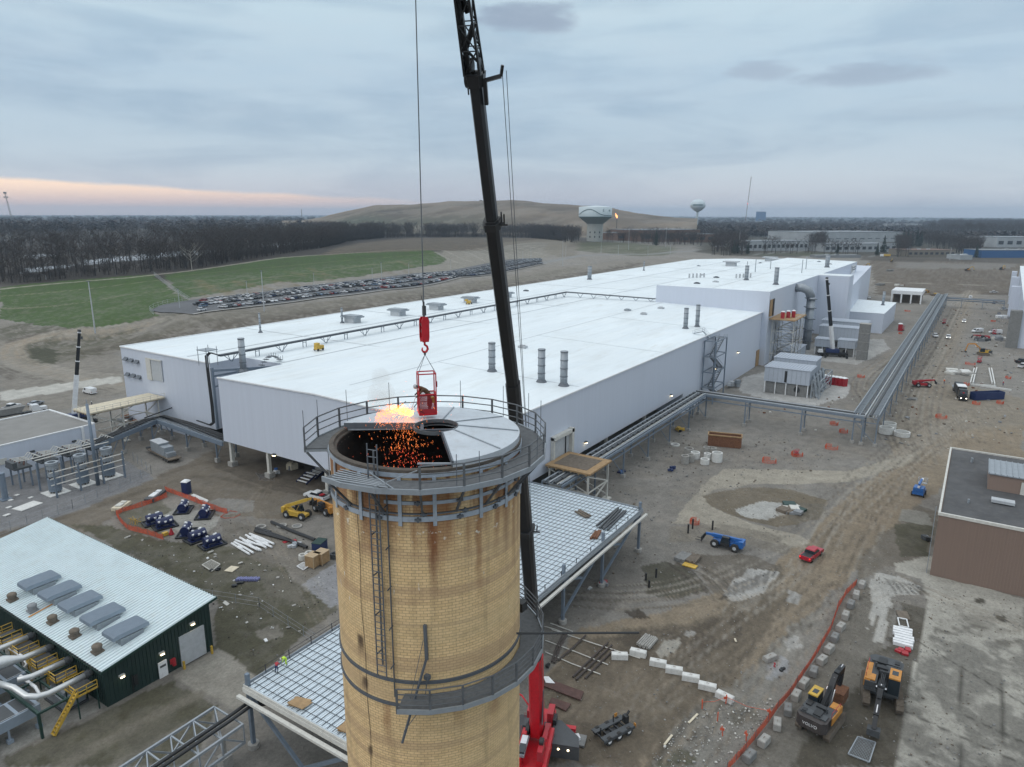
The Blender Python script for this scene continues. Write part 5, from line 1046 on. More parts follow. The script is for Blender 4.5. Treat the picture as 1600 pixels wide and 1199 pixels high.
for o,r_ in((-.9,.22),(0,.2),(.8,.22)):
 m=MB();m.tube([A0_+Vector((-1,o,-.2)),A0_+Vector((2,o,.9)),A0_.lerp(A1_,.8)+Vector((0,o,.95)),A1_.lerp(A2_,.3)+Vector((o*.6,0,.95)),A2_.lerp(A3_,.3)+Vector((o,0,.95)),A3_+Vector((o,0,.95))],r_,8);m.build('pipe','black',lk,True)
m=MB();m.tube([A1_+Vector((-4,-.5,1.2)),A1_+Vector((4,1.8,1.4)),A1_+Vector((9,3.5,1.5))],.18,8);m.build('pipe','black',lk,True)
for x,y in((98.6,185.2),(98.3,178.8),(103.6,178.6),(119-14,186),(100.2,166.3),(104.6,165.8),(99.4,152.6),(104.5,152.1),(85,174.5),(90,178)):
 m=MB();m.beam((x,y,0),(x,y,5.2),.32);m.beam((x,y,1.2),(x+(2 if x<102 else-2),y,4.9),.14);c_=m.build('column','steel_blue',lk);m=MB();m.box(x,y,.5,.95,.95,1.1);m.build('footing','concrete',c_)
def legplat(name,label,x0,x1,y0,y1,z,mat,legs,legmat,railmat=None,brace=True):
 t=thing(name,label,'platform',((x0+x1)/2,(y0+y1)/2,0),world=True)
 m=MB();m.bx(x0,x1,y0,y1,z,z+.35);m.build('deck',mat,t);m=MB()
 for k in range(6):yy=y0+(y1-y0)*(k+.5)/6;m.bx(x0-.1,x1+.1,yy-.08,yy+.08,z-.35,z-.01)
 m.build('bearers','wood',t)
 for k,(x,y)in enumerate(legs):
  m=MB();m.beam((x,y,.1),(x,y,z-.35),.34);m.box(x,y,.12,1.6,1.6,.3);m.build('leg',legmat,t)
 if brace:
  for(a,b)in zip(legs[:-1],legs[1:]):m=MB();m.beam((*a,1),(*b,z*.5),.24);m.beam((*a,z-.6),(*b,z*.5),.2);m.beam((*a,z*.5),(*b,z*.5),.22);m.build('brace',legmat,t)
 if railmat:
  m=MB();rail(m,[(x0,y1,z+.35),(x0,y0,z+.35),(x1,y0,z+.35)],1.1,2,.08);m.build('guard_rail',railmat,t)
 return t
a_=Gz(160,611,10);b_=Gz(178,617,10);c_=Gz(260,598,10)
legplat('timber_platform','pale timber loading platform on white steel legs at the left end of the hall',87,107.6,187.0,195.2,9.6,'wood_pale',[(88,188),(96,188),(106,188),(106,194.5),(96,194.5),(88,194.5)],'offwhite','offwhite')
legplat('timber_platform','brown weathered timber loading platform below the right door of the hall',122,132.2,61.2,71.8,8.4,'plywood',[(122.6,71),(122.6,61.9),(131.7,61.9),(131.7,71)],'offwhite',None)
m=MB();m.bx(123.6,130.8,62.8,70.6,8.752,8.80);m.build('worn_centre','wood_dark',[q for q in scene.objects if q.get('label','').startswith('brown weathered timber')][0])
t=thing('machine_parts','heap of brown and white machine parts under the left timber platform','machine parts',(106,200,0))
for k in range(26):m=MB();m.box(R.uniform(-5,3),R.uniform(-6,8),R.uniform(.3,1.2),R.uniform(.5,2),R.uniform(.4,2),R.uniform(.5,1.6),R.uniform(0,3));m.build('part',R.choice(['wood_dark','rust','grey','offwhite','grey_dk']),t)
t=thing('tall_light_pole','thick pale grey pole rising from the switchyard beside the pipe rack','pole',(75.0,161.5,0));m=MB();m.rod((0,0,0),(0,0,19),.42,.3,14);m.build('pole','steel_blue',t,True);m=MB();m.rod((0,0,19),(0,0,20),.1);m.build('cap','galv',t)
def reactor(x,y):
 t=thing('air_core_reactor','','reactor',(x,y,0))
 m=MB();m.box(0,0,.08,4.4,4.4,.16);m.build('pad','concrete_white',t)
 for z0,z1,r_ in((.6,3.4,1.3),(4.0,5.0,1.1),(5.6,6.4,1.15),(6.6,7.1,1.3)):m=MB();m.lathe([(r_*.6,z0),(r_,z0),(r_,z1),(r_*.6,z1),(r_*.6,z0)],24);m.build('coil','steel_blue' if z0<1 else 'galv',t,False)
 for k in range(8):
  m=MB();a=k*pi/4;m.rod((1.0*cos(a),1.0*sin(a),.1),(1.0*cos(a),1.0*sin(a),.65),.12);m.rod((.9*cos(a),.9*sin(a),3.4),(.9*cos(a),.9*sin(a),4.0),.1);m.rod((.9*cos(a),.9*sin(a),5.0),(.9*cos(a),.9*sin(a),5.6),.1);m.build('insulator','wood_dark',t)
 return t
for(x,y),lb in zip(((67.5,164.6),(73.4,164.7),(79.2,164.6)),('grey cylindrical coil reactor nearest the left edge in the fenced switchyard','grey cylindrical coil reactor in the middle of the fenced switchyard','grey cylindrical coil reactor nearest the pipe rack in the fenced switchyard')):reactor(x,y)['label']=lb;bpy.context.scene.objects[-1]if 0 else None
for o in scene.objects:
 if o.get('category')=='reactor':o['group']='reactors in the switchyard'
t=thing('switchyard_frame','grey steel post frame with white horizontal bus bars around the three reactors','frame',(72,163,0),world=True)
for x in(66.2,71.2,76.2,81.0):
 for y in(161.2,168.8):m=MB();m.beam((x,y,0),(x,y,6.4),.34);m.build('post','steel_blue',t)
for z in(3.0,4.4,5.8):
 m=MB();m.rod((65.4,161.2,z),(81.4,161.2,z),.13,n=8);m.build('bus_bar','offwhite',t)
m=MB();m.rod((66,168.8,7.0),(82,168.8,7.0),.14,n=8);m.build('bus_bar','offwhite',t);m=MB();m.rod((66,172,6.6),(80,172,6.6),.14,n=8);m.build('bus_bar','offwhite',t)
def switch(x,y,lb):
 t=thing('disconnect_switch',lb,'switchgear',(x,y,0),0,'disconnect switches beside the white building')
 for a in(-1.2,1.2):
  for b in(-2.0,2.0):m=MB();m.beam((a,b,0),(a,b,4.4),.3);m.build('leg','steel_blue',t)
 m=MB();m.bx(-2.0,1.6,-2.3,2.3,4.4,4.8);m.box(-1.6,0,5.4,.9,3.6,1.3);m.build('frame','grey_dk',t)
 for k in range(4):
  m=MB();yy=-1.6+k*1.05;m.rod((-1.2,yy,4.8),(-1.0,yy,6.2),.16);m.rod((.6,yy,4.8),(.9,yy,6.0),.16);m.build('insulator','brick_red' if k%2 else 'grey',t);m=MB();m.rod((-1.2,yy,6.3),(1.8,yy+.2,5.9),.11);m.tube([(1.8,yy,5.9),(2.6,yy,6.8),(3.6,yy-.5,6.2)],.10,6);m.build('conductor','offwhite',t)
for x,lb in((65.5,'leftmost of the grey disconnect switches by the white building'),(71,'second of the grey disconnect switches by the white building from the left'),(76.5,'third of the grey disconnect switches by the white building from the left'),(82,'rightmost of the grey disconnect switches by the white building')):switch(x,175.5,lb)
def fence(name,label,pts,h=2.1,sp=3.0,mat='galv',wires=3,group=None,z0=0):
 t=thing(name,label,'fence',(pts[0][0],pts[0][1],z0),0,group,world=True)
 for a,b in zip(pts[:-1],pts[1:]):
  a=Vector((*a,z0));b=Vector((*b,z0));n_=max(1,round((b-a).length/sp))
  for k in range(n_+1):p=a.lerp(b,k/n_);m=MB();m.rod(p,p+Vector((0,0,h)),.05,n=5);m.build('post',mat,t)
  for j in range(wires):m=MB();zz=Vector((0,0,.15+(h-.15)*j/(wires-1)));m.rod(a+zz,b+zz,.018,n=4);m.build('wire',mat,t)
 return t
fence('chain_fence','thin grey wire fence around the gravel switchyard on the left',[(50,150.5),(65,152.0),(85.6,158.2),(88.5,171)])
fence('chain_fence','thin post and wire fence in rough grass between the green building and the raised deck',[(54.5,118),(58,100),(62,88),(60,72),(57,66)],1.6,4)
for ii_,(x,y,sx,sy)in enumerate(((60.5,161.5,4.6,3.0),(60,168,.8,.8),(62,170,.8,.8),(58,164,1,.7),(61,173,.9,.9),(57,168,.8,1),(63,166,.9,.7),(56,160,1.2,.8))):
 t=thing('concrete_pad','large flat concrete pad in the switchyard gravel' if sx>4 else 'small flat concrete footing in the switchyard gravel, number %s counted from the reactors'%('zero','one','two','three','four','five','six','seven')[ii_],'concrete pad',(x,y,0),.2,'small pads in the switchyard' if sx<4 else None);m=MB();m.box(0,0,.06,sx,sy,.14);m.build('slab','concrete_white',t)
t=thing('pipe_column','pale grey vertical steel column cut by the left edge','column',(59.6,169.5,0));m=MB();m.rod((0,0,0),(0,0,6.0),.6,n=14);m.box(0,0,.1,2,2,.2);m.build('shaft','steel_blue',t)
# ---------------- green engine building ----------------
M('greenwall',(.016,.036,.032),.5,nz=.1,stretch=(4,4,.1));M('greenroof',(.60,.68,.70),.45,nz=.06,ns=.3,dirt=(.45,.43,.38),dirt_amt=.35)
gb=thing('engine_building','dark green metal building with pale ribbed roof and five roof hoods, lower left','building',(36.5,84.2,0),world=True)
GX0,GX1,GY0,GY1=36.6,51.4,84.3,131.5;zl,zh=5.3,7.6
m=MB();walls(m,[(GX0,GY0,-.2,zl),(GX1,GY0,-.2,zh),(GX1,GY1,-.2,zh),(GX0,GY1,-.2,zl)]);m.build('wall','greenwall',gb)
m=MB()
for x in np.arange(GX0,GX1,.5):m.bx(x,x+.09,GY0-.07,GY0,0,zl+(zh-zl)*(x-GX0)/(GX1-GX0)-.1)
for y in np.arange(GY0,GY1,.5):m.bx(GX0-.07,GX0,y,y+.09,0,zl-.1)
m.build('wall_rib','greenwall',gb)
def rzg(x):return 5.55+(7.95-5.55)*(x-36.1)/(52.1-36.1)
m=MB();quad(m,(36.1,83.5,rzg(36.1)),(52.1,83.5,rzg(52.1)),(52.1,132,rzg(52.1)),(36.1,132,rzg(36.1)))
for y in np.arange(83.6,132,.6):m.add([(36.1,y,rzg(36.1)+.005),(52.1,y,rzg(52.1)+.005),(52.1,y+.16,rzg(52.1)+.005),(36.1,y+.16,rzg(36.1)+.005),(36.1,y+.04,rzg(36.1)+.14),(52.1,y+.04,rzg(52.1)+.14),(52.1,y+.12,rzg(52.1)+.14),(36.1,y+.12,rzg(36.1)+.14)],[(4,5,6,7),(0,1,5,4),(2,3,7,6),(3,0,4,7)])
m.build('roof','greenroof',gb)
m=MB();m.beam((36.0,83.45,rzg(36)-.12),(52.1,83.45,rzg(52.1)-.12),.12,.3);m.beam((52.15,83.4,rzg(52.1)-.12),(52.15,132,rzg(52.1)-.12),.12,.3);m.beam((36.0,83.4,rzg(36)-.14),(36.0,132,rzg(36)-.14),.12,.26);m.build('roof_trim','green',gb)
m=MB();[m.bx(35.9,36.05,y,y+.25,rzg(36)-.02,rzg(36)+.12)for y in np.arange(83.6,132,.6)];m.build('eave_closer','black',gb)
qd=[onY(p[0],p[1],84.2)for p in((277,994),(317,978),(277,1037),(249,1030),(263,1027),(249,1060))]
m=MB();m.bx(46.5,50.2,84.1,84.28,0,4.4);m.build('roller_door','grey_lt',gb);m=MB();m.bx(43.3,44.5,84.08,84.22,0,2.3);dd=m.build('personnel_door','white_paint',gb);m=MB();m.bx(43.5,44.3,84.03,84.07,1.5,1.8);m.build('door_notice','grey_dk',dd)
for x,z in((48.5,5.6),(43.9,3.6),(38.6,3.4)):
 m=MB();m.box(x,84.0,z,.7,.35,.25);w_=m.build('wall_light','offwhite',gb);m=MB();m.box(x,83.85,z-.16,.5,.25,.06);m.build('lamp','lampglow',w_)
m=MB();m.rod((45.4,84.0,.9),(45.4,84.0,1.9),.25,n=12);m.box(45.1,84.05,1.6,.4,.12,.7);m.build('extinguisher_cabinet','red',gb)
m=MB();m.box(40.2,84.0,1.8,.5,.2,1.4);m.rod((39.8,84.0,.3),(39.8,84.0,2.8),.06);m.build('wall_fitting','black',gb);m=MB();m.bx(46.2,46.45,83.2,83.45,0,1.2);m.build('door_bollard','yellow',gb);m=MB();m.bx(50.4,50.65,83.2,83.45,0,1.2);m.build('door_bollard','yellow',gb)
M('hood_grey',(.27,.32,.38),.5,.2,nz=.06)
hx=[]
for i,(px,py)in enumerate(((196,980),(160,958),(125,938),(93,921),(61,905))):
 c_=Gz(px,py,7.6);x,y=c_.x,c_.y;zb=rzg(x)+.06
 m=MB();m.bx(x-1.5,x+1.5,y-1.5,y+1.5,zb-.3,zb+.7);h_=m.build('roof_hood','galv',gb)
 m=MB();pr=[(-2.1,.80),(-2.35,.75),(-2.3,1.15),(-1.9,1.30),(1.9,1.30),(2.3,1.15),(2.35,.75),(2.1,.80)];vs_=[]
 m.extr_y([(x+a*.98,zb+b)for a,b in pr],y-1.45,y+1.45);m.build('hood_cover','hood_grey',h_)
 for k in range(12):m=MB()if k==0 else m;yy=y-1.42+k*.24;m.extr_y([(x+a*1.02,zb+b*1.01+(.09 if b>1 else-.01))for a,b in pr],yy,yy+.11)
 m.build('hood_rib','hood_grey',h_)
 xs=x-3.6;zs=rzg(xs);m=MB();m.box(xs,y+.3,zs+.15,1.2,1.2,.3);m.lathe([(.55,zs+.3),(.55,zs+.7),(.62,zs+.72),(.62,zs+1.0),(.45,zs+1.15),(.05,zs+1.2)],12,xs,y+.3);m.build('round_vent','wood_dark' if i!=3 else 'grey',gb)
m=MB();
for i in range(5):pass
c_=Gz(75,948,6.2);quad(m,(c_.x-2.5,c_.y,rzg(c_.x-2.5)+.1),(c_.x+1,c_.y,rzg(c_.x+1)+.1),(c_.x+1,c_.y+.5,rzg(c_.x+1)+.1),(c_.x-2.5,c_.y+.3,rzg(c_.x-2.5)+.1));m.build('rust_stain','orange',gb)
M('lagging',(.55,.56,.56),.35,.5,nz=.08,ns=2)
GR='yellow access stands beside the green building'
ys=[86.3,91.3,96.2,101.2,106.1]
for i,y in enumerate(ys):
 lb=('yellow access stand with ladder at the near corner of the green building' if i==0 else 'yellow railed access stand by the green building, number %s counting from the near corner'%('zero','two','three','four','five')[i])
 t=thing('access_stand',lb,'access stand',(34.8,y,0),0,GR)
 m=MB();m.box(0,0,3.0,2.6,3.0,.1);m.build('grating','grating',t)
 m=MB()
 for p,q in(((-1.3,-1.5),(1.2,-1.5)),((-1.3,1.5),(1.2,1.5)),((-1.3,-1.5),(-1.3,1.5))):rail(m,[(*p,3.0),(*q,3.0)],1.1,1.2,.08);m.beam((*p,3.08),(*q,3.08),.08,.22)
 m.build('guard_rail','yellow',t);
 for p in((-1.2,-1.4),(-1.2,1.4),(1.1,-1.4),(1.1,1.4)):m=MB();m.beam((*p,0),(*p,3),.14);m.build('support','green',t)
 m=MB();
 if i==0:
  for s_ in(-.35,.35):m.beam((-1.2-.0,-1.4+s_-.3,4.1),(-4.4,-1.7+s_,0.1),.09,.26)
  for k in range(12):f_=k/11;m.beam((-1.4-3.0*f_,-2.05,3.7-3.5*f_),(-1.4-3.0*f_,-1.35,3.7-3.5*f_),.26,.07)
  rail(m,[(-1.3,-2.1,3.6),(-4.3,-2.1,.3)],1.0,1.0,.05)
 else:
  for s_ in(-.25,.25):m.beam((-1.35,.6+s_,0),(-1.35,.6+s_,4.1),.06)
  for k in range(12):m.beam((-1.35,.35,.3+k*.32),(-1.35,.85,.3+k*.32),.04)
 m.build('ladder','yellow',t)
 if i<4:
  t2=thing('exhaust_pipe','silver lagged exhaust pipe leaving the green wall above access stand %s'%('at the near corner','two','three','four')[i],'pipe',(36,y+.4,0),0,'silver exhaust pipes of the green building')
  m=MB();pth=[(.4,0,4.15),(-4.6,0,4.2),(-5.6,.5,4.2),(-6.3,1.6,4.25),(-6.6,4.0,4.6),(-7.6,6.2,5.0)]if i==0 else([(.4,0,4.15),(-4.2,.2,4.2),(-5.6,.6,4.4)]if i!=2 else[(.4,0,4.15),(-3.2,0,4.4),(-5,.4,4.8),(-14,3,4.9)])
  m.tube(pth,.36 if i!=2 else[.36,.38,.8,.8],14);m.build('pipe','lagging',t2,True);m=MB();m.rod((.1,0,4.15),(-.5,0,4.15),.5,n=14);m.build('flange','grey_dk',t2)
t=thing('pipe_support_frame','dark green steel frame carrying the silver exhaust pipes','frame',(31,92,0),world=True)
m=MB()
for y in(85.2,92,99,106):m.beam((29.5,y,0),(29.5,y,3.3),.28);m.beam((29.3,y,3.3),(36,y,3.3),.25)
m.beam((29.5,85,3.3),(29.5,108,3.3),.3,.4);m.beam((32.6,85,3.1),(32.6,108,3.1),.2,.3);m.build('frame','green',t)
t=thing('engine_skid','grey machine skid under the access stand at the near corner of the green building','machine',(33.8,90,0));m=MB();m.box(.6,0,.9,2.6,4.5,1.4);m.box(.6,0,1.8,1.6,3,.5);m.build('housing','galv',t);m=MB();m.box(.6,0,.15,3,5,.25);m.build('base','grey_dk',t)
for i,(xe,yc,lb)in enumerate(((30.6,89.2,'long grey air cooler with dark top grilles nearest the lower left corner'),(32.6,97.2,'grey air cooler cut by the left edge behind the near one'))):
 t=thing('air_cooler',lb,'cooler',(xe-6,yc,0),0,'air coolers beside the green building')
 m=MB();m.bx(-6,6,-1.8,1.8,1.7,3.0);m.build('casing','hood_grey',t);m=MB();[m.bx(x,x+1.7,-1.55,1.55,3.005,3.05)for x in(-5.8,-3.9,-2.0,-.1,1.8,3.9)];m.build('top_grille','grey_dk',t)
 m=MB();rail(m,[(-6,-1.8,3.0),(6,-1.8,3.0)],.25,3,.05,1);m.build('edge_trim','grey_lt',t)
 for a in(-5.5,-1.5,2.5,5.6):
  for b in(-1.6,1.6):m=MB();m.beam((a,b,0),(a,b,1.7),.2);m.box(a,b,.2,.6,.6,.45);m.build('leg','hood_grey',t)
 m=MB();m.tube([(6,0,2.4),(6.9,.3,2.8),(7.0,1.6,3.3),(7.0,5.5,3.3)],.2,8);m.build('pipe','white_paint',t,True)
t=thing('truss_bridge','galvanised triangular truss bridge with black pipes at the bottom left of the raised deck','truss bridge',(39,63,0),world=True)
P0=Vector((39.6,66.0,5.9));P1=Vector((39.6,60.9,5.9));d_=(Gz(190,1199,5.9)-P0);d_.z=0;d_.normalize();LB=16
for p in(P0,P1):
 for z in(0,-2.2):m=MB();m.beam(p+Vector((0,0,z)),p+d_*LB+Vector((0,0,z)),.24,.3);m.build('chord','galv',t)
 m=MB()
 for k in range(6):a=p+d_*LB*k/6;b=p+d_*LB*(k+1)/6;up=k%2;m.beam(a+Vector((0,0,0 if up else-2.2)),b+Vector((0,0,-2.2 if up else 0)),.16);m.beam(a,a-Vector((0,0,2.2)),.13)
 m.build('web','galv',t)
m=MB()
for k in range(7):a=P0+d_*LB*k/6;b=P1+d_*LB*k/6;m.beam(a,b,.16);
for k in range(6):a=P0+d_*LB*k/6;b=P1+d_*LB*(k+1)/6;m.beam(a,b,.12);m.beam(a-Vector((0,0,2.2)),b-Vector((0,0,2.2)),.12)
m.build('lateral','galv',t)
for o in(1.2,1.9):m=MB();q=P1+Vector((0,o,.45));m.tube([q+d_*LB,q+d_*.5,q-d_*1.5+Vector((.4,0,.1)),q+Vector((5,-.5,-1.2)),q+Vector((9,-1,-1.6))],.20,8);m.build('pipe','black',t,True)
for o in(1.0,11):m=MB();q=P0.lerp(P1,.5)+d_*o;m.beam(q-Vector((0,0,2.2)),Vector((q.x,q.y,0)),.4);m.box(q.x,q.y,.7,1.2,1.2,1.5);m.build('pier','concrete',t)
M('hvac',(.40,.44,.50),.5,nz=.05)
def ahu(name,label,x0,x1,y0,y1,legs,z0,z1,group=None,hole=True):
 t=thing(name,label,'air handling unit',((x0+x1)/2,(y0+y1)/2,0),0,group,world=True)
 m=MB();m.bx(x0,x1,y0,y1,z0,z1);m.build('casing','hvac',t);m=MB()
 for y in np.arange(y0+1.2,y1,1.5):m.bx(x0-.06,x1+.06,y,y+.08,z0,z1+.07)
 for x in np.arange(x0+1.2,x1,1.5):m.bx(x,x+.08,y0-.06,y1+.06,z0,z1+.07)
 m.build('panel_seam','galv',t);m=MB();m.bx(x0-.2,x1+.2,y0-.2,y1+.2,z1+.08,z1+.3)
 for y in np.arange(y0,y1,1.0):m.box((x0+x1)/2,y+.4,z1+.4,(x1-x0)*.9,.3,.25)
 m.build('top','hvac',t)
 m=MB();m.bx(x0+.6,x1-.6,y0+.6,y1-.6,0,z0);m.build('base_box','concrete_dark',t)
 for x in(x0+.3,x1-.3):
  for y in np.linspace(y0+.3,y1-.3,legs):m=MB();m.beam((x,y,0),(x,y,z0),.3);m.build('leg','white_paint',t)
 if hole:m=MB();m.rod((x0+.55,y0+3.8,z0*.55),(x0+.4,y0+3.8,z0*.55),1.0,n=18);m.build('duct_port','black',t);m=MB();m.bx(x0-.12,x0-.03,y0+7.2,y0+8.0,z0+.3,z1-.6);m.build('dark_slot','black',t)
 return t
ahu('air_handling_unit','big grey panelled air handling unit on legs, nearer of the pair on the concrete pad',247.5,258,43.8,58.5,5,4.2,9.0,'air handling units in the yard')
ahu('air_handling_unit','grey panelled air handling unit behind the nearer one on the concrete pad',260,270,44.5,58.5,5,4.5,10.2,'air handling units in the yard',False)
t=thing('duct_frame','grey pipe and duct framework on the right side of the air handling units','frame',(262,41.5,0),world=True);m=MB();lat(m,248,270,40.5,43,0,6,2,.3);m.build('frame','galv',t)
for k in range(4):m=MB();m.rod((250+k*5,41.5,0),(252+k*5,43.4,7),.5,n=10);m.build('duct','galv',t)
ahu('air_handling_unit','small grey unit left of the white and blue mobile crane',331,337,51.5,58,3,3.6,6.8,'small units by the mobile crane',False);ahu('air_handling_unit','small grey unit right of the white and blue mobile crane',333,339,42,49,3,3.6,6.8,'small units by the mobile crane')
ahu('air_handling_unit','long pale grey unit directly behind the mobile crane',350,358,42,60,5,4,9.8,'long units behind the mobile crane',False);ahu('air_handling_unit','long pale grey unit furthest back next to the tower wall',366,376,42,62,5,4,10.4,'long units behind the mobile crane',False)
ahu('air_handling_unit','low white enclosure under the scaffold tower',306,326,60.5,66,3,1,4.6,None,False)
t=thing('concrete_shaft','grey square concrete shaft standing right of the small units','shaft',(330,38.6,0),world=True);m=MB();m.bx(328.4,332.5,36.6,40.6,-.1,15.3);m.build('shaft','concrete_dark',t);m=MB();[m.bx(328.3,332.6,36.5,40.7,z,z+.15)for z in(3.8,7.6,11.4,15.2)];m.build('joint_band','concrete',t)
# ---------------- vehicles and site objects ----------------
def at(pa_,pb_=None,z=None):
 a=ground(*pa_)
 if pb_ is None:return a,0
 b=ground(*pb_);return(a+b)/2,atan2(b.y-a.y,b.x-a.x)
def frus(m,x0,x1,y,z0,u0,u1,v,z1,cy=0):
 m.add([(x0,cy-y,z0),(x1,cy-y,z0),(x1,cy+y,z0),(x0,cy+y,z0),(u0,cy-v,z1),(u1,cy-v,z1),(u1,cy+v,z1),(u0,cy+v,z1)],[(0,3,2,1),(4,5,6,7),(0,1,5,4),(1,2,6,5),(2,3,7,6),(3,0,4,7)]);return m
def wheels(t,xs,w,r,th=.28,rimmat='chrome',name='wheel'):
 for x in xs:
  for s_ in(-1,1):
   m=MB();m.rod((x,s_*(w-th),r),(x,s_*w,r),r,n=18);q=m.build(name,'rubber',t,False);m=MB();m.rod((x,s_*w,r),(x,s_*(w+.02),r),r*.5,n=12);m.build('rim',rimmat,q)
M('paint_white',(.66,.67,.68),.3,nz=.05,dirt=(.3,.27,.22),dirt_amt=.25);M('paint_red',(.38,.012,.03),.28,nz=.06,dirt=(.16,.10,.08),dirt_amt=.35);M('paint_silver',(.33,.36,.40),.3,.3,nz=.03);M('paint_black',(.02,.022,.025),.3)
def lightveh(kind,label,paint,loc,rz_,name=None,group=None,lit=False,cat=None):
 t=thing(name or{'pickup':'pickup_truck','sedan':'sedan_car','suv':'suv_car','van':'cargo_van'}[kind],label,cat or{'pickup':'pickup truck','sedan':'car','suv':'car','van':'van'}[kind],loc,rz_,group)
 if kind=='pickup':
  L_,W_,H1=2.95,1.0,1.08;m=MB();m.extr_y([(-L_,.45),(L_-.05,.45),(L_,.8),(L_-.15,1.02),(.95,1.15),(-L_,1.15)],-W_,W_);b=m.build('body',paint,t)
  m=MB();frus(m,-1.1,1.25,.93,1.15,-.95,.55,.80,1.68);m.build('windows','glass',t);m=MB();frus(m,-1.0,.62,.84,1.68,-.92,.42,.76,1.86);m.build('cab_roof',paint,t);m=MB();m.bx(-2.8,-1.15,-.85,.85,1.152,1.17);m.build('cargo_bed','black',t)
 elif kind=='van':
  L_,W_=2.9,1.0;m=MB();m.extr_y([(-L_,.4),(L_,.4),(L_,1.0),(2.1,1.25),(1.3,2.1),(-L_+.1,2.15),(-L_,1.9)],-W_,W_);m.build('body',paint,t);m=MB();m.add([(2.13,-.85,1.27),(2.13,.85,1.27),(1.42,.75,2.03),(1.42,-.75,2.03)],[(0,1,2,3)]);m.add([(p.x,p.y,p.z)for p in(Vector((.6,s__*1.01,z__))if 0 else Vector((x__,s__*1.012,z__))for s__ in(-1,1)for x__,z__ in((.5,1.3),(1.75,1.3),(1.3,1.95),(.5,1.95)))],[(0,1,2,3),(4,5,6,7)]);m.build('windows','glass',t)
 else:
  L_,W_=2.35,.92;hr=1.45 if kind=='sedan' else 1.75
  m=MB();m.extr_y([(-L_,.4),(L_,.4),(L_,.72),(1.2,.95),(-1.5,1.0),(-L_,.9)]if kind=='sedan' else[(-L_,.4),(L_,.4),(L_,.85),(1.2,1.08),(-L_,1.12)],-W_,W_);m.build('body',paint,t)
  z0=.97 if kind=='sedan' else 1.1;bk_=-1.75 if kind=='sedan' else-2.3;m=MB();frus(m,bk_,1.15,.86,z0,bk_+(.7 if kind=='sedan' else .25),.3,.68,hr-.08);m.build('windows','glass',t);m=MB();frus(m,bk_+.7 if kind=='sedan' else bk_+.25,.33,.70,hr-.08,bk_+.8 if kind=='sedan' else bk_+.35,.2,.62,hr);m.build('roof',paint,t)
 wheels(t,(-L_*.62,L_*.64),W_+.01,.40 if kind=='pickup' else .34)
 for s_ in(-1,1):
  m=MB();m.box(-L_-.01,s_*(W_-.14),.95,.05,.18,.2);m.build('tail_light','tail' if lit=='r' else 'red',t);m=MB();m.box(L_-.03,s_*(W_-.22),.82,.1,.3,.16);m.build('headlight','headlamp' if lit=='h' else 'chrome',t)
 return t
def V2(kind,label,paint,a,b,**k):p,r_=at(a,b);return lightveh(kind,label,paint,tuple(p),r_,**k)
p1=V2('pickup','red pickup truck driving along the wide dirt haul road, tail lights on','paint_red',(1256,880),(1279,862),lit='r')
p2=V2('pickup','white pickup truck with red load parked beside the chimney under the hall edge','paint_white',(512,784),(478,775));m=MB();m.box(-1.7,0,1.28,.8,1.0,.22);m.build('bed_load','red',p2)
V2('van','white van with raised roof parked on the dirt near the concrete lane','paint_white',(152,618),(129,612));V2('sedan','silver sedan parked behind the dump truck near the concrete lane','paint_silver',(44,636),(68,630))
V2('pickup','white pickup truck on the left of the dump truck cab','paint_white',(10,642),(27,636))
for a,b,lb,kd,pt,li in(((1481,524),(1482,534),'white pickup truck with headlights on driving towards the viewer on the far dirt road','pickup','paint_white','h'),((1506,500),(1506,508),'small white pickup with headlights further back on the dirt road','pickup','paint_white','h'),((1516,464),(1516,471),'white van farthest away on the dirt road','van','paint_white','h'),((1538,519),(1516,520),'white van in the row of parked vehicles by the right hall, nearer the road','van','paint_white',0),((1566,522),(1544,521),'white van in the row of parked vehicles by the right hall, nearer the wall','van','paint_white',0),((1458,524),(1464,529),'white pickup truck standing beside the long pipe bridge','pickup','paint_white',0),((1586,568),(1606,566),'dark pickup truck cut by the right edge','pickup','paint_black',0),((1589,576),(1610,573),'white pickup truck cut by the right edge beside a dark one','pickup','paint_white',0),((1560,485),(1576,484),'white pickup truck in front of the grey stair core of the right hall','pickup','paint_white',0),((1545,458),(1560,458),'white pickup truck at the far end beside the right hall','pickup','paint_white',0),((1445,504),(1436,507),'dark pickup truck left of the pipe bridge','pickup','paint_black',0),((1357,464),(1359,470),'white pickup truck at the far corner of the hall wing','pickup','paint_white',0)):
 V2(kd,lb,pt,a,b,lit=li)
def bigwheels(t,xs,w,r,th,rim):wheels(t,xs,w,r,th,rim)
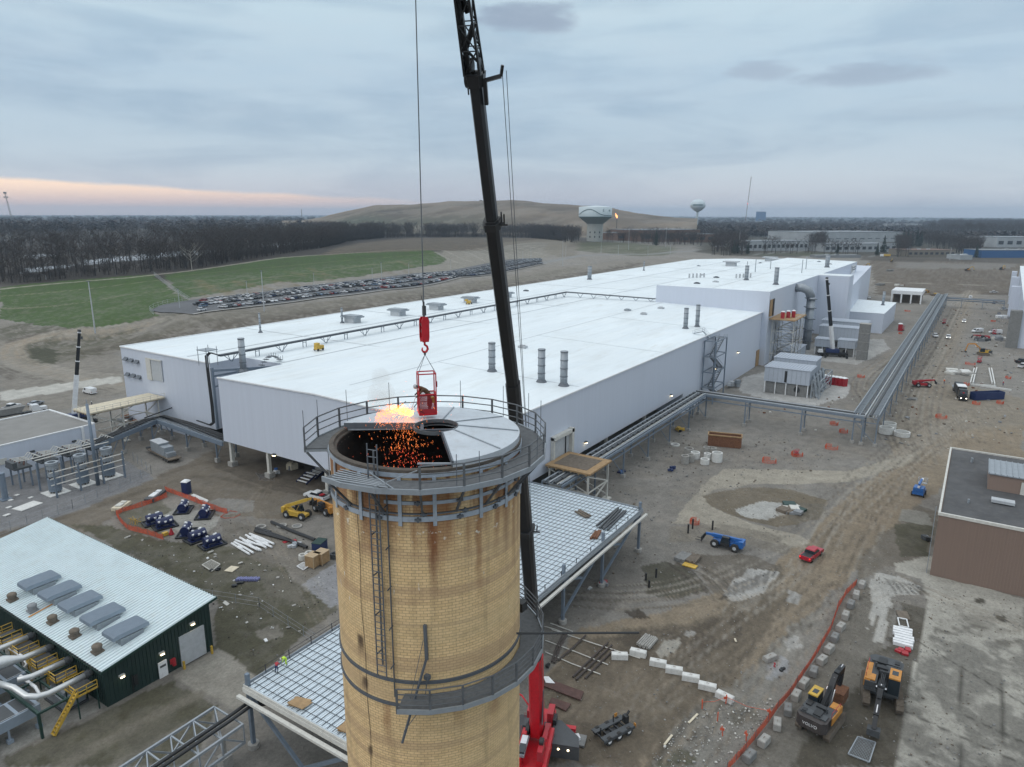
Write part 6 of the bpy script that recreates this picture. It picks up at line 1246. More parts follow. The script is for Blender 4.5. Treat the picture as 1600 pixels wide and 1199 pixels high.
def telehandler(label,body,boom,loc,rz_,up=.18,name='telehandler'):
 t=thing(name,label,'telehandler',loc,rz_)
 m=MB();m.extr_y([(-3.0,.6),(2.4,.6),(2.4,1.1),(-1.2,1.3),(-2.4,1.9),(-3.1,1.7)],-.65,.65);m.build('chassis',body,t)
 m=MB();m.extr_y([(-1.6,.7),(1.2,.7),(1.1,1.5),(-1.5,1.7)],-1.2,-.6);m.build('engine_cover',body,t)
 m=MB();m.bx(-.9,.75,.35,1.2,.8,1.3);m.build('cab_base','black',t);m=MB();frus(m,-.9,.8,.42,1.3,-.75,.45,.38,2.35,.78);m.build('cab','glass',t);m=MB();frus(m,-.8,.55,.42,2.35,-.75,.5,.4,2.45,.78);m.build('cab_roof','black',t)
 a=Vector((-2.8,-.05,2.0));b=Vector((2.6,-.05,2.0+up*5));m=MB();m.beam(a,b,.5,.62);m.build('boom',boom,t);m=MB();m.beam(b-(b-a)*.02,b+(b-a)*.22,.34,.42);m.build('inner_boom',boom,t)
 e=b+(b-a)*.22;m=MB();m.beam(e,e+Vector((.5,0,-1.0)),.3,.4);m.box(e.x+.6,0,e.z-1.0,.15,1.5,.9);m.build('fork_carriage','black',t)
 for s_ in(-.5,.5):m=MB();m.bx(e.x+.65,e.x+1.8,s_-.07,s_+.07,e.z-1.45,e.z-1.38);m.build('fork','black',t)
 m=MB();m.rod((-.3,-.05,1.2),(.9,-.05,2.0+up*3),.10);m.build('lift_ram','chrome',t)
 m=MB();m.bx(-3.3,-2.5,-.95,.95,.9,2.1);m.build('counterweight',body,t)
 for x in(-1.9,1.8):
  for s_ in(-1,1):m=MB();m.rod((x,s_*.85,.76),(x,s_*1.32,.76),.76,n=22);q=m.build('wheel','rubber',t);m=MB();m.rod((x,s_*1.32,.76),(x,s_*1.35,.76),.34,n=12);m.build('rim','grey_lt',q)
 return t
def T2(label,body,boom,a,b,**k):p,r_=at(a,b);return telehandler(label,body,boom,tuple(p),r_,**k)
T2('blue telehandler with long boom parked beside the timber stacks','blue','blue',(1160,862),(1108,849),up=-.02)
T2('dirty yellow telehandler with raised boom left of the orange one by the chimney','yellow','yellow',(447,805),(484,812),up=.45);T2('orange yellow telehandler right of the dirty yellow one beside the chimney','orange','orange',(524,808),(492,793),up=-.02)
T2('red telehandler on the dirt beside the corner of the pipe bridge','red','red',(1424,604),(1458,605),up=.1)
T2('red telehandler among parked vans by the right hall','red','red',(1545,532),(1522,531),up=.05)
M('cw_dark',(.045,.038,.037),.6,nz=.3,dirt=(.12,.10,.08),dirt_amt=.6)
def excavator(label,loc,rz_,house,cabc,boomc,pts_,swing=0,bucket=True,name='excavator',sc=1.0,counter='grey_dk',writing=None):
 t=thing(name,label,'excavator',loc,rz_);t.scale=(sc,)*3
 S_=Matrix.Rotation(swing,4,'Z')
 for s_ in(-1,1):
  m=MB();m.X=S_;m.extr_y([(-2.3,.55),(-2.1,.1),(2.1,.1),(2.3,.55),(2.1,.95),(-2.1,.95)],s_*1.05 if s_>0 else-1.65,s_*1.65 if s_>0 else-1.05)
  for k in range(22):m.box(-2.1+k*.2,s_*1.35,.98,.07,.6,.05)
  m.build('track','wood_dark',t)
 m=MB();m.rod((0,0,.9),(0,0,1.25),.8,n=20);m.box(0,0,.75,1.4,2.2,.5);m.build('turntable','grey_dk',t)
 m=MB();m.prism([(-2.6,-1.4),(1.5,-1.4),(1.5,1.4),(-2.6,1.4)],1.25,1.5);m.extr_y([(-2.2,1.5),(1.4,1.5),(1.4,2.1),(-2.2,2.35)],-1.42,-.45);h_=m.build('house','grey_dk' if house!='yellow' else house,t)
 m=MB();m.extr_y([(-1.5,1.5),(1.3,1.5),(1.3,2.14),(-1.5,2.33)],-1.50,-1.0 if house=='orange' else-1.43);m.bx(.2,1.2,-1.45,-.6,2.15,2.25);m.build('side_panel','orange',t)
 for hh_ in(-.12,0,.12):m=MB();m.tube([(-.2,hh_,2.3),(.7,hh_,2.8)]+[tuple(Vector(q_[0]).lerp(Vector(q_[1]),.5)+Vector((0,hh_,.42)))for q_ in pts_[:2]],.05,5);m.build('hose','black',t)
 m=MB();m.box(-.9,.9,2.5,.8,.5,.2);m.box(-1.9,-.3,2.56,1.0,.7,.16);m.box(-.8,-.2,2.5,.5,.9,.25);m.box(-2.2,.9,2.52,.5,.4,.12);m.build('hood_detail','black',t)
 m=MB();m.prism([(-3.1,-1.0),(-2.7,-1.42),(-1.6,-1.42),(-1.6,1.42),(-2.7,1.42),(-3.1,1.0)],1.2,2.35);m.build('counterweight',counter,t)
 m=MB();m.bx(-1.6,-.3,-.4,1.35,1.5,2.45);m.bx(-2.5,-1.7,-1.2,1.2,2.36,2.5);m.rod((-1.0,-.8,2.2),(-1.0,-.8,2.75),.09);m.build('engine_hood',house if house!='orange' else 'grey_dk',t)
 m=MB();frus(m,-.25,1.5,.46,1.5,-.2,1.35,.44,2.95,.92);m.build('cab','glass',t);m=MB();m.bx(-.3,1.4,.46,1.38,2.95,3.08);m.build('cab_roof',cabc,t);m=MB();m.bx(.1,.8,.65,1.15,3.081,3.10);m.build('roof_window','glass',t)
 for(a,b,w,h__)in pts_:m=MB();m.beam(a,b,w,h__);m.build('boom' if w>.4 else 'stick',boomc,t)
 a=Vector(pts_[0][0]);b=Vector(pts_[0][1]);m=MB()
 for s_ in(-.35,.35):m.rod((a.x+.5,s_,a.z-.4),a.lerp(b,.6)+Vector((0,s_,-.1)),.09)
 m.build('boom_ram','chrome',t);c_=Vector(pts_[-1][1]);m=MB();m.rod(a.lerp(b,.8)+Vector((0,0,.35)),Vector(pts_[-1][0])+Vector((0,0,.3)),.08);m.build('stick_ram','chrome',t)
 if bucket=='big':m=MB();m.extr_y([(c_.x-1.3,c_.z),(c_.x+.2,c_.z+.2),(c_.x+.3,c_.z-.9),(c_.x-.3,c_.z-1.2),(c_.x-1.5,c_.z-1.1)],-.9,.9);m.build('bucket','rust',t)
 elif bucket:m=MB();m.extr_y([(c_.x-.5,c_.z),(c_.x+.3,c_.z+.1),(c_.x+.3,c_.z-.5),(c_.x-.2,c_.z-.8),(c_.x-.7,c_.z-.5)],-.5,.5);m.build('bucket','grey_dk',t)
 m=MB();rail(m,[(-1.4,-1.38,2.3),(.9,-1.38,2.1)],.5,.8,.04,1);m.build('handrail','red',t)
 if writing:
  cu=bpy.data.curves.new('lettering','FONT');cu.body=writing;cu.size=.42;cu.extrude=.01;cu.align_x='CENTER';cu.align_y='CENTER';o=bpy.data.objects.new('lettering',cu);scene.collection.objects.link(o)
  dg=bpy.context.evaluated_depsgraph_get();me2=bpy.data.meshes.new_from_object(o.evaluated_get(dg));bpy.data.objects.remove(o);me2.materials.clear();me2.materials.append(MATS['white_paint']);o=bpy.data.objects.new('lettering',me2);scene.collection.objects.link(o);o.parent=t;o.location=(-3.12,0,1.75);o.rotation_euler=(pi/2,0,-pi/2)
 return t
p,r_=at((1262,1158),(1300,1108));
excavator('dark grey excavator with yellow cab roof nearest the bottom of the picture',tuple(p),r_,'grey_dk','yellow','boomblack',[((.6,0,1.8),(3.1,0,4.0),.55,.6),((3.1,0,4.0),(5.0,0,3.9),.5,.55),((5.0,0,3.9),(4.6,0,1.9),.38,.45)],bucket='big',sc=1.22,writing='VOLVO',counter='cw_dark').location
p,r_=at((1384,1052),(1368,1130))
excavator('orange and grey excavator with boom lowered towards the viewer beside the dark one',tuple(p),r_,'orange','orange','boomblack',[((.6,0,1.9),(3.4,0,2.9),.6,.6),((3.4,0,2.9),(5.6,0,1.7),.42,.45),((5.6,0,1.7),(6.4,0,.9),.36,.4)],swing=.15,bucket=True,sc=1.38)
p,r_=at((1552,556),(1520,554));excavator('yellow excavator with dark stick working on the far side of the yard',tuple(p),r_,'yellow','black','orange',[((.6,0,1.9),(3.6,0,4.8),.5,.6),((3.6,0,4.8),(6.2,0,4.6),.5,.55),((6.2,0,4.6),(6.9,0,1.4),.36,.4)])
for px,lb in(((1352,418),'small far yellow excavator right behind the hall corner'),((1393,410),'small far excavator beside the grey gravel strip'),((1512,424),'far orange excavator at the earthworks near the white tank'),((1565,422),'far orange excavator at the right of the earthworks')):
 p,_=at(px);excavator(lb,tuple(p),R.uniform(0,6),'yellow' if 'yellow' in lb else 'orange','black','yellow',[((.6,0,1.9),(3.6,0,4.8),.5,.6),((3.6,0,4.8),(6.2,0,4.6),.5,.55),((6.2,0,4.6),(6.9,0,1.4),.36,.4)])
def smallcrane(label,foot,top,mid,rz_,zbase=2.2,w=1.1):
 t=thing('mobile_crane',label,'crane',(foot.x,foot.y,0),world=True);a=Vector((foot.x,foot.y,zbase+1))
 m=MB();m.beam(a,a.lerp(top,mid),w*1.1,w*1.25);m.build('boom_base','white_paint',t)
 for i in range(3):f0=mid+(1-mid)*i/3;f1=mid+(1-mid)*(i+1)/3;m=MB();m.beam(a.lerp(top,f0),a.lerp(top,f1),w*(.9-.12*i),w*(1-.12*i));m.build('boom_section','boomblack',t);m=MB();m.beam(a.lerp(top,f1-.012),a.lerp(top,f1),w*(1.0-.1*i),w*(1.12-.1*i));m.build('boom_collar','white_paint',t)
 m=MB();m.beam(top,top+Vector((0,0,.7)),.5,1.0);m.beam(a.lerp(top,.93)+CR*.4,a.lerp(top,.93)+CR*1.0,.3,.9);m.build('boom_head','grey_dk',t)
 X=Matrix.Translation((foot.x,foot.y,0))@Matrix.Rotation(rz_,4,'Z')
 m=MB();m.X=X;m.bx(-6,6,-1.3,1.3,.8,1.7);m.build('carrier','black',t);m=MB();m.X=X;m.bx(-2.5,2.8,-1.3,1.3,1.8,3.3);m.build('superstructure','navy',t);m=MB();m.X=X;frus(m,3.9,6,1.25,1.7,4.1,5.6,1.1,2.9);m.build('cab','white_paint',t)
 for x in(-4.5,-3,2.2,4.4):
  for s_ in(-1,1):m=MB();m.X=X;m.rod((x,s_*.9,.65),(x,s_*1.35,.65),.65,n=14);m.build('wheel','rubber',t)
 for x in(-5.2,3.3):m=MB();m.X=X;m.bx(x-.25,x+.25,-4,4,.7,1.1);m.bx(x-.4,x+.4,-4.3,-3.6,0,.9);m.bx(x-.4,x+.4,3.6,4.3,0,.9);m.build('outrigger','black',t)
f_=Gz(1300,557,0);k_=ray(1292,436);tt_=(Vector((f_.x,f_.y,0)).length*.985)/Vector((k_.x,k_.y,0)).length;smallcrane('blue and white mobile crane with slim raised boom in front of the tall white wing',f_,Vector((0,0,60))+k_*tt_,.34,1.9)
f_=Vector((100,214,0));k_=ray(124,519);tt_=Vector((f_.x,f_.y,0)).length/Vector((k_.x,k_.y,0)).length;t_top=Vector((0,0,60))+k_*tt_;d0=ray(116,648);t0_=Vector((f_.x,f_.y,0)).length/Vector((d0.x,d0.y,0)).length;f_=Vector((0,0,60))+d0*t0_;smallcrane('white mobile crane behind the left white building, boom half white and half black',Vector((f_.x,f_.y,0)),t_top,.48,.3,w=1.0)
p,r_=at((1494,610),(1508,632))
t=thing('semi_truck','black semi truck with white covered load and lit headlights on the dirt road','truck',tuple(p),r_)
m=MB();frus(m,1.5,5.0,1.25,.7,1.6,4.2,1.15,3.4);m.build('cab','paint_black',t);m=MB();m.bx(4.6,6.3,-1.0,1.0,.6,1.9);m.build('bonnet','paint_black',t);m=MB();m.add([(4.86,-1.0,2.0),(4.86,1.0,2.0),(4.3,.95,3.1),(4.3,-.95,3.1)],[(0,1,2,3)]);m.build('windscreen','glass',t);m=MB();m.box(4.65,0,2.5,.3,.5,.4);m.build('sun_visor','red',t)
m=MB();m.bx(-7.5,1.1,-1.3,1.3,1.1,3.7);m.build('trailer_box','black',t);m=MB();m.bx(-3.0,1.2,-1.32,1.32,3.7,3.95);m.build('tarp_cover','white_paint',t);m=MB();m.bx(-12.5,-7.4,-1.25,1.25,1.1,1.4);m.box(-10,0,1.9,4,1.6,1.0);m.build('flatbed','galv',t)
wheels(t,(5.2,1.2,-.2,-8,-9.5),1.25,.55,.4)
for s_ in(-1,1):m=MB();m.box(6.32,s_*.75,1.0,.1,.35,.25);m.build('headlight','headlamp',t)
def scale_thing(t,k):t.scale=(k,)*3
p,r_=at((1519,625),(1564,623));t=thing('roll_off_container','dark blue open waste container beside the semi truck','container',tuple(p),r_);LL=(ground(1519,625)-ground(1564,623)).length/2
for a,b,c_,d_ in((-LL,LL,-1.3,-1.2),(-LL,LL,1.2,1.3),(-LL,-LL+.1,-1.2,1.2),(LL-.1,LL,-1.2,1.2)):m=MB();m.bx(a,b,c_,d_,.2,2.6);m.build('side_panel','navy',t)
m=MB();m.bx(-LL,LL,-1.25,1.25,.1,.3);m.build('floor','navy',t);m=MB()
for k in range(12):m.bx(-LL+.4+k*LL/6,-LL+.55+k*LL/6,-1.36,-1.3,.3,2.5)
m.build('side_rib','navy',t);m=MB();m.box(0,0,1.6,LL*1.7,2.2,.5);m.build('waste_fill','wood_dark',t)
p,r_=at((25,652),(62,645));t=thing('dump_truck','white cab dump truck with muddy grey trailer at the left edge','truck',tuple(p),r_)
m=MB();frus(m,1.0,3.4,1.2,1.0,1.1,2.9,1.1,2.9);m.build('cab','paint_white',t);m=MB();m.bx(3.2,5.2,-.9,.9,.8,1.9);m.build('bonnet','paint_white',t);m=MB();m.add([(3.3,-1,1.7),(3.3,1,1.7),(2.95,.95,2.6),(2.95,-.95,2.6)],[(0,1,2,3)]);m.build('windscreen','glass',t)
m=MB();m.bx(-9,1.0,-.6,.6,.8,1.1);m.build('frame','grey_dk',t);m=MB();m.extr_y([(-12,1.4),(-2,1.4),(-.6,3.2),(-13,3.2)],-1.3,1.3);m.build('tipper_body','concrete_dark',t);wheels(t,(4.2,.3,-1.1,-9,-10.3),1.2,.55,.4)
p,r_=at((232,702),(283,727));t=thing('flat_trailer','low flat trailer parked under the pipe rack carrying a grey machine','trailer',tuple(p),r_);m=MB();m.bx(-6.5,6.5,-1.5,1.5,.8,1.05);m.build('bed','wood_dark',t);wheels(t,(2.5,3.7,4.9),1.4,.42,.3);m=MB();m.bx(-7.5,-6.5,-1.3,1.3,.9,1.3);m.build('gooseneck','grey_dk',t)
t=thing('air_handling_unit','light grey stepped machine loaded on the flat trailer','air handling unit',(p.x,p.y,1.06),r_);m=MB();m.bx(-4.5,.5,-1.2,1.2,0,2.6);m.build('casing','galv',t);m=MB();m.bx(.6,3.2,-1.2,1.2,0,2.2);m.build('casing','galv',t);m=MB();m.bx(3.3,4.6,-1.1,1.1,0,1.1);m.build('casing','galv',t);m=MB();m.bx(-4.6,.6,-1.3,1.3,2.6,2.75);m.build('top_cover','grey_lt',t)
p,r_=at((938,1158),(976,1138));t=thing('boom_dolly','dark grey three axle crane dolly trailer standing near the red crane','trailer',tuple(p),r_);t.scale=(.80,)*3
m=MB();m.bx(-2.9,2.9,-1.5,-.55,1.0,1.2);m.build('deck','grey_dk',t);m=MB();m.bx(-2.9,2.9,.55,1.5,1.0,1.2);m.build('deck','grey_dk',t);m=MB()
for x in(-2.6,-1.5,-.4,.7,1.8,2.7):m.bx(x-.1,x+.1,-.56,.56,.85,1.05)
m.build('cross_member','black',t);m=MB();m.bx(2.2,2.8,-.4,.4,1.0,2.2);m.beam((2.5,0,2.0),(3.2,0,2.7),.25);m.build('saddle','black',t);m=MB();m.beam((-2.4,0,1.0),(-2.4,0,2.2),.15);m.build('stanchion','black',t);m=MB();m.beam((.9,.9,1.2),(.8,.9,2.3),.12);m.build('stanchion','black',t);wheels(t,(-1.9,0,1.9),1.55,.66,.4,'white_paint');m=MB();m.bx(-3.0,3.0,-1.58,-1.5,.75,1.15);m.build('side_skirt','grey_dk',t);m=MB();m.bx(-1.6,1.2,-.45,.45,.7,.8);m.build('inner_frame','black',t)
m=MB();m.box(1.4,1.0,2.1,.5,.1,.6);m.build('warning_flag','orange',t);m=MB();m.box(3.2,-1.3,1.1,.1,.4,.6);m.build('warning_flag','orange',t)
p,_=at((899,1158));t=thing('steel_plate_pallet','grey pallet with straps beside the crane counterweight','pallet',tuple(p),.3);m=MB();m.box(0,0,.2,1.8,2.4,.25);m.build('base','concrete_dark',t);m=MB();m.box(0,0,.5,.8,1.0,.35,.5);m.build('strap_bundle','white_paint',t)
p,r_=at((1430,782),(1440,765));t=thing('boom_lift','blue and white boom lift parked beside the brown building','boom lift',tuple(p),r_);m=MB();m.bx(-1.6,1.6,-1.1,1.1,.5,1.2);m.build('chassis','blue',t);m=MB();m.bx(-1.5,.8,-1.0,1.0,1.25,2.0);m.build('turret','blue',t);m=MB();m.beam((-1.5,0,2.2),(3.6,0,2.6),.4,.5);m.build('boom','white_paint',t);m=MB();m.beam((-1.2,0,2.7),(2.0,0,3.0),.4,.4);m.build('upper_boom','blue',t);m=MB();rail(m,[(3.6,-.9,1.6),(4.5,-.9,1.6),(4.5,.9,1.6),(3.6,.9,1.6),(3.6,-.9,1.6)],1.1,1);m.bx(3.6,4.5,-.9,.9,1.5,1.6);m.build('basket','grey_lt',t);wheels(t,(-1.1,1.1),1.3,.48,.3)
for px,lb in(((1410,517),'red scissor lift left of the portable toilet by the annex'),((1475,506),'small red lift machine right of the pipe bridge'),((1530,567),'red skid machine behind the white formwork footings'),((1244,712),'orange red plate compactor behind the haul road'),((1553,523),'red scissor lift behind the parked vans'),((1560,495),'dark blue forklift near the grey stair core'),((1553,475),'blue container by the far end of the right hall')):
 p,_=at(px);c_='navy' if 'blue' in lb else 'red';t=thing('scissor_lift' if 'lift' in lb and 'fork' not in lb else 'site_machine',lb,'machine',tuple(p),R.uniform(-.4,.4));m=MB();m.bx(-1.2,1.2,-.6,.6,.35,1.0);m.build('chassis',c_,t);m=MB();m.beam((-1,-.4,1),(1,-.4,1.7),.1);m.beam((1,-.4,1),(-1,-.4,1.7),.1);m.beam((-1,.4,1),(1,.4,1.7),.1);m.beam((1,.4,1),(-1,.4,1.7),.1);m.build('linkage',c_,t);m=MB();m.bx(-1.2,1.2,-.6,.6,1.7,1.8);rail(m,[(-1.2,-.6,1.8),(1.2,-.6,1.8),(1.2,.6,1.8),(-1.2,.6,1.8),(-1.2,-.6,1.8)],.9,1.2,.06);m.build('work_platform',c_,t);wheels(t,(-.8,.8),.65,.25,.2)
 if px[0]<1300:scale_thing(t,.6)
p,_=at((292,771));portable_toilet('portable_toilet','navy portable toilet with white roof behind the orange net fence',tuple(p),.4,'navy').scale=(1.25,1.25,1.3)
for i,lb in enumerate(('leftmost','second','third','fourth','fifth','rightmost')):p,_=at((1288+i*6,599+i*.9));q=dup(T0,(p.x,p.y,0),.9,'red portable toilet, %s in the row of six behind the air handling units'%lb,'row of six red toilets',scale=(1.5,1.5,1.35));q['label']=('red portable toilet, %s in the row of six behind the grey units'%lb)
p,_=at((1406,517));dup(T0,(p.x,p.y,0),.2,'single red portable toilet standing near the white annex corner',None,scale=(1.7,1.7,1.7)).pop('group',0)
M('tank_blue',(.010,.018,.075),.35)
def tank(lb,px,rz_,tray=True):
 p,_=at(px);t=thing('blue_tank',lb,'tank',tuple(p),rz_,'blue tanks on trays in the netted yard');m=MB();m.rod((-1.5,0,1.15),(1.5,0,1.15),.78,n=18);m.build('shell','tank_blue',t,False);m=MB();[m.bx(x-.12,x+.12,-.7,.7,.15,.8)for x in(-1,1)];m.bx(-1.6,1.6,-.9,.9,.1,.25);m.build('skid','tank_blue',t)
 for k,(x,y,z)in enumerate(((-.8,0,1.95),(.5,0,1.98),(0,-.72,1.3),(1.0,-.72,1.4),(-1.1,-.66,1.5),(.9,.3,1.9))):m=MB();m.box(x,y,z,.42,.3,.3,.2*k);m.build('white_fitting','white_paint',t)
 m=MB();s_=1.0
 for a,b in(((-2.1,-1.5),(2.1,-1.5)),((2.1,-1.5),(2.1,1.5)),((2.1,1.5),(-2.1,1.5)),((-2.1,1.5),(-2.1,-1.5))):m.beam((*a,.14),(*b,.14),.22,.26)
 m.bx(-2,2,-1.4,1.4,.03,.08);m.build('spill_tray','black',t)
for lb,px,a in(('dark blue tank farthest back on the concrete pad, left',(287,798),.75),('dark blue tank at the right corner of the concrete pad',(320,806),.75),('dark blue tank leftmost, beside the orange net',(242,817),-.3),('dark blue tank next to the leftmost one',(258,823),-.3),('dark blue tank at the near edge of the concrete pad',(292,834),.75),('dark blue tank in the middle of the near row of three',(309,843),-.1),('dark blue tank at the right end of the near row of three',(332,852),-.2)):tank(lb,px,a)
p,_=at((268,835));t=thing('traffic_cone','red cone and yellow bin beside the near blue tank','cone',tuple(p));m=MB();m.lathe([(.5,0),(.12,1.2),(.02,1.25)],12);m.build('cone','red',t);m=MB();m.box(-.9,.6,.3,1.0,.7,.6);m.build('bin','yellow',t)
p,_=at((212,818));t=thing('pipe_rack_stand','small yellow tangled stand inside the orange net','stand',tuple(p));m=MB();[m.rod((R.uniform(-1,1),R.uniform(-1,1),0),(R.uniform(-1,1),R.uniform(-1,1),1.3),.05)for _ in range(9)];m.build('bars','yellow',t)
M('platebrown',(.085,.045,.038),.8,nz=.3)
M('raildark',(.06,.05,.045),.8,dirt=(.14,.06,.04),dirt_amt=.5)
M('net',(.58,.11,.055),.85,nz=.3,ns=3)
def net(name,label,px,h=1.0,group=None,mat='net',sp=2.2,jit=.25):
 P=[ground(*q)for q in px];t=thing(name,label,'safety fence',tuple(P[0]),0,group,world=True);Q=[]
 for a,b in zip(P[:-1],P[1:]):n_=max(1,int((b-a).length/sp));Q+=[a.lerp(b,k/n_)for k in range(n_)]
 Q.append(P[-1]);tops=[q+Vector((R.uniform(-.1,.1),R.uniform(-.1,.1),h*R.uniform(1-jit,1.0)))for q in Q]
 m=MB();N5=6
 for i in range(len(Q)-1):
  a,b,c_,d_=Q[i],Q[i+1],tops[i+1],tops[i]
  for k in range(5):
   f=k/5
   z0=a.lerp(d_,f+.02);z1=b.lerp(c_,f+.02);z2=b.lerp(c_,f+.155);z3=a.lerp(d_,f+.155);mid0=z0.lerp(z1,.5)-Vector((0,0,.06*k));mid1=z3.lerp(z2,.5)-Vector((0,0,.06*k));m.add([z0,mid0,mid1,z3],[(0,1,2,3)]);m.add([mid0,z1,z2,mid1],[(0,1,2,3)])
  L_=(b-a).length;n3=max(2,int(L_/.35))
  for k in range(n3):m.beam(a.lerp(b,k/n3)+Vector((0,0,.03)),d_.lerp(c_,k/n3),.04)
 m.build('netting',mat,t)
 for q,u in zip(Q,tops):m=MB();m.rod(q,u+Vector((0,0,.12)),.035,n=5);m.build('post','galv_dark',t)
 return t
net('orange_net_fence','orange plastic net fence around the left part of the blue tank yard',[(256,844),(232,836),(200,828),(188,816),(182,806),(192,800),(222,792),(262,777)],1.3)
net('orange_net_fence','orange plastic net fence behind the blue tank yard near the navy toilet',[(258,767),(285,777),(318,790),(335,798),(356,803)],1.5)
net('orange_net_fence','long orange plastic net fence beside the row of grey concrete blocks',[(1338,914),(1322,930),(1310,950),(1298,985),(1275,1025),(1255,1055),(1235,1085),(1215,1108),(1200,1130),(1180,1155),(1150,1190),(1135,1205)],1.25,jit=.1)
ON='short orange net barriers round holes in the yard'
for i,(px,lb)in enumerate((((1304,664),'orange net barrier in front of the pipe rack leg near the rings'),((1318,676),'ring of thin red stakes beside the pipe rack corner'),((1470,653),'orange net barrier inside the loop of the dirt road'),((1245,712),'orange net barrier behind the pale haul road'),((1298,701),'small orange net barrier beside the blue pipe'),((1201,722),'orange net barrier left of the compactor'),((1525,632),'orange net barrier below the blue container'),((1563,631),'orange net barrier right of the blue container'),((1510,602),'orange net barrier left of the white footings'),((1575,592),'orange net barrier right of the white footings'),((1515,570),'orange net barrier above the white footings'),((1407,522),'orange net barrier beside the single red toilet'),((1552,503),'orange net barrier near the grey stair core'),((1418,487),'orange net barrier behind the annex'),((1345,590),'orange net barrier behind the pipe bridge'),((360,805),'heap of orange netting on the dirt near the tanks'),((1085,818),'red flag barrier beside the black posts'))):
 p=ground(*px);s_=1.0+R.random()*.9;q=lambda a,b:(p.x+a*s_,p.y+b*s_)
 t=thing('orange_net_barrier',lb,'barrier',tuple(p),0,ON,world=True);m=MB();pts_=[Vector((*q(cos(a)*R.uniform(.7,1.2),sin(a)*R.uniform(.7,1.2)),p.z))for a in np.linspace(0,5.4,7)]
 hh=1.0 if i!=15 else .3
 for a,b in zip(pts_[:-1],pts_[1:]):
  for k in range(3):z0=Vector((0,0,hh*(.1+k*.3)));z1=z0+Vector((0,0,hh*.08));m.add([a+z0,b+z0,b+z1,a+z1],[(0,1,2,3)])
  for k in range(5):m.beam(a.lerp(b,k/5),a.lerp(b,k/5)+Vector((0,0,hh*.95)),.06)
 m.build('netting','net',t)
def block(name,label,px,rz_,L_,W_,H_,mat,group):
 p=ground(*px);t=thing(name,label,'concrete block',(p.x,p.y,0),rz_,group);m=MB();b=.08
 m.add([(x*(L_/2-(b if z else 0)),y*(W_/2-(b if z else 0)),z)for z in(0,)for x in(-1,1)for y in(-1,1)]+[(x*L_/2,y*W_/2,H_-b)for x in(-1,1)for y in(-1,1)]+[(x*(L_/2-b),y*(W_/2-b),H_)for x in(-1,1)for y in(-1,1)],[(0,2,3,1),(8,9,11,10),(0,1,5,4),(1,3,7,5),(3,2,6,7),(2,0,4,6),(4,5,9,8),(5,7,11,9),(7,6,10,11),(6,4,8,10)]);m.build('block',mat,t)
 m=MB();m.tube([(-.18,0,H_-.01),(-.1,0,H_+.08),(.1,0,H_+.08),(.18,0,H_-.01)],.02,5);m.build('lifting_loop','rust',t)
WB=[(968,1029,-.05),(997,1024,-.42),(1028,1040,-.32),(1053,1051,-.27),(1079,1063,-.3),(1105,1077,-.38),(1132,1093,-.75)]
base_a=atan2(-CR.y*0+CR.y,CR.x)
od=['first','second','third','fourth','fifth','sixth','seventh','eighth','ninth','tenth','eleventh','twelfth','thirteenth','fourteenth','fifteenth','sixteenth']
for i,(x,y,a)in enumerate(WB):block('white_barrier_block','%s white concrete block from the left in the curved row across the mud'%od[i],(x,y),base_a+a,2.25,.85,.85,'concrete_white','white blocks in a curved row')
FB=[(440,352),(413,400),(388,445),(363,497),(340,552),(312,602),(287,655),(253,708),(213,762),(168,817),(131,875),(92,942),(42,1010),(-20,1090),(-88,1162)]
for i,(x,y)in enumerate(FB):a=ground(1200+x/3.005,800+y/3.005);block('grey_barrier_block','%s grey concrete block counting from the far end of the orange net'%od[i],(1200+x/3.005,800+y/3.005),base_a+.95+R.uniform(-.25,.25),1.65,.9,.9,'concrete' if i%3!=2 else 'concrete_dark','grey blocks along the orange net')
block('grey_barrier_block','pale block lying alone left of the net near the dark bag',(1203,1031),base_a+.5,2.0,.9,.7,'concrete',None)
def ringc(px,r_,h_,lb,name='concrete_ring',mat='concrete_white',group='concrete rings'):
 p=ground(*px);t=thing(name,lb,'concrete ring',(p.x,p.y,0),0,group);m=MB();m.lathe([(r_,0),(r_,h_),(r_-.28,h_),(r_-.28,.05),(r_,0)],28);m.build('ring',mat,t,False);m=MB();m.lathe([(r_-.3,.06),(.01,.06)],20);m.build('inner_floor','concrete_dark',t)
ringc((1389,669),1.85,1.6,'large white concrete ring behind the other two near the pipe bridge corner');ringc((1384,677),1.85,1.8,'large white concrete ring nearest the pipe bridge leg');ringc((1409,681),2.05,1.2,'large low white concrete ring right of the other two')
for px,r_,h_,lb in(((1070,724),1.0,2.0,'grey concrete cylinder at the left front of the small group'),((1079,721),.95,1.7,'grey concrete cylinder second from the left in the small group'),((1086,716),1.15,1.6,'pale concrete ring in the middle of the small group'),((1076,709),1.2,1.5,'grey concrete ring at the back left of the small group'),((1101,725),1.1,1.3,'low white ring at the front of the small group'),((1105,718),.9,1.6,'grey concrete cylinder behind the low white ring'),((1104,708),1.0,1.6,'concrete ring at the back of the small group'),((1114,709),.9,1.6,'concrete cylinder back right in the small group'),((1120,721),1.3,2.3,'tall white ring at the right end of the small group'),((1055,696),1.2,.35,'flat white ring lying under the pipe rack')):ringc(px,r_,h_,lb,mat='concrete_white' if 'white' in lb or 'pale' in lb else 'concrete',group='small concrete rings')
for px,lb in(((378,826),'grey concrete ring beside the black pipe'),((410,822),'flat grey ring by the yellow telehandler'),((434,823),'flat grey ring right under the yellow telehandler')):ringc((px[0]+30,px[1]),1.0,.5 if 'flat' not in lb else .2,lb,mat='concrete',group='rings by the telehandlers')
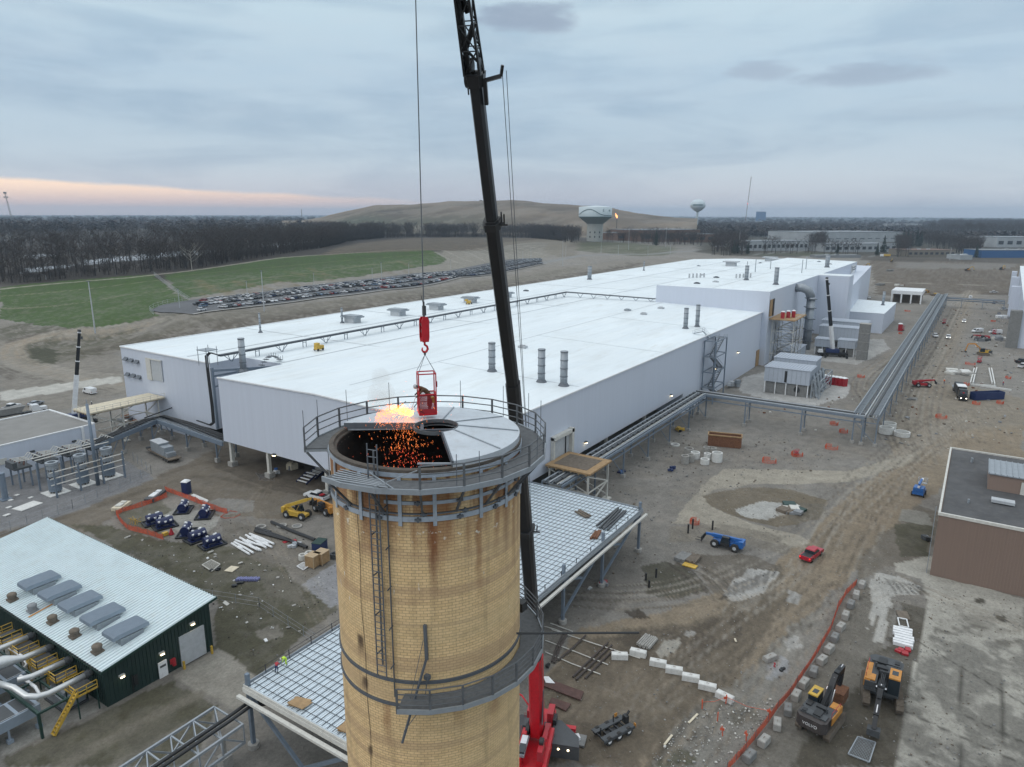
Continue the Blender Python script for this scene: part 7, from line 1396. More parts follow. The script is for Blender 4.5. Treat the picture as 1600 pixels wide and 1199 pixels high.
p,r_=at((1106,694),(1158,699));t=thing('rusty_container','rusty brown open steel box on the gravel in front of the pipe rack','container',tuple(p),r_);LL=(ground(1106,694)-ground(1158,699)).length/2
for a,b,c_,d_ in((-LL,LL,-1.4,-1.2),(-LL,LL,1.2,1.4),(-LL,-LL+.2,-1.2,1.2),(LL-.2,LL,-1.2,1.2)):m=MB();m.bx(a,b,c_,d_,0,3.0);m.build('side_plate','rust',t)
m=MB()
for a,b in(((-LL,-1.4),(LL,-1.4)),((-LL,1.4),(LL,1.4)),((-LL,-1.4),(-LL,1.4)),((LL,-1.4),(LL,1.4))):m.beam((*a,3.05),(*b,3.05),.3)
m.build('top_frame','plywood',t);m=MB();m.bx(-LL,LL,-1.3,1.3,.05,.2);m.build('floor','rust',t)
def lump(name,label,cat,px,cols,n_,sx,sz,rz_=0,group=None):
 p=ground(*px);t=thing(name,label,cat,tuple(p),rz_,group)
 for k in range(n_):m=MB();a,b,c_=(R.uniform(.4,1)*sx*.5 for _ in range(3));m.box(R.uniform(-.5,.5)*sx,R.uniform(-.3,.3)*sx,R.uniform(.2,.8)*sz,a,b,min(c_,sz),R.uniform(0,3));m.build('piece',R.choice(cols),t)
 return t
lump('generator','small yellow machine under the pipe rack along the hall','generator',(1063,673),['yellow','yellow','black'],5,2.6,1.0);lump('tarpaulin','blue tarpaulin heap at the foot of a pipe rack leg','tarp',(972,738),['blue','tank_blue'],5,3.0,.4)
lump('pump_unit','dark blue pump unit on the gravel near the small rings','pump',(1048,736),['navy','black','navy'],5,2.0,1.2);lump('debris_heap','pale debris and green box heap beside the puddle','debris',(1238,797),['offwhite','wood_dark','green','grey','offwhite'],12,5.0,.6)
lump('black_bag','crumpled black bag on the gravel left of the grey blocks','bag',(1223,1047),['black'],3,1.0,.3);lump('red_hydrant','small red post lying beside the black bag','hydrant',(1211,1043),['red'],3,.5,.6);lump('pipe_gear','red and white gear at the foot of the deck column','gear',(945,913),['red','redcrane','grey'],7,1.8,.5);lump('cloth_heap','white and blue cloth heap next to the deck column','cloth',(923,922),['offwhite','grey_lt'],4,1.2,.2)
lump('white_debris','heap of white rubble left of the white footings','rubble',(1500,582),['offwhite','concrete_white','concrete'],14,10,.8);lump('digger_pile','pile of grey blocks at the pipe bridge side','rubble',(1425,625),['concrete','concrete_dark'],7,3,.5)
lump('bucket_attachment','dark bucket attachment beside the brown building','bucket',(1445,845),['grey_dk','grey','black'],5,2.0,.7);lump('pipe_bundle','silver duct elbow lying by the hall stair tower','duct',(1146,606),['galv','grey_lt'],4,4.5,2.5)
for px,lb,cols in(((1390,424),'far heap of grey gravel',['concrete_dark']),((1375,446),'grey gravel mound far behind the annex',['concrete_dark']),((1405,447),'scattered far building materials behind the shed',['grey','offwhite','rust','grey_dk']),((1445,457),'scrap heap right of the open shed',['rust','wood_dark','yellow']),((1460,462),'brown machine parts right of the open shed',['wood_dark','rust','yellow']),((1535,532),'stored grey formwork by the right hall',['grey','offwhite','grey_dk']),((1560,531),'white bundles by the grey stair core',['offwhite','grey']),((1567,497),'white wrapped material by the stair core',['white_paint','grey_lt'])):
 lump('material_heap',lb,'heap',px,cols,12,7,1.4)
for i,(a,b)in enumerate((((1516,600),(1522,577)),((1520,600),(1526,576)),((1554,602),(1549,577)),((1550,600),(1545,577)),((1517,602),(1556,605)),((1532,604),(1580,611)))):
 p0,p1_=ground(*a),ground(*b);t=thing('formwork_beam','white concrete form strip, number %s of the footing outline right of the semi truck'%od[i].replace('first','one').replace('second','two').replace('third','three'),'formwork',tuple(p0),0,'white footing forms',world=True);m=MB();m.beam(p0+Vector((0,0,.3)),p1_+Vector((0,0,.3)),.38,.6);m.build('form','concrete_white',t)
def P3(px,z=0):p=ground(*px);return(p.x,p.y,z)
def dirn(a,b):p,q=ground(*a),ground(*b);return atan2(q.y-p.y,q.x-p.x)
pile('timber_stack','bundle of grey poles on the mud behind the white blocks','timber',P3((1011,1005)),dirn((1005,1008),(1018,994)),14,3.0,.30,'concrete',.13,.06,rows=2)
pile('timber_stack','dark timber stack left of the blue telehandler','timber',P3((1067,873)),dirn((1060,878),(1075,866)),12,3.2,.32,'concrete_dark',.16,.05,box=True,rows=2);pile('timber_stack','dark timber stack with loose end nearer the blue telehandler','timber',P3((1083,876)),dirn((1078,882),(1088,869)),12,3.4,.3,'wood_dark',.15,.08,box=True,rows=2)
t=thing('yellow_mat','yellow mat lying in front of the timber stacks','mat',P3((1078,885),.05),dirn((1070,882),(1087,887)));m=MB();m.box(0,0,.1,2.4,1.3,.16);m.build('mat','yellow',t)
pile('plank_stack','stack of white planks with red netting at one end, above the orange excavator','planks',P3((1411,998)),dirn((1411,1020),(1411,980))-pi/2,7,2.5,.72,'white_paint',.26,.08,box=True);t=lump('red_tarp','bright red tarp folded at the near end of the white planks','tarp',(1413,1019),['red','red'],5,2.6,.3)
t=thing('plywood_sheet','brown board behind the white planks','plywood',P3((1411,962)),.3);m=MB();m.box(0,0,.1,2.4,1.6,.08);m.build('sheet','wood_dark',t);t=thing('window_frame','white frame lying behind the white planks','frame',P3((1411,974),.1),.2);m=MB();[m.beam((*a,0),(*b,0),.15)for a,b in(((-1.2,-.6),(1.2,-.6)),((1.2,-.6),(1.2,.6)),((1.2,.6),(-1.2,.6)),((-1.2,.6),(-1.2,-.6)))];m.build('frame','white_paint',t)
def panel(label,px4,mat='galv',fill='grey_dk'):
 P=[ground(*q)for q in px4];t=thing('wire_panel',label,'wire panel',tuple(P[0]),0,world=True);m=MB()
 for a,b in zip(P,P[1:]+P[:1]):m.beam(a+Vector((0,0,.15)),b+Vector((0,0,.15)),.12)
 for k in range(1,14):m.rod(P[0].lerp(P[1],k/14)+Vector((0,0,.13)),P[3].lerp(P[2],k/14)+Vector((0,0,.13)),.018,n=4);m.rod(P[0].lerp(P[3],k/14)+Vector((0,0,.11)),P[1].lerp(P[2],k/14)+Vector((0,0,.11)),.018,n=4)
 m.build('mesh',mat,t)
panel('square wire mesh panel on the ground below the orange excavator',[(1325,1180),(1340,1153),(1368,1162),(1358,1193)]);panel('empty white framed panel beside the wooden crates',[(464,886),(474,880),(486,884),(474,892)],'white_paint');panel('bent wire rack with black hose beside the tank yard',[(316,884),(330,876),(344,883),(331,894)],'offwhite')
t=lump('hose_coil','black hose coil on the wire rack','hose',(336,891),['black'],3,1.4,.3)
for i,(x,y)in enumerate(((1097,1108),(1121,1127),(1134,1100),(1166,1158),(1202,1122),(1129,1150))):p=ground(x,y);t=thing('red_marker_post','thin red marker post, %s of the group by the net fence from the left'%od[i],'marker post',(p.x,p.y,0),R.uniform(0,3),'red marker posts on the rubble');m=MB();m.rod((0,0,0),(R.uniform(-.2,.2),0,1.3),.07);m.build('post','net',t);m=MB();m.box(.1,0,.9,.5,.04,.35);m.build('flag','net',t)
for x,y,h_ in((1075,833,1.8),(1082,826,2.0),(1113,828,1.9),(1009,906,1.2),(1025,902,1.6),(1014,917,1.2)):p=ground(x,y);t=thing('steel_post','short black steel post %s'%{1075:'leftmost of the two left of the blue telehandler',1082:'right one of the two left of the blue telehandler',1113:'standing just behind the blue telehandler boom',1009:'at the left edge of the dark round mound',1025:'at the back of the dark round mound',1014:'at the front of the dark round mound'}[x],'post',(p.x,p.y,0),0,'black steel posts');m=MB();m.rod((0,0,-.1),(0,0,h_),.17,n=10);m.build('post','black',t)
def barset(name,label,segs,r_,mat,group=None,cat='bar'):
 for i,(a,b)in enumerate(segs):
  p,q=ground(*a),ground(*b);t=thing(name,label%od[i]if '%s' in label else label,cat,(p.x,p.y,0),0,group,world=True);m=MB();mid=(p+q)/2+Vector((R.uniform(-.2,.2),R.uniform(-.2,.2),0));m.tube([p+Vector((0,0,r_+.05)),mid+Vector((0,0,r_+.05)),q+Vector((0,0,r_+.05))],r_,6);m.build('bar',mat,t)
barset('long_pipe','%s pale thin pipe lying on the mud right of the crane boom',[((850,980),(880,990)),((862,985),(1000,1030)),((852,1002),(950,1040)),((852,1020),(938,1055)),((860,975),(895,988))],.07,'offwhite','pale pipes near the crane','pipe')
barset('curved_rail','%s dark curved rail lying across the pale pipes',[((866,1038),(887,990)),((872,1034),(915,995)),((895,1060),(950,1006)),((900,1064),(956,1010)),((914,1062),(958,1018)),((862,1036),(880,992))],.15,'raildark','dark rails near the crane','rail')
barset('long_pipe','single black pipe lying on the dirt beside the tank yard, %s',[((424,818),(492,846)),((398,832),(455,848)),((400,828),(480,858)),((413,831),(423,834))],.30,'black','black pipes on the dirt','pipe')
barset('white_pipe','%s white plastic pipe in the loose pile near the black pipes',[((362,851),(390,868)),((366,849),(396,866)),((375,842),(405,862)),((384,838),(416,858)),((390,836),(428,852)),((380,846),(408,862)),((372,856),(380,862)),((386,846),(414,856)),((393,840),(420,852)),((368,846),(402,861)),((388,842),(425,857))],.20,'white_paint','pile of white plastic pipes','pipe')
def platething(label,px4,mat):
 P=[ground(*q)for q in px4];t=thing('steel_plate',label,'steel plate',tuple(P[0]),0,world=True);m=MB();m.prism([(p.x,p.y)for p in P],.06,.22);m.build('plate',mat,t)
platething('long rusty steel plate beside the crane boom foot',[(848,1060),(912,1083),(907,1096),(845,1072)],'platebrown');platething('second rusty steel plate nearer the crane',[(862,1092),(892,1102),(884,1113),(858,1100)],'platebrown');platething('pale blue triangular sheet on the rusty plate',[(850,1065),(858,1062),(868,1070),(852,1070)],'white_paint')if 0 else None
lump('tool_pile','black tool and thin bars beside the crane boom','tools',(858,1043),['black'],3,1.0,.4)
p=ground(857,1066);t=thing('sheet_offcut','pale blue sheet offcut on the long rusty plate','sheet',(p.x,p.y,.26),1.2);m=MB();m.prism([(-1,-.3),(.6,-.5),(1,.1),(-.2,.6)],0,.05);m.build('sheet','white_paint',t)
for px,lb,s_ in(((490,884),'left half of the brown wooden crate pair by the chimney',0),((503,879),'right half of the brown wooden crate pair by the chimney',1)):p=ground(*px);t=thing('wooden_crate',lb,'crate',tuple(p),.15,'wooden crates');m=MB();m.bx(-1.0,1.0,-.9,.9,.1,2.1);m.build('panel_box','plywood',t);m=MB();[m.beam((x,y,0),(x,y,2.15),.12)for x in(-1,1)for y in(-.9,.9)];m.bx(-1.08,1.08,-.98,.98,2.1,2.2);m.build('batten','wood',t)
p=ground(500,861);t=thing('tool_container','dark blue green steel job box behind the wooden crates','container',tuple(p),.3);m=MB();m.bx(-1.2,1.2,-.9,.9,.05,1.9);m.build('box','navy',t);m=MB();m.bx(-1.25,1.25,-.95,.95,1.9,2.0);m.build('lid','green',t)
for px,lb in(((473,874),'open drum left of the wooden crates'),((483,870),'second open drum beside the crates'),((522,872),'dark spool right of the wooden crates')):ringc(px,.7,.9,lb,'open_drum','offwhite' if 'spool' not in lb else 'grey_dk',None)
lump('pallet_goods','wrapped pale pallets lying between the black pipes','pallet',(460,853),['grey_lt','galv'],5,2.6,.5);lump('red_mat','dull red board under the black pipes','board',(452,845),['red'],2,3.2,.12)
t=thing('tarpaulin','purple blue rolled tarpaulin on the rough ground','tarp',P3((388,907)),dirn((368,908),(407,908)));m=MB();
for k in range(9):m.rod((-1.9+k*.42,-.4,.22),(-1.7+k*.42,.45,.22+.05*(k%2)),.24,n=8)
m.build('roll','tarp',t)
lump('black_sheet','black plastic heap left of the purple tarpaulin','plastic',(371,913),['black'],4,1.8,.3)
t=thing('plywood_sheet','pale square board on the ground beside the white pipes','plywood',P3((362,890),.05),.3);m=MB();m.box(0,0,.05,1.9,1.6,.06);m.build('sheet','wood_pale',t)
for px,lb,s_ in(((243,778),'grey steel trench box with white pieces outside the orange net',5.5),((190,794),'pale timber mats left of the trench box',4)):p,r_=at(px);t=thing('trench_box',lb,'trench box',tuple(p),.55);m=MB();m.bx(-s_/2,s_/2,-1,1,.1,.8);m.build('box','grey_dk' if 'grey' in lb else 'wood_pale',t);m=MB();m.box(-.5,0,.95,s_*.4,1.2,.25);m.box(s_*.3,.1,.9,s_*.2,1.0,.2);m.build('load','white_paint' if 'grey' in lb else 'offwhite',t)
platething('long white concrete slab strip behind the orange net near the toilet',[(298,775),(303,773),(326,783),(322,788)],'concrete_white')
def scatter(name,px,n_,s0,s1,mats,seed,h_=.4):
 P=[W2(q)for q in px];rr=random.Random(seed);xs=[p[0]for p in P];ys=[p[1]for p in P];m=MB();k=0
 while k<n_:
  x=np.array([rr.uniform(min(xs),max(xs))]);y=np.array([rr.uniform(min(ys),max(ys))])
  if not inside(P,x,y)[0]:continue
  k+=1;s_=s0*(s1/s0)**(rr.random()**2);m.mi=rr.randrange(len(mats));m.box(float(x[0]),float(y[0]),s_*h_*.4,s_*rr.uniform(.6,1.4),s_*rr.uniform(.5,1),s_*h_,rr.uniform(0,3),rr.uniform(-.4,.4),rr.uniform(-.4,.4))
 o=m.build(name,mats);tag(o,'scattered %s over the ground of the site'%name.replace('_',' '),'debris');struct(o,'stuff');return o
scatter('white_litter',[(160,830),(300,860),(420,870),(520,900),(530,960),(420,1010),(335,960),(335,920),(200,840)],95,.12,.8,['white_paint','offwhite','concrete'],1,.25)['label']='scattered white litter over rough ground behind the green building'
scatter('stones',[(830,940),(1010,870),(1060,770),(1280,740),(1420,850),(1440,1199),(840,1199)],2000,.05,.22,['concrete','concrete_dark','wood_dark'],2,.6)['label']='small stones scattered over the dirt on the right of the chimney'
scatter('rubble',[(1065,1120),(1130,1100),(1220,1090),(1140,1199),(1000,1199)],420,.06,.30,['concrete','concrete_dark','offwhite'],3,.6)['label']='pale rubble pieces in the marked corner beside the orange net'
scatter('clods',[(200,860),(330,800),(530,850),(540,1000),(400,1040),(330,990)],900,.05,.22,['wood_dark','concrete_dark','bark'],4,.6)['label']='earth clods on the muddy ground left of the chimney'
scatter('yard_bits',[(1160,640),(1330,690),(1440,720),(1600,700),(1600,470),(1480,470),(1420,600),(1200,640)],700,.2,.9,['concrete_dark','wood_dark','offwhite','rust','grey'],5,.5)['label']='small bits of material scattered across the far yard'
scatter('stones_far',[(870,770),(1080,660),(1340,700),(1260,740),(1040,780),(1000,880),(900,940)],900,.1,.45,['concrete_dark','concrete_dark','wood_dark'],6,.5)['label']='small stones on the grey gravel in front of the pipe rack'
scatter('slab_dirt',[(1375,900),(1600,940),(1600,1199),(1400,1199)],700,.06,.25,['wood_dark','concrete_dark'],8,.4)['label']='dirt crumbs lying on the old concrete slab'
for i,(px,lb)in enumerate((((478,752),'blue steel stair section with white treads lying under the hall, front one'),((492,744),'blue steel stair section with white treads, middle one under the hall'),((500,738),'blue steel stair section with white treads, rear one under the hall'))):
 p,r_=at((px[0]-8,px[1]-1),(px[0]+10,px[1]+4));t=thing('stair_section',lb,'stairs',tuple(p),r_,'blue stair sections under the hall')
 for s_ in(-1,1):m=MB();m.beam((s_*1.6,-1.6,.3),(s_*1.6,1.6,1.6),.12,.4);m.build('stringer','tank_blue',t)
 for k in range(4):m=MB();m.bx(-1.5,1.5,-1.4+k*.9,-1.0+k*.9,.55+k*.35,.65+k*.35);m.build('tread','white_paint',t)
lump('blue_drum_group','white and blue drums beside the second hall column','drum',(430,741),['white_paint','blue','white_paint'],5,1.8,1.6);lump('crate_row','grey crates under the hall behind the columns','crate',(455,734),['grey','wood_pale'],4,4,1.4);lump('blue_bin','blue bin beside the last visible hall column','bin',(511,758),['blue','tank_blue'],3,1.4,1.4)
J0=dict(pel=(0,0,.95),sp=(0,0,1.12),ch=(0,0,1.32),nk=(0,0,1.48),hd=(.01,0,1.62),ht=(.01,0,1.72),ls=(0,.19,1.38),le=(.02,.24,1.1),lh=(.12,.22,.88),rs=(0,-.19,1.38),re=(.02,-.25,1.1),rh=(.1,-.24,.86),lhip=(0,.09,.9),lk=(.04,.1,.5),la=(-.02,.1,.08),lt=(.12,.11,.05),rhip=(0,-.09,.9),rk=(-.02,-.1,.5),ra=(-.1,-.1,.08),rt=(.05,-.11,.05))
M('hiv_orange',(.75,.16,.03),.8)
for px,lb,rz_,cl,ve in(((1475,600),'person in orange vest standing behind the semi truck',2.5,'hiv_orange','hiv_orange'),((1567,603),'person in red jacket standing right of the white footings',1,'red',None),((1590,604)if 0 else(144,636),'person in dark clothes walking beside the white van',0,'grey_dk',None)):
 p=ground(*px);figure('person',lb,(p.x,p.y,0),rz_,J0,[cl,'navy','skin','black'],vest=ve,scale=1.05)
JB=dict(pel=(0,0,.85),sp=(.1,0,1.02),ch=(.3,0,1.12),nk=(.43,0,1.12),hd=(.54,0,1.08),ht=(.63,0,1.04),ls=(.3,.19,1.12),le=(.42,.24,.85),lh=(.55,.2,.62),rs=(.3,-.19,1.12),re=(.42,-.24,.85),rh=(.6,-.2,.66),lhip=(0,.1,.82),lk=(.12,.13,.45),la=(-.05,.12,.08),lt=(.1,.13,.05),rhip=(0,-.1,.82),rk=(.12,-.13,.45),ra=(-.1,-.12,.08),rt=(.05,-.13,.05))
p=Gz(433,1032,ZD+.2);figure('person','worker in yellow high visibility clothes bending at the raised deck edge',(min(p.x,60),62.6,ZD+.18),2.6,JB,['hivis','hivis','skin','black'])
p2_=(min(p.x,60)-1.6,62.4,ZD+.18);figure('person','worker in red jacket crouching left of the yellow one on the deck edge',p2_,.6,JB,['red','navy','skin','black'])
for i,(a,b)in enumerate((((1038,1165),(1050,1150)),((1150,1004),(1148,999)),((1076,1131),(1090,1117)))):
 p0,p1_=ground(*a),ground(*b);t=thing('wooden_plank','%s loose pale plank lying on the rubble left of the net fence'%('nearest','farthest','middle')[i],'plank',tuple(p0),0,world=True);m=MB();m.beam(p0+Vector((0,0,.1)),p1_+Vector((0,0,.12)),.25,.1);m.build('plank','wood_pale',t)
t=thing('marker_rope','thin red rope strung between the red marker posts','rope',tuple(ground(1097,1108)),world=True);m=MB();P_=[ground(*q)+Vector((0,0,1.0))for q in((1097,1108),(1134,1100),(1202,1122))];m.tube(P_[:1]+[P_[0].lerp(P_[1],.5)-Vector((0,0,.3)),P_[1],P_[1].lerp(P_[2],.5)-Vector((0,0,.4)),P_[2]],.03,4);m.build('rope','net',t)
# ---------------- car park, poles, trees, distance ----------------
def carmesh(kind):
 m=MB();m.mi=0
 L_,W_=(2.4,.92)if kind!='pickup' else(2.85,.98)
 prof={'sedan':[(-L_,.35),(L_,.35),(L_,.72),(1.1,.95),(-1.5,1.0),(-L_,.9)],'suv':[(-L_,.4),(L_,.4),(L_,.9),(1.2,1.12),(-L_,1.15)],'pickup':[(-L_,.45),(L_,.45),(L_,.95),(.95,1.15),(-L_,1.15)]}[kind]
 m.extr_y(prof,-W_,W_);a,b,c_,d_,z0,z1={'sedan':(-1.7,1.1,-1.1,.3,.97,1.38),'suv':(-2.3,1.15,-2.1,.45,1.13,1.66),'pickup':(-1.0,1.2,-.85,.4,1.15,1.75)}[kind]
 m.mi=1;frus(m,a,b,W_-.06,z0,c_,d_,W_-.22,z1);m.mi=0;frus(m,c_,d_,W_-.22,z1,c_+.05,d_-.08,W_-.26,z1+.06)
 m.mi=2
 for x in(-1.45,1.5):
  for s_ in(-1,1):m.rod((x,s_*(W_-.2),.33),(x,s_*(W_+.01),.33),.33,n=10)
 return m
CARM={}
for kd in('sedan','suv','pickup'):o=carmesh(kd).build('car_'+kd,['carpaint','carwin','rubber']);CARM[kd]=o.data;bpy.data.objects.remove(o)
PAL=[('white',(.62,.63,.65),20),('silver',(.30,.32,.35),18),('grey',(.10,.11,.125),18),('black',(.018,.02,.024),24),('dark blue',(.015,.03,.08),10),('red',(.22,.02,.025),8),('pale blue',(.14,.20,.28),4)]
rc=random.Random(5);bag=[p for p in PAL for _ in range(p[2])]
LN2=[Vector((*W2(p),0))for p in[(318,491),(400,479),(500,466),(600,454),(720,434),(845,414)]];LF2=[Vector((*W2(p),0))for p in[(318,467.5),(400,459),(500,445.5),(600,434.5),(720,422),(845,405)]]
def lerpline(P,f):
 L_=[0]
 for a,b in zip(P[:-1],P[1:]):L_.append(L_[-1]+(b-a).length)
 t_=f*L_[-1]
 for i in range(len(P)-1):
  if t_<=L_[i+1]+1e-6:return P[i].lerp(P[i+1],(t_-L_[i])/(L_[i+1]-L_[i])),(P[i+1]-P[i]).normalized()
cars=[]
for row,fr,f0 in((0,.12,.03),(1,.46,.0),(2,.58,-.0),(3,.74,.0)):
 n_=128;f=f0
 while f<.995:
  a,d=lerpline(LN2,min(max(f,0),1));b,_=lerpline(LF2,min(max(f,0),1));p=a.lerp(b,fr);cars.append((p,atan2(d.y,d.x)+pi/2+(pi if rc.random()<.5 else 0)+.12,row));f+=1/140*rc.choice([1,1,1,1,1,1,1,2])
for q in((310,478),(318,481),(316,487)):p=ground(*q);cars.append((Vector((p.x,p.y,0)),.2,9))
cars.sort(key=lambda c_:c_[0].length);zc=hgt([c_[0].x for c_ in cars],[c_[0].y for c_ in cars])
rest=[]
for i,((p,a,row),z)in enumerate(zip(cars,zc)):
 nm,c_,_=rc.choice(bag);kd=rc.choice(['sedan','suv','suv','pickup','sedan'])
 if i>=296:rest.append((p,a,z,kd));continue
 o=bpy.data.objects.new({'sedan':'sedan_car','suv':'suv_car','pickup':'pickup_truck'}[kd],CARM[kd]);scene.collection.objects.link(o);o.scale=(1.0,1.0,1.0);o.location=(p.x,p.y,z+.42);o.rotation_euler=(0,0,a);o.color=(*c_,1)
 px_=CR.dot(Vector((p.x,p.y,0)))/CF.dot(Vector((p.x,p.y,z-60)))*FPX+800;tag(o,'%s %s in the %s, %s'%(nm,{'sedan':'sedan','suv':'tall car','pickup':'pickup'}[kd],{0:'near car park row',1:'middle car park row',2:'far car park row',3:'last car park row',9:'long car park'}[row],'at its left end' if px_<400 else 'left part' if px_<500 else 'below the green bank' if px_<600 else 'left of the crane boom'),'car','cars in the long car park')
M('paint_mix',(.14,.15,.17),.3,nz=.9,ns=.21)
m=MB()
for p,a,z,kd in rest:
 X=Matrix.Translation((p.x,p.y,z+.42))@Matrix.Rotation(a,4,'Z');m.X=X;me_=CARM[kd]
 m.add([v.co for v in me_.vertices],[tuple(q.vertices)for q in me_.polygons]);m.m[-len(me_.polygons):]=[q.material_index for q in me_.polygons]
if rest:o=m.build('parked_cars',['paint_mix','carwin','rubber']);tag(o,'far end of the long full car park, dense rows of small cars','cars');struct(o,'stuff')
PO=[((149,521),(140,440),.35,'tall grey light mast on the green slope left of the hall'),((281,482),(279,452),.16,''),((413,487),(408.5,424),.28,''),((387,467),(385,440),.16,''),((491,449),(490,427),.16,''),((582,440),(581,419),.16,''),((597,451),(596,411),.2,''),((639,430),(638,412),.16,''),((704.5,421),(704,407),.16,''),((333,526),(333,517),.2,''),((817,409),(817,392),.16,''),((829.5,408),(829,385),.16,''),((884,401),(884,384),.18,''),((879,416),(879.5,375),.22,''),((939,396),(939,377),.2,''),((966,400),(966,382),.2,''),((982,391),(982,359),.25,''),((1012,400),(1012,384),.2,''),((1040,386),(1040,355),.25,''),((1047,398),(1047,382),.2,''),((1154,395),(1155,362),.3,''),((1484,407),(1486,388),.3,''),((1300,385),(1300,366),.3,''),((72,437),(72,430),.2,'')]
PLB=['','at the fenced left end of the car park','tall one rising from the near edge of the car park','among the first parked cars','on the bank edge below the middle of the green field','on the bank edge right of the middle of the green field','tall one before the right half of the green field','below the right tip of the green field','right of the green field tip beside the crane rope','low one just behind the left roof corner of the hall','leftmost between crane boom and water tower','standing by the pale earth slope right of the boom','just left of the bend of the far road','tall one on the dark mound behind the hall roof','directly in front of the fluted water tower','on the grass right of the fluted water tower','tall one at the left of the brown brick building','beside the far road in front of the brick building','tall one in front of the spruce and brick building','at the bend of the far road by the brick wing','left of the low white building beside two spruces','right of the low brown roofed building on the far road','in front of the long warehouse','at the far left edge behind the green bank']
for i,(b_,t_,r_,lb)in enumerate(PO):
 p=ground(*b_);k_=ray(*t_);tt_=Vector((p.x,p.y,0)).length/Vector((k_.x,k_.y,0)).length;zt_=60+k_.z*tt_
 r_*=1.0;t=thing('light_pole',lb or 'thin pale light pole '+PLB[i],'light pole',tuple(p),0,None if lb else 'pale light poles around the car park')
 m=MB();m.rod((0,0,0),(0,0,zt_-p.z),r_,r_*.6,8);m.build('pole','grey_lt',t);m=MB();m.box(0,0,zt_-p.z+.1,r_*5,r_*3,.25);m.build('lamp_head','galv_dark',t)
WR=[(238,430),(262,448),(292,474),(240,483),(232,492)]
Pw=[ground(*q)for q in[(240,492),(234,486),(240,482),(262,475),(296,470),(262,447),(240,430)]]
t=thing('chain_fence','chain link fence descending the green bank to the left end of the car park','fence',tuple(Pw[0]),world=True);m=MB()
for a,b in zip(Pw[:-1],Pw[1:]):
 n_=max(1,int((b-a).length/4));zz=hgt([a.x+(b.x-a.x)*k/n_ for k in range(n_+1)],[a.y+(b.y-a.y)*k/n_ for k in range(n_+1)]);pp=[Vector((a.x+(b.x-a.x)*k/n_,a.y+(b.y-a.y)*k/n_,zz[k]))for k in range(n_+1)]
 for q,w in zip(pp[:-1],pp[1:]):m.rod(q,q+Vector((0,0,2.4)),.07,n=4);[m.beam(q+Vector((0,0,h_)),w+Vector((0,0,h_)),.05)for h_ in(.3,1.2,2.3)]
m.build('mesh','grey_lt',t)
def bare_tree(seed,H_=20,nt_=240,tw=.055,spread=.33):
 rr=random.Random(seed);tr=MB();th=H_*rr.uniform(.30,.42);lean=Vector((rr.uniform(-.05,.05),rr.uniform(-.05,.05),1))
 top=lean*H_*.72;tr.rod((0,0,-.6),lean*th,H_*.017,H_*.011,6,False);tr.rod(lean*th,top,H_*.011,H_*.003,5,False);cw=MB();ends=[]
 for k in range(11):
  f=.30+.65*k/11;s_=lean*(th*.8+(H_*.72-th*.8)*k/11);a=k*2.4+rr.uniform(-.5,.5);l_=H_*spread*(1-.45*abs(k/11-.35))*rr.uniform(.7,1.15);e=s_+Vector((cos(a)*l_,sin(a)*l_,l_*rr.uniform(.55,1.1)));mid=s_.lerp(e,.5)+Vector((0,0,-l_*.08));tr.tube([s_,mid,e],[H_*.006,H_*.004,H_*.0015],4)
  for j in range(3):q=s_.lerp(e,rr.uniform(.35,.9));b=a+rr.uniform(-1.3,1.3);l2=l_*rr.uniform(.3,.6);e2=q+Vector((cos(b)*l2,sin(b)*l2,l2*rr.uniform(.4,1.2)));tr.rod(q,e2,H_*.0028,H_*.001,3,False);ends.append((q,e2))
  ends.append((s_.lerp(e,.4),e))
 ends.append((top*.8,top*1.08))
 for k in range(nt_):
  q0,q1=rr.choice(ends);q=q0.lerp(q1,rr.uniform(.2,1.1));d=Vector((rr.gauss(0,1),rr.gauss(0,1),rr.gauss(.55,.8))).normalized();l_=rr.uniform(.05,.115)*H_;w=tw*rr.uniform(.6,1.4);sd_=d.cross(Vector((rr.gauss(0,1),rr.gauss(0,1),rr.gauss(0,1)))).normalized()*w;cw.add([q-sd_,q+sd_,q+d*l_+sd_*.2,q+d*l_-sd_*.2],[(0,1,2,3)])
 return tr,cw
def conifer(seed,H_=16):
 rr=random.Random(seed);tr=MB();tr.rod((0,0,-.5),(0,0,H_*.95),H_*.015,H_*.003,6,False);c_=MB()
 for k in range(420):
  f=rr.random()**.8;z=H_*(.08+.92*f);r_=H_*.20*(1-f)**.85*rr.uniform(.5,1.1)+.1;a=rr.uniform(0,2*pi);p=Vector((cos(a)*r_,sin(a)*r_,z-r_*.35));d=Vector((cos(a),sin(a),-.4)).normalized();s_=d.cross(Vector((0,0,1))).normalized()*rr.uniform(.45,1.0)*(1.25-f)*H_/16;l_=rr.uniform(.7,1.5)*(1.3-f)*H_/16;c_.add([p-d*l_-s_*.5+Vector((0,0,.3)),p-s_,p+d*l_*.5,p+s_],[(0,1,2,3)])
 return tr,c_
PRO=[]
for sd in range(4):
 tr,cw=bare_tree(20+sd,20,300,.06);t=thing('bare_tree','proto','tree');a=tr.build('trunk','bark',t);b=cw.build('crown','twig' if sd%2 else 'twig2',t);PRO.append(t)
GT='bare trees along the front edge of the wood'
FL=[(0,443),(60,440),(120,433),(200,428),(250,424),(310,418),(370,408),(440,397),(500,388),(540,378),(600,372),(700,371),(760,371),(830,372),(880,377)]
FW=[ground(*q)for q in FL];rtree=random.Random(77);front=[]
for a,b in zip(FW[:-1],FW[1:]):
 n_=max(1,int((b-a).length/7.5));front+=[a.lerp(b,(k+rtree.random()*.8)/n_)for k in range(n_)]
front=front[:150]if len(front)>150 else front
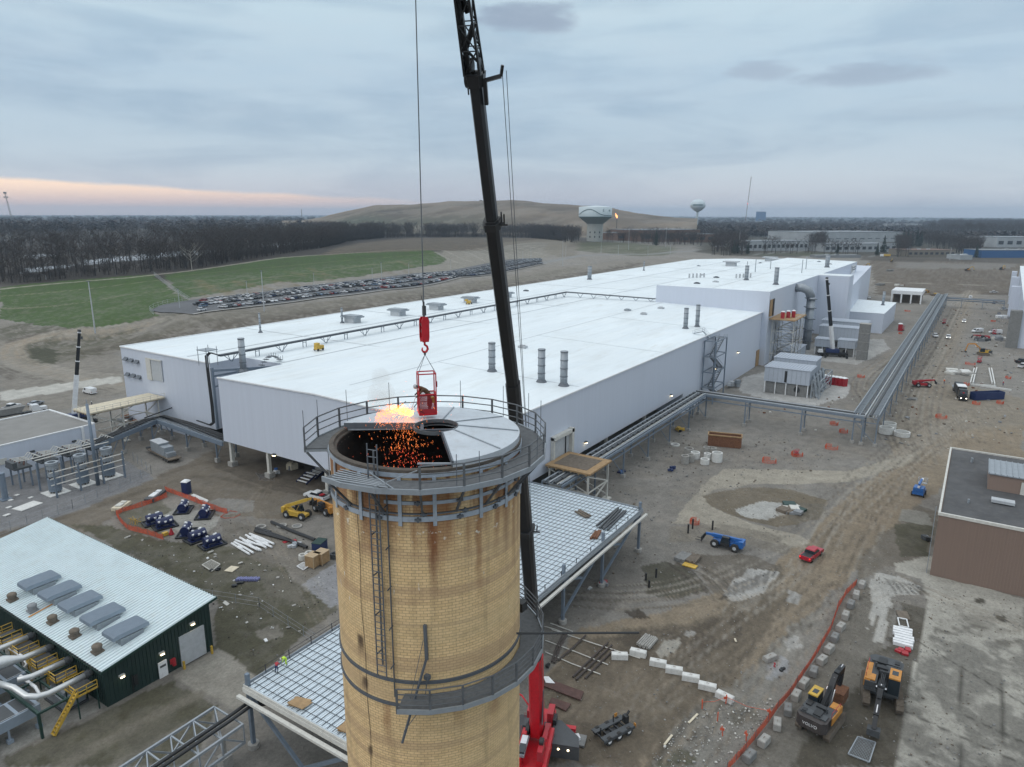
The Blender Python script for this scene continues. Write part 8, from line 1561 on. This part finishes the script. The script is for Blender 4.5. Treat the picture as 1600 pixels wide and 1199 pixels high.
zt_=hgt([p.x for p in front],[p.y for p in front]);first=set();half=len(front)
segn=['at the far left','behind the left green field','behind the middle green field','behind the right green field','left of the crane boom','near the water tower']
for i,(p,z)in enumerate(zip(front,zt_)):
 k=i%4;px_=(CR.dot(Vector((p.x,p.y,0)))/(CF.dot(Vector((p.x,p.y,z-60))))*FPX+800);sg=segn[min(5,max(0,int(px_//150)))];s_=rtree.uniform(.6,1.2);lb='%s bare %s tree at the wood edge %s'%('tall' if s_>1.03 else 'low' if s_<.87 else 'middle sized',('brownish','dark','thin brownish','thin dark')[k],sg)
 if k not in first:first.add(k);o=PRO[k];o.location=(p.x,p.y,z);o.scale=(s_,)*3;o['label']=lb;o['group']=GT
 else:o=dup(PRO[k],(p.x,p.y,z),rtree.uniform(0,6),lb,GT,(s_,s_,s_*rtree.uniform(.9,1.1)))
p=ground(300,422);tr,cw=bare_tree(99,21,120,.08,.42);t=thing('bare_tree','pale barked bare tree standing in front of the dark wood','tree',tuple(p));tr.build('trunk','bark_pale',t);cw.build('crown','twig2',t)
def mass(name,label,pts3,mats,protos,s0=.7,s1=1.2,seed=1):
 """many trees as one surface: a wood nobody could count"""
 rr=np.random.RandomState(seed);V_=[];F_=[];MI=[];off=0;cache=[]
 for tr,cw in protos:
  v=np.array([tuple(q)for q in tr.v+cw.v]);n0=len(tr.v);f=[tuple(x)for x in tr.f]+[tuple(i+n0 for i in x)for x in cw.f]
  f4=np.array([x if len(x)==4 else(x[0],x[1],x[2],x[2])for x in f if len(x)<=4]);mi=np.array([0]*sum(1 for x in tr.f if len(x)<=4)+[1]*len(cw.f));cache.append((v,f4,mi))
 for i,(x,y,z)in enumerate(pts3):
  v,f,mi=cache[rr.randint(len(cache))];a=rr.uniform(0,6.28);s_=rr.uniform(s0,s1);c_,s2=math.cos(a),math.sin(a)
  w=np.column_stack(((v[:,0]*c_-v[:,1]*s2)*s_+x,(v[:,0]*s2+v[:,1]*c_)*s_+y,v[:,2]*s_*rr.uniform(.9,1.15)+z));V_.append(w);F_.append(f+off);MI.append(mi);off+=len(v)
 V_=np.vstack(V_);F_=np.vstack(F_);MI=np.concatenate(MI);tri=F_[:,2]==F_[:,3];Q=F_[~tri];me_=bpy.data.meshes.new(name)
 me_.vertices.add(len(V_));me_.vertices.foreach_set('co',V_.ravel());me_.loops.add(len(Q)*4);me_.loops.foreach_set('vertex_index',Q.ravel().astype(np.int32));me_.polygons.add(len(Q));me_.polygons.foreach_set('loop_start',np.arange(len(Q),dtype=np.int32)*4);me_.polygons.foreach_set('loop_total',np.full(len(Q),4,np.int32));me_.polygons.foreach_set('material_index',MI[~tri].astype(np.int32));me_.update()
 for q in mats:me_.materials.append(MATS[q])
 o=bpy.data.objects.new(name,me_);scene.collection.objects.link(o);tag(o,label,'wood');return struct(o,'stuff')
LO=[bare_tree(60+k,20,90,.16)for k in range(4)];HI=[bare_tree(70+k,20,200,.075)for k in range(4)]
def away(p,d):q=Vector((p.x,p.y,0));return q+q.normalized()*d
rnp=random.Random(9);pts_n=[];pts_f=[]
tot=[]
for a,b in zip(FW[:-1],FW[1:]):tot.append((b-a).length)
for i in range(3300):
 k=rnp.choices(range(len(tot)),tot)[0];f=rnp.random();base=FW[k].lerp(FW[k+1],f);dd=rnp.random()
 px_=FL[k][0]+(FL[k+1][0]-FL[k][0])*f
 mx=900 if px_<520 else(420 if px_<760 else 300)
 if px_>540 and float(fbm(np.array([px_]),np.array([dd*60]),22,3,5)[0])<.45:continue
 q=away(base,8+dd**1.4*mx);(pts_n if dd<.35 else pts_f).append((q.x,q.y))
def lift(P):z=hgt([p[0]for p in P],[p[1]for p in P]);return[(p[0],p[1],float(h_))for p,h_ in zip(P,z)]
mass('bare_wood','dense dark bare wood filling the land behind the green bank',lift(pts_n),['bark','twig'],HI,.55,1.25,seed=2)
def region(px,n_,seed):
 P=[W2(q)for q in px];rr=random.Random(seed);out=[];xs=[p[0]for p in P];ys=[p[1]for p in P];X_=np.array([rr.uniform(min(xs),max(xs))for _ in range(n_*12)]);Y_=np.array([rr.uniform(min(ys),max(ys))for _ in range(n_*12)]);k=inside(P,X_,Y_);return list(zip(X_[k],Y_[k]))[:n_]
pts_f+=region([(960,372),(1100,376),(1180,374),(1270,372),(1270,352),(960,354)],1100,3)+region([(1435,374),(1500,398),(1535,382),(1600,372),(1600,350),(1435,350)],1700,4)+region([(1270,362),(1440,364),(1440,353),(1270,353)],500,14)+region([(1262,380),(1290,384),(1290,378)],30,15)+region([(1262,386),(1290,388),(1288,394),(1262,393)],40,25)+region([(1400,388),(1420,390),(1416,382),(1400,380)],60,26)+region([(1160,397),(1262,397),(1340,399),(1340,396),(1160,394)],34,27)+region([(1490,398),(1530,400),(1534,386),(1500,384)],90,28)+region([(1110,392),(1160,392),(1160,386),(1120,383)],60,29)+region([(1400,402),(1420,402),(1418,388),(1404,388)],40,16)+region([(1110,400),(1170,398),(1160,390),(1120,388)],50,17)+region([(880,379),(905,381),(905,372),(880,370)],90,18)+region([(945,379),(1100,383),(1100,377),(945,373)],120,19)+region([(1110,384),(1160,388),(1170,380),(1110,376)],90,5)+region([(1440,384),(1500,396),(1505,388),(1450,376)],90,6)+region([(1000,382),(1110,387),(1110,383),(1000,378)],40,8)
us=[]
for i in range(3600):
 k=rnp.choices(range(len(tot)),tot)[0];q=away(FW[k].lerp(FW[k+1],rnp.random()),-3+rnp.random()**1.5*70);us.append((q.x,q.y))
mass('undergrowth','low bare brush under the front trees of the wood',lift(us),['bark','twig'],[bare_tree(80+k,20,70,.22,.5)for k in range(3)],.16,.36,8)
knoll=region([(1450,372),(1530,374),(1600,370),(1600,352),(1470,352)],900,41)
mass('bare_wood','tall bare wood on the rise at the far right above the blue roofed buildings',[(x,y,z+11+4*math.sin(x*.004))for x,y,z in lift(knoll)],['bark','twig2'],LO,.9,1.5,seed=13)
mass('bare_wood','far bare woods between the distant buildings and beyond the first wood',lift(pts_f),['bark','twig2'],LO,.6,1.4,seed=3)
BU=[]
for k in range(3):
 rr=random.Random(k);tr=MB();tr.rod((0,0,0),(0,0,4),.5,.3,4,False);c_=MB()
 for j in range(44):a=rr.uniform(0,6.28);r_=rr.uniform(0,9);z=rr.uniform(2,12)*(1-r_/22);s_=rr.uniform(1.2,3.2);c_.add([(cos(a)*r_-s_,sin(a)*r_,z),(cos(a)*r_,sin(a)*r_-s_,z+rr.uniform(-1,2)),(cos(a)*r_+s_,sin(a)*r_,z+rr.uniform(-1,1)),(cos(a)*r_,sin(a)*r_+s_,z+rr.uniform(0,2.5))],[(0,1,2,3)])
 BU.append((tr,c_))
P_=[];rr=random.Random(31)
for _ in range(9000):
 a=HD+radians(rr.uniform(-44,44));d=1900+(rr.random()**1.6)*11000;P_.append((cos(a)*d,sin(a)*d))
P_=[p for p,v in zip(P_,fbm(np.array([p[0]for p in P_]),np.array([p[1]for p in P_]),500,3,44))if v>.40]
mass('far_woods','hazy tree cover of the plain out to the horizon',lift(P_),['bark','twig'],BU,1.0,2.0,6)['category']='woods'
for sdx,(px,py,h_,lb)in enumerate(((669,350,17,'tall dark spruce above the wood left of the crane boom'),(1025,384,22,'dark spruce in front of the brown school like building'),(571,352,13,'small dark evergreen in the wood under the hill, left'),(583,353,12,'second small dark evergreen in the wood under the hill'),(1380,396,22,'dark spruce left of the far drive with the yellow truck'),(1308,396,14,'round evergreen in front of the low pale buildings'),(1410,384,20,'evergreen at the left of the row before the big warehouse'),(1417,385,20,'evergreen second in the row before the big warehouse'),(1424,385,18,'evergreen third in the row before the big warehouse'),(1432,385,21,'evergreen fourth in the row before the big warehouse'),(1438,385,19,'evergreen at the right of the row before the big warehouse'),(1525,403,16,'evergreen before the blue striped far building'),(1168,397,16,'evergreen at the left end of the low white building'),(1146,397,20,'evergreen at the road end left of the low white building'),(1152,396,18,'second evergreen at the road end left of the low white building'),(1370,400,16,'evergreen beside the far drive'))):
 p=ground(px,py);d=Vector((p.x,p.y,0)).length
 tr,cw=conifer(sdx,max(8,h_*d/1110*1.1));t=thing('spruce_tree',lb,'tree',tuple(p));tr.build('trunk','bark',t);cw.build('crown','conifer',t)
M('far_white',(.34,.36,.375),.7,nz=.15,ns=.05);M('far_roof',(.16,.175,.19),.7);M('far_brick',(.15,.095,.07),.9);M('far_blue',(.03,.10,.24),.5);M('far_beige',(.20,.18,.15),.8);M('win_dark',(.03,.035,.04),.4)
def farbox(px0,px1,pyb,pyt,depth,wall,roof,label,nwin=0,name='warehouse',zofs=0,cat='building',winh=.35,base_z=None):
 a=ground(px0,pyb);b=ground(px1,pyb)
 if(b-a).length<1:return
 k_=ray((px0+px1)/2,pyt);mid=(a+b)/2;tt_=Vector((mid.x,mid.y,0)).length/Vector((k_.x,k_.y,0)).length;H_=60+k_.z*tt_-mid.z;d=(b-a);L_=d.length;ang=atan2(d.y,d.x)
 t=thing(name,label,cat,(mid.x,mid.y,mid.z),ang);m=MB();m.bx(-L_/2,L_/2,0,depth,-2,H_*.97);m.build('wall',wall,t);m=MB();m.bx(-L_/2-.5,L_/2+.5,-.5,depth+.5,H_*.97,H_);m.build('roof',roof,t)
 for i in range(nwin):x=-L_/2+L_*(i+.5)/nwin;m=MB();m.bx(x-L_/nwin*.28,x+L_/nwin*.28,-.25,-.05,H_*.30,H_*(.30+winh));m.build('window','win_dark',t)
 for i in range(3):x=R.uniform(-L_*.4,L_*.4);m=MB();m.box(x,depth*.4,H_+.7,4,4,1.4);m.build('roof_unit','far_white',t)
 return t
farbox(1266,1412,378,363,150,'far_white','far_roof','very long pale warehouse with grey roof far behind on the right',12,winh=.06);farbox(1161,1262,392,377,60,'far_white','far_roof','low white building with dark windows left of the long warehouse',14);farbox(1288,1400,394,381,60,'far_white','far_roof','low pale building in front of the long warehouse',12)
farbox(1418,1492,401,391,50,'far_beige','far_brick','low brown roofed building right of the far drive',9);farbox(1556,1640,387,371,90,'far_white','far_roof','pale blue warehouse behind trucks at the right edge',6);farbox(1533,1640,403,391,40,'far_blue','far_roof','low blue striped building at the right edge',0);farbox(1500,1519,406,399,30,'far_white','far_white','small white box building left of the blue striped one',0)
farbox(965,1006,376,364,60,'far_brick','far_roof','low brown brick building nearest the water tower',4);farbox(1004,1093,378,359,90,'far_brick','far_roof','wide brown brick building behind the spruce',6);farbox(1064,1116,379,366,50,'far_brick','far_roof','brown brick wing at the right of the wide brick building',4)
farbox(1120,1142,392,386,14,'far_beige','wood_dark','small brown shed at the bend of the far road',0,'shed');farbox(1275,1345,403,399,16,'grey','grey','grey tank row just behind the hall roof',0,'tank_row',cat='tanks')
for i,(a,b,c_,d_,lb)in enumerate(((1225,1262,352,347,'tiny pale building at the horizon above the long warehouse, left'),(1340,1385,358,353,'tiny pale building at the horizon above the long warehouse, middle'),(1395,1440,358,350,'tiny beige building behind the long warehouse, right'),(1130,1180,352,349,'thin pale building strip below the mast'),(1045,1065,352,349,'tiny pale roof left of the round water tower'),(30,60,345,341,'tiny pale building at the left horizon'),(5,28,349,346,'second tiny pale building at the left horizon'),(1520,1590,347,344,'pale strip of buildings on the right horizon'))):farbox(a,b,c_,d_,60,'far_white','far_white',lb,0,'far_building')
farbox(1186,1196,346,331,40,'far_blue','far_blue','dark blue office tower on the horizon',0,'office_tower')
p=ground(1385,402);t=thing('dump_truck','white cab truck with yellow body on the far road','truck',tuple(p),HD-pi/2);k=2.6;t.scale=(k*.55,)*3;m=MB();m.bx(-3.5,3.5,-1.2,1.2,1,3);m.build('tipper_body','yellow',t);m=MB();m.bx(-6,-3.6,-1.2,1.2,.8,3);m.build('cab','white_paint',t);wheels(t,(-4.8,0,2),1.2,.5,.3)
for i,(x,y)in enumerate(((1532,372),(1540,373),(1550,371),(1527,381),(1535,380),(1519,389),(1512,393),(1543,378),(1250,388),(1243,390),(1255,387),(1450,375),(1462,372),(1470,376))):p=ground(x,y);o=bpy.data.objects.new('box_truck' if y<385 else 'sedan_car',CARM['suv']);scene.collection.objects.link(o);o.location=tuple(p);o.scale=(2.2,1.6,2.2);o.color=(.6,.62,.65,1);tag(o,'tiny white parked %s at the distant buildings on the right'%('truck' if y<385 else 'car'),'truck' if y<385 else 'car','parked vehicles at the distant buildings')
SIL=[(470,345),(500,341),(520,336),(560,327),(585,321),(620,320),(655,319.5),(685,318.5),(700,316),(740,315),(800,314),(830,316),(850,319),(900,321),(925,323),(950,325),(975,330),(1000,334),(1030,337),(1060,341)]
NX_,NY_=150,60;hv=[];ht_=[]
for i in range(NX_+1):
 px=440+(1090-440)*i/NX_;py=np.interp(px,[s[0]for s in SIL],[s[1]for s in SIL]);k_=ray(px,py);dh=Vector((k_.x,k_.y,0)).normalized();s_=k_.z/Vector((k_.x,k_.y,0)).length
 zr=60+s_*2300
 for j in range(NY_+1):
  f=j/NY_;d=1500+1400*f;q=dh*d
  pf=math.sin(min(1,f/.571)*pi/2)**1.15 if f<.571 else math.cos((f-.571)/.429*pi/2)
  z=12+(max(zr,14)-12)*pf;hv.append((q.x,q.y,z));ht_.append((px,f))
hv=np.array(hv);nn=fbm(hv[:,0],hv[:,1],110,6,51);n2=fbm(hv[:,0]*.4,hv[:,1]*2.0,60,4,52);hv[:,2]+=(nn-.5)*10*np.clip((hv[:,2]-14)/60,0,1)+(n2-.5)*3
m=MB();m.add([tuple(v)for v in hv],[(i*(NY_+1)+j,(i+1)*(NY_+1)+j,(i+1)*(NY_+1)+j+1,i*(NY_+1)+j+1)for i in range(NX_)for j in range(NY_)])
hm=bpy.data.materials.new('hill_earth');hm.use_nodes=True;MATS['hill_earth']=hm;ho=m.build('landfill_hill','hill_earth',None,True);struct(ho)
hp=np.array(ht_);cc=np.array((.125,.098,.070))[None]*(.10+1.8*nn[:,None]);g_=sstep((620-hp[:,0])/70)*sstep((.40-hp[:,1])/.2)+sstep((.28-hp[:,1])/.12)*sstep((860-hp[:,0])/200)*.7;cc=cc*(1-np.clip(g_,0,1)[:,None])+np.array((.055,.062,.040))[None]*np.clip(g_,0,1)[:,None]
w_=sstep((n2-.52)/.08)*.5;cc=cc*(1-w_[:,None])+np.array((.20,.175,.14))[None]*w_[:,None];w_=sstep((hp[:,1]-.50)/.05)*sstep((hp[:,0]-690)/20)*sstep((n2-.35)/.2)*.6;cc=cc*(1-w_[:,None])+np.array((.06,.05,.045))[None]*w_[:,None]
at_=ho.data.attributes.new('tint','FLOAT_COLOR','POINT');at_.data.foreach_set('color',np.column_stack((cc,np.ones(len(cc)))).astype(np.float32).ravel())
t_=hm.node_tree;q=t_.nodes.new('ShaderNodeAttribute');q.attribute_name='tint';t_.links.new(q.outputs['Color'],t_.nodes['Principled BSDF'].inputs['Base Color']);t_.nodes['Principled BSDF'].inputs['Roughness'].default_value=1
def foot(px,pyb):p=ground(px,pyb);return p
def hat_(p,py,px):k_=ray(px,py);return 60+k_.z*Vector((p.x,p.y,0)).length/Vector((k_.x,k_.y,0)).length
def mpp(p):return(Vector((p.x,p.y,p.z-60)).dot(CF))/FPX
p=foot(929,377.5);u=mpp(p);t=thing('water_tower','pale green white water tower with wide drum tank on thick fluted stem','water tower',tuple(p))
M('wt_white',(.50,.57,.60),.5,nz=.04);M('wt_stem',(.33,.34,.32),.7,nz=.08,stretch=(1,1,.1));M('wt_grey',(.20,.235,.24),.6);M('wt_line',(.03,.10,.12),.5)
zz=lambda py:hat_(p,py,929)-p.z
m=MB();m.lathe([(12.6*u,-3),(12.2*u,zz(352)),(12.6*u,zz(351.8)),(12.6*u,zz(350))],40);m.build('stem','wt_stem',t);m=MB();m.lathe([(12.6*u,zz(350)),(25.4*u,zz(339.5))],40);m.build('tank_cone','wt_grey',t);m=MB();m.lathe([(25.4*u,zz(339.5)),(25.6*u,zz(338)),(25.6*u,zz(324.2)),(24*u,zz(323.4)),(1,zz(321.5))],48);m.build('tank','wt_white',t,True);m=MB();m.lathe([(25.75*u,zz(339.6)),(25.75*u,zz(338.6))],48);m.build('tank_stripe','wt_line',t)
cang=atan2(-p.y,-p.x);m=MB();pts_=[]
for k in range(41):x=-24.5+49*k/40;y=326.2+11*(1/(1+math.exp(-(x-2)/4.5)))*(1 if x>-20 else 1)if x>-8 else 326.2+((-8-x)/16.5)**2*8+11/(1+math.exp(10/4.5));a=cang+math.asin(max(-1,min(1,x/25.7)));pts_.append(Vector((25.8*u*cos(a),25.8*u*sin(a),zz(min(y,337)))))
m.tube(pts_,.45*u,5);m.build('painted_curve','wt_line',t)
for r_ in range(2):
 for a_ in(-.62,0,.62):a=cang+a_;m=MB();m.ell((12.4*u*cos(a),12.4*u*sin(a),zz(363+r_*7)),1.1*u,1.1*u,1.6*u,8,6);m.build('window','win_dark',t)
cu=bpy.data.curves.new('lettering','FONT');cu.body='Orion';cu.size=6*u;cu.extrude=.2;o=bpy.data.objects.new('lt',cu);scene.collection.objects.link(o);me2=bpy.data.meshes.new_from_object(o.evaluated_get(bpy.context.evaluated_depsgraph_get()));bpy.data.objects.remove(o);me2.materials.clear();me2.materials.append(MATS['wt_line']);o=bpy.data.objects.new('lettering',me2);scene.collection.objects.link(o);o.parent=t
a=cang+.72;o.location=(25.9*u*cos(a+-.27),25.9*u*sin(a-.27),zz(331));o.rotation_euler=(pi/2,0,a+pi/2)
p=foot(1088,361);u=mpp(p);t=thing('water_tower','round white water tower like a ball on a thin stem above the far trees','water tower',tuple(p));zz=lambda py:hat_(p,py,1087)-p.z
m=MB();m.lathe([(2.4*u,-2),(1.7*u,zz(335)),(1.8*u,zz(331))],20);m.build('stem','wt_white',t);m=MB();m.lathe([(1.8*u,zz(331.5)),(6*u,zz(329)),(10.8*u,zz(324.5)),(11.7*u,zz(321)),(10.6*u,zz(317)),(6.5*u,zz(313)),(.3,zz(311.6))],32);m.build('tank','wt_white',t,True)
m=MB();m.lathe([(11.75*u,zz(321.5)),(11.75*u,zz(319.8))],32,a0=atan2(-p.y,-p.x)-.7,a1=atan2(-p.y,-p.x)+.7);m.build('painted_band','wt_line',t)
p=foot(1164,352);u=mpp(p);t=thing('radio_mast','slim red and white radio mast rising high above the right horizon','mast',tuple(p));zt1=hat_(p,276,1168)-p.z;dx_=CR*(4.2*u);N_=10
for k in range(N_):a=Vector((0,0,zt1*k/N_))+dx_*(k/N_);b=Vector((0,0,zt1*(k+1)/N_))+dx_*((k+1)/N_);m=MB();[m.rod(a+Vector((ox,oy,0)),b+Vector((ox,oy,0)),.18*u,n=4)for ox,oy in((-.35*u,0),(.35*u,0),(0,.35*u))];[m.beam(a.lerp(b,j/4)+Vector((-.35*u,0,0)),a.lerp(b,(j+1)/4)+Vector((.35*u,0,0)),.12*u)for j in range(4)];m.build('mast_section','brick_red' if k%2 else 'grey',t)
m=MB();m.ell(Vector((0,0,hat_(p,318.5,1164)-p.z))+dx_*.4,.7*u,.7*u,.7*u,8,5);m.build('beacon','tail',t)
for px,pb,ptp,lb in((22,356,300,'lattice telecom tower with antenna cluster at the left edge of the horizon'),(155,350,338,'thin lattice mast above the wood on the left'),(472,345,327,'thin antenna mast at the left foot of the hill')):
 p=foot(px,pb);u=mpp(p);H_=hat_(p,ptp,px)-p.z;t=thing('telecom_tower',lb,'tower',tuple(p));m=MB();w0,w1=2.8*u if px==22 else 1.0*u,1.2*u if px==22 else .5*u;N_=12;sl=CR*(-6*u if px==22 else 0)
 for k in range(N_):
  f0,f1=k/N_,(k+1)/N_;c0_=Vector((0,0,H_*f0))+sl*f0;c1_=Vector((0,0,H_*f1))+sl*f1;a0_=(w0+(w1-w0)*f0)/2;a1_=(w0+(w1-w0)*f1)/2
  for s_ in(-1,1):m.beam(c0_+CR*a0_*s_,c1_+CR*a1_*s_,.35*u);m.beam(c0_+CR*a0_*s_,c1_-CR*a1_*s_,.22*u)
 m.build('lattice','grey',t)
 if px==22:
  for z_,w_ in((.97,3.5),(.85,5.5)):m=MB();c_=Vector((0,0,H_*z_))+sl*z_;[m.box(*(c_+CR*(q*u)),1.1*u,1.1*u,2.6*u)for q in(-w_/2,0,w_/2)];m.beam(c_-CR*(w_/2*u),c_+CR*(w_/2*u),.5*u);m.build('antenna_cluster','grey',t)
p=Vector((0,0,60))+ray(964,341)*1400;t=thing('gas_flare','bright orange gas flare burning on a thin stack in front of the hill','flare',tuple(p));u=mpp(p);m=MB();m.rod((0,0,-40),(0,0,0),.5*u,n=6);m.build('stack','grey_dk',t)
M('flame',(1,.35,.12),emit=2.5,nz=.0);m=MB();m.tube([Vector((0,0,0)),CR*(-.3*u)+Vector((0,0,2.5*u)),CR*(-1.6*u)+Vector((0,0,4.5*u)),CR*(-2.6*u)+Vector((0,0,7.5*u))],[.9*u,1.5*u,1.0*u,.15*u],8);m.build('flame','flame',t)
for i,(x,y)in enumerate(((745,316),(752,314),(820,315),(700,317),(770,316))):p=Vector((0,0,60))+ray(x,y+1)*2280;o=carmesh('suv').build('site_machine',['wood_dark','carwin','rubber']);o.location=tuple(p);o.scale=(3,2,2.5);tag(o,'tiny dark machine working on the hill top','machine','machines on the hill top')
M_h=bpy.data.materials.new('haze_air');M_h.use_nodes=True;t_=M_h.node_tree;t_.nodes.clear();pv=t_.nodes.new('ShaderNodeVolumePrincipled');pv.inputs['Density'].default_value=0.000085;pv.inputs['Color'].default_value=(.66,.82,1.0,1);pv.inputs['Anisotropy'].default_value=.2;ou=t_.nodes.new('ShaderNodeOutputMaterial');t_.links.new(pv.outputs[0],ou.inputs['Volume'])
m=MB();m.bx(-7200,17200,-7200,17200,-1.5,190);hz=m.build('haze',M_h);struct(hz,'stuff');hz['label']='thin bluish air over the whole landscape';hz['category']='haze'
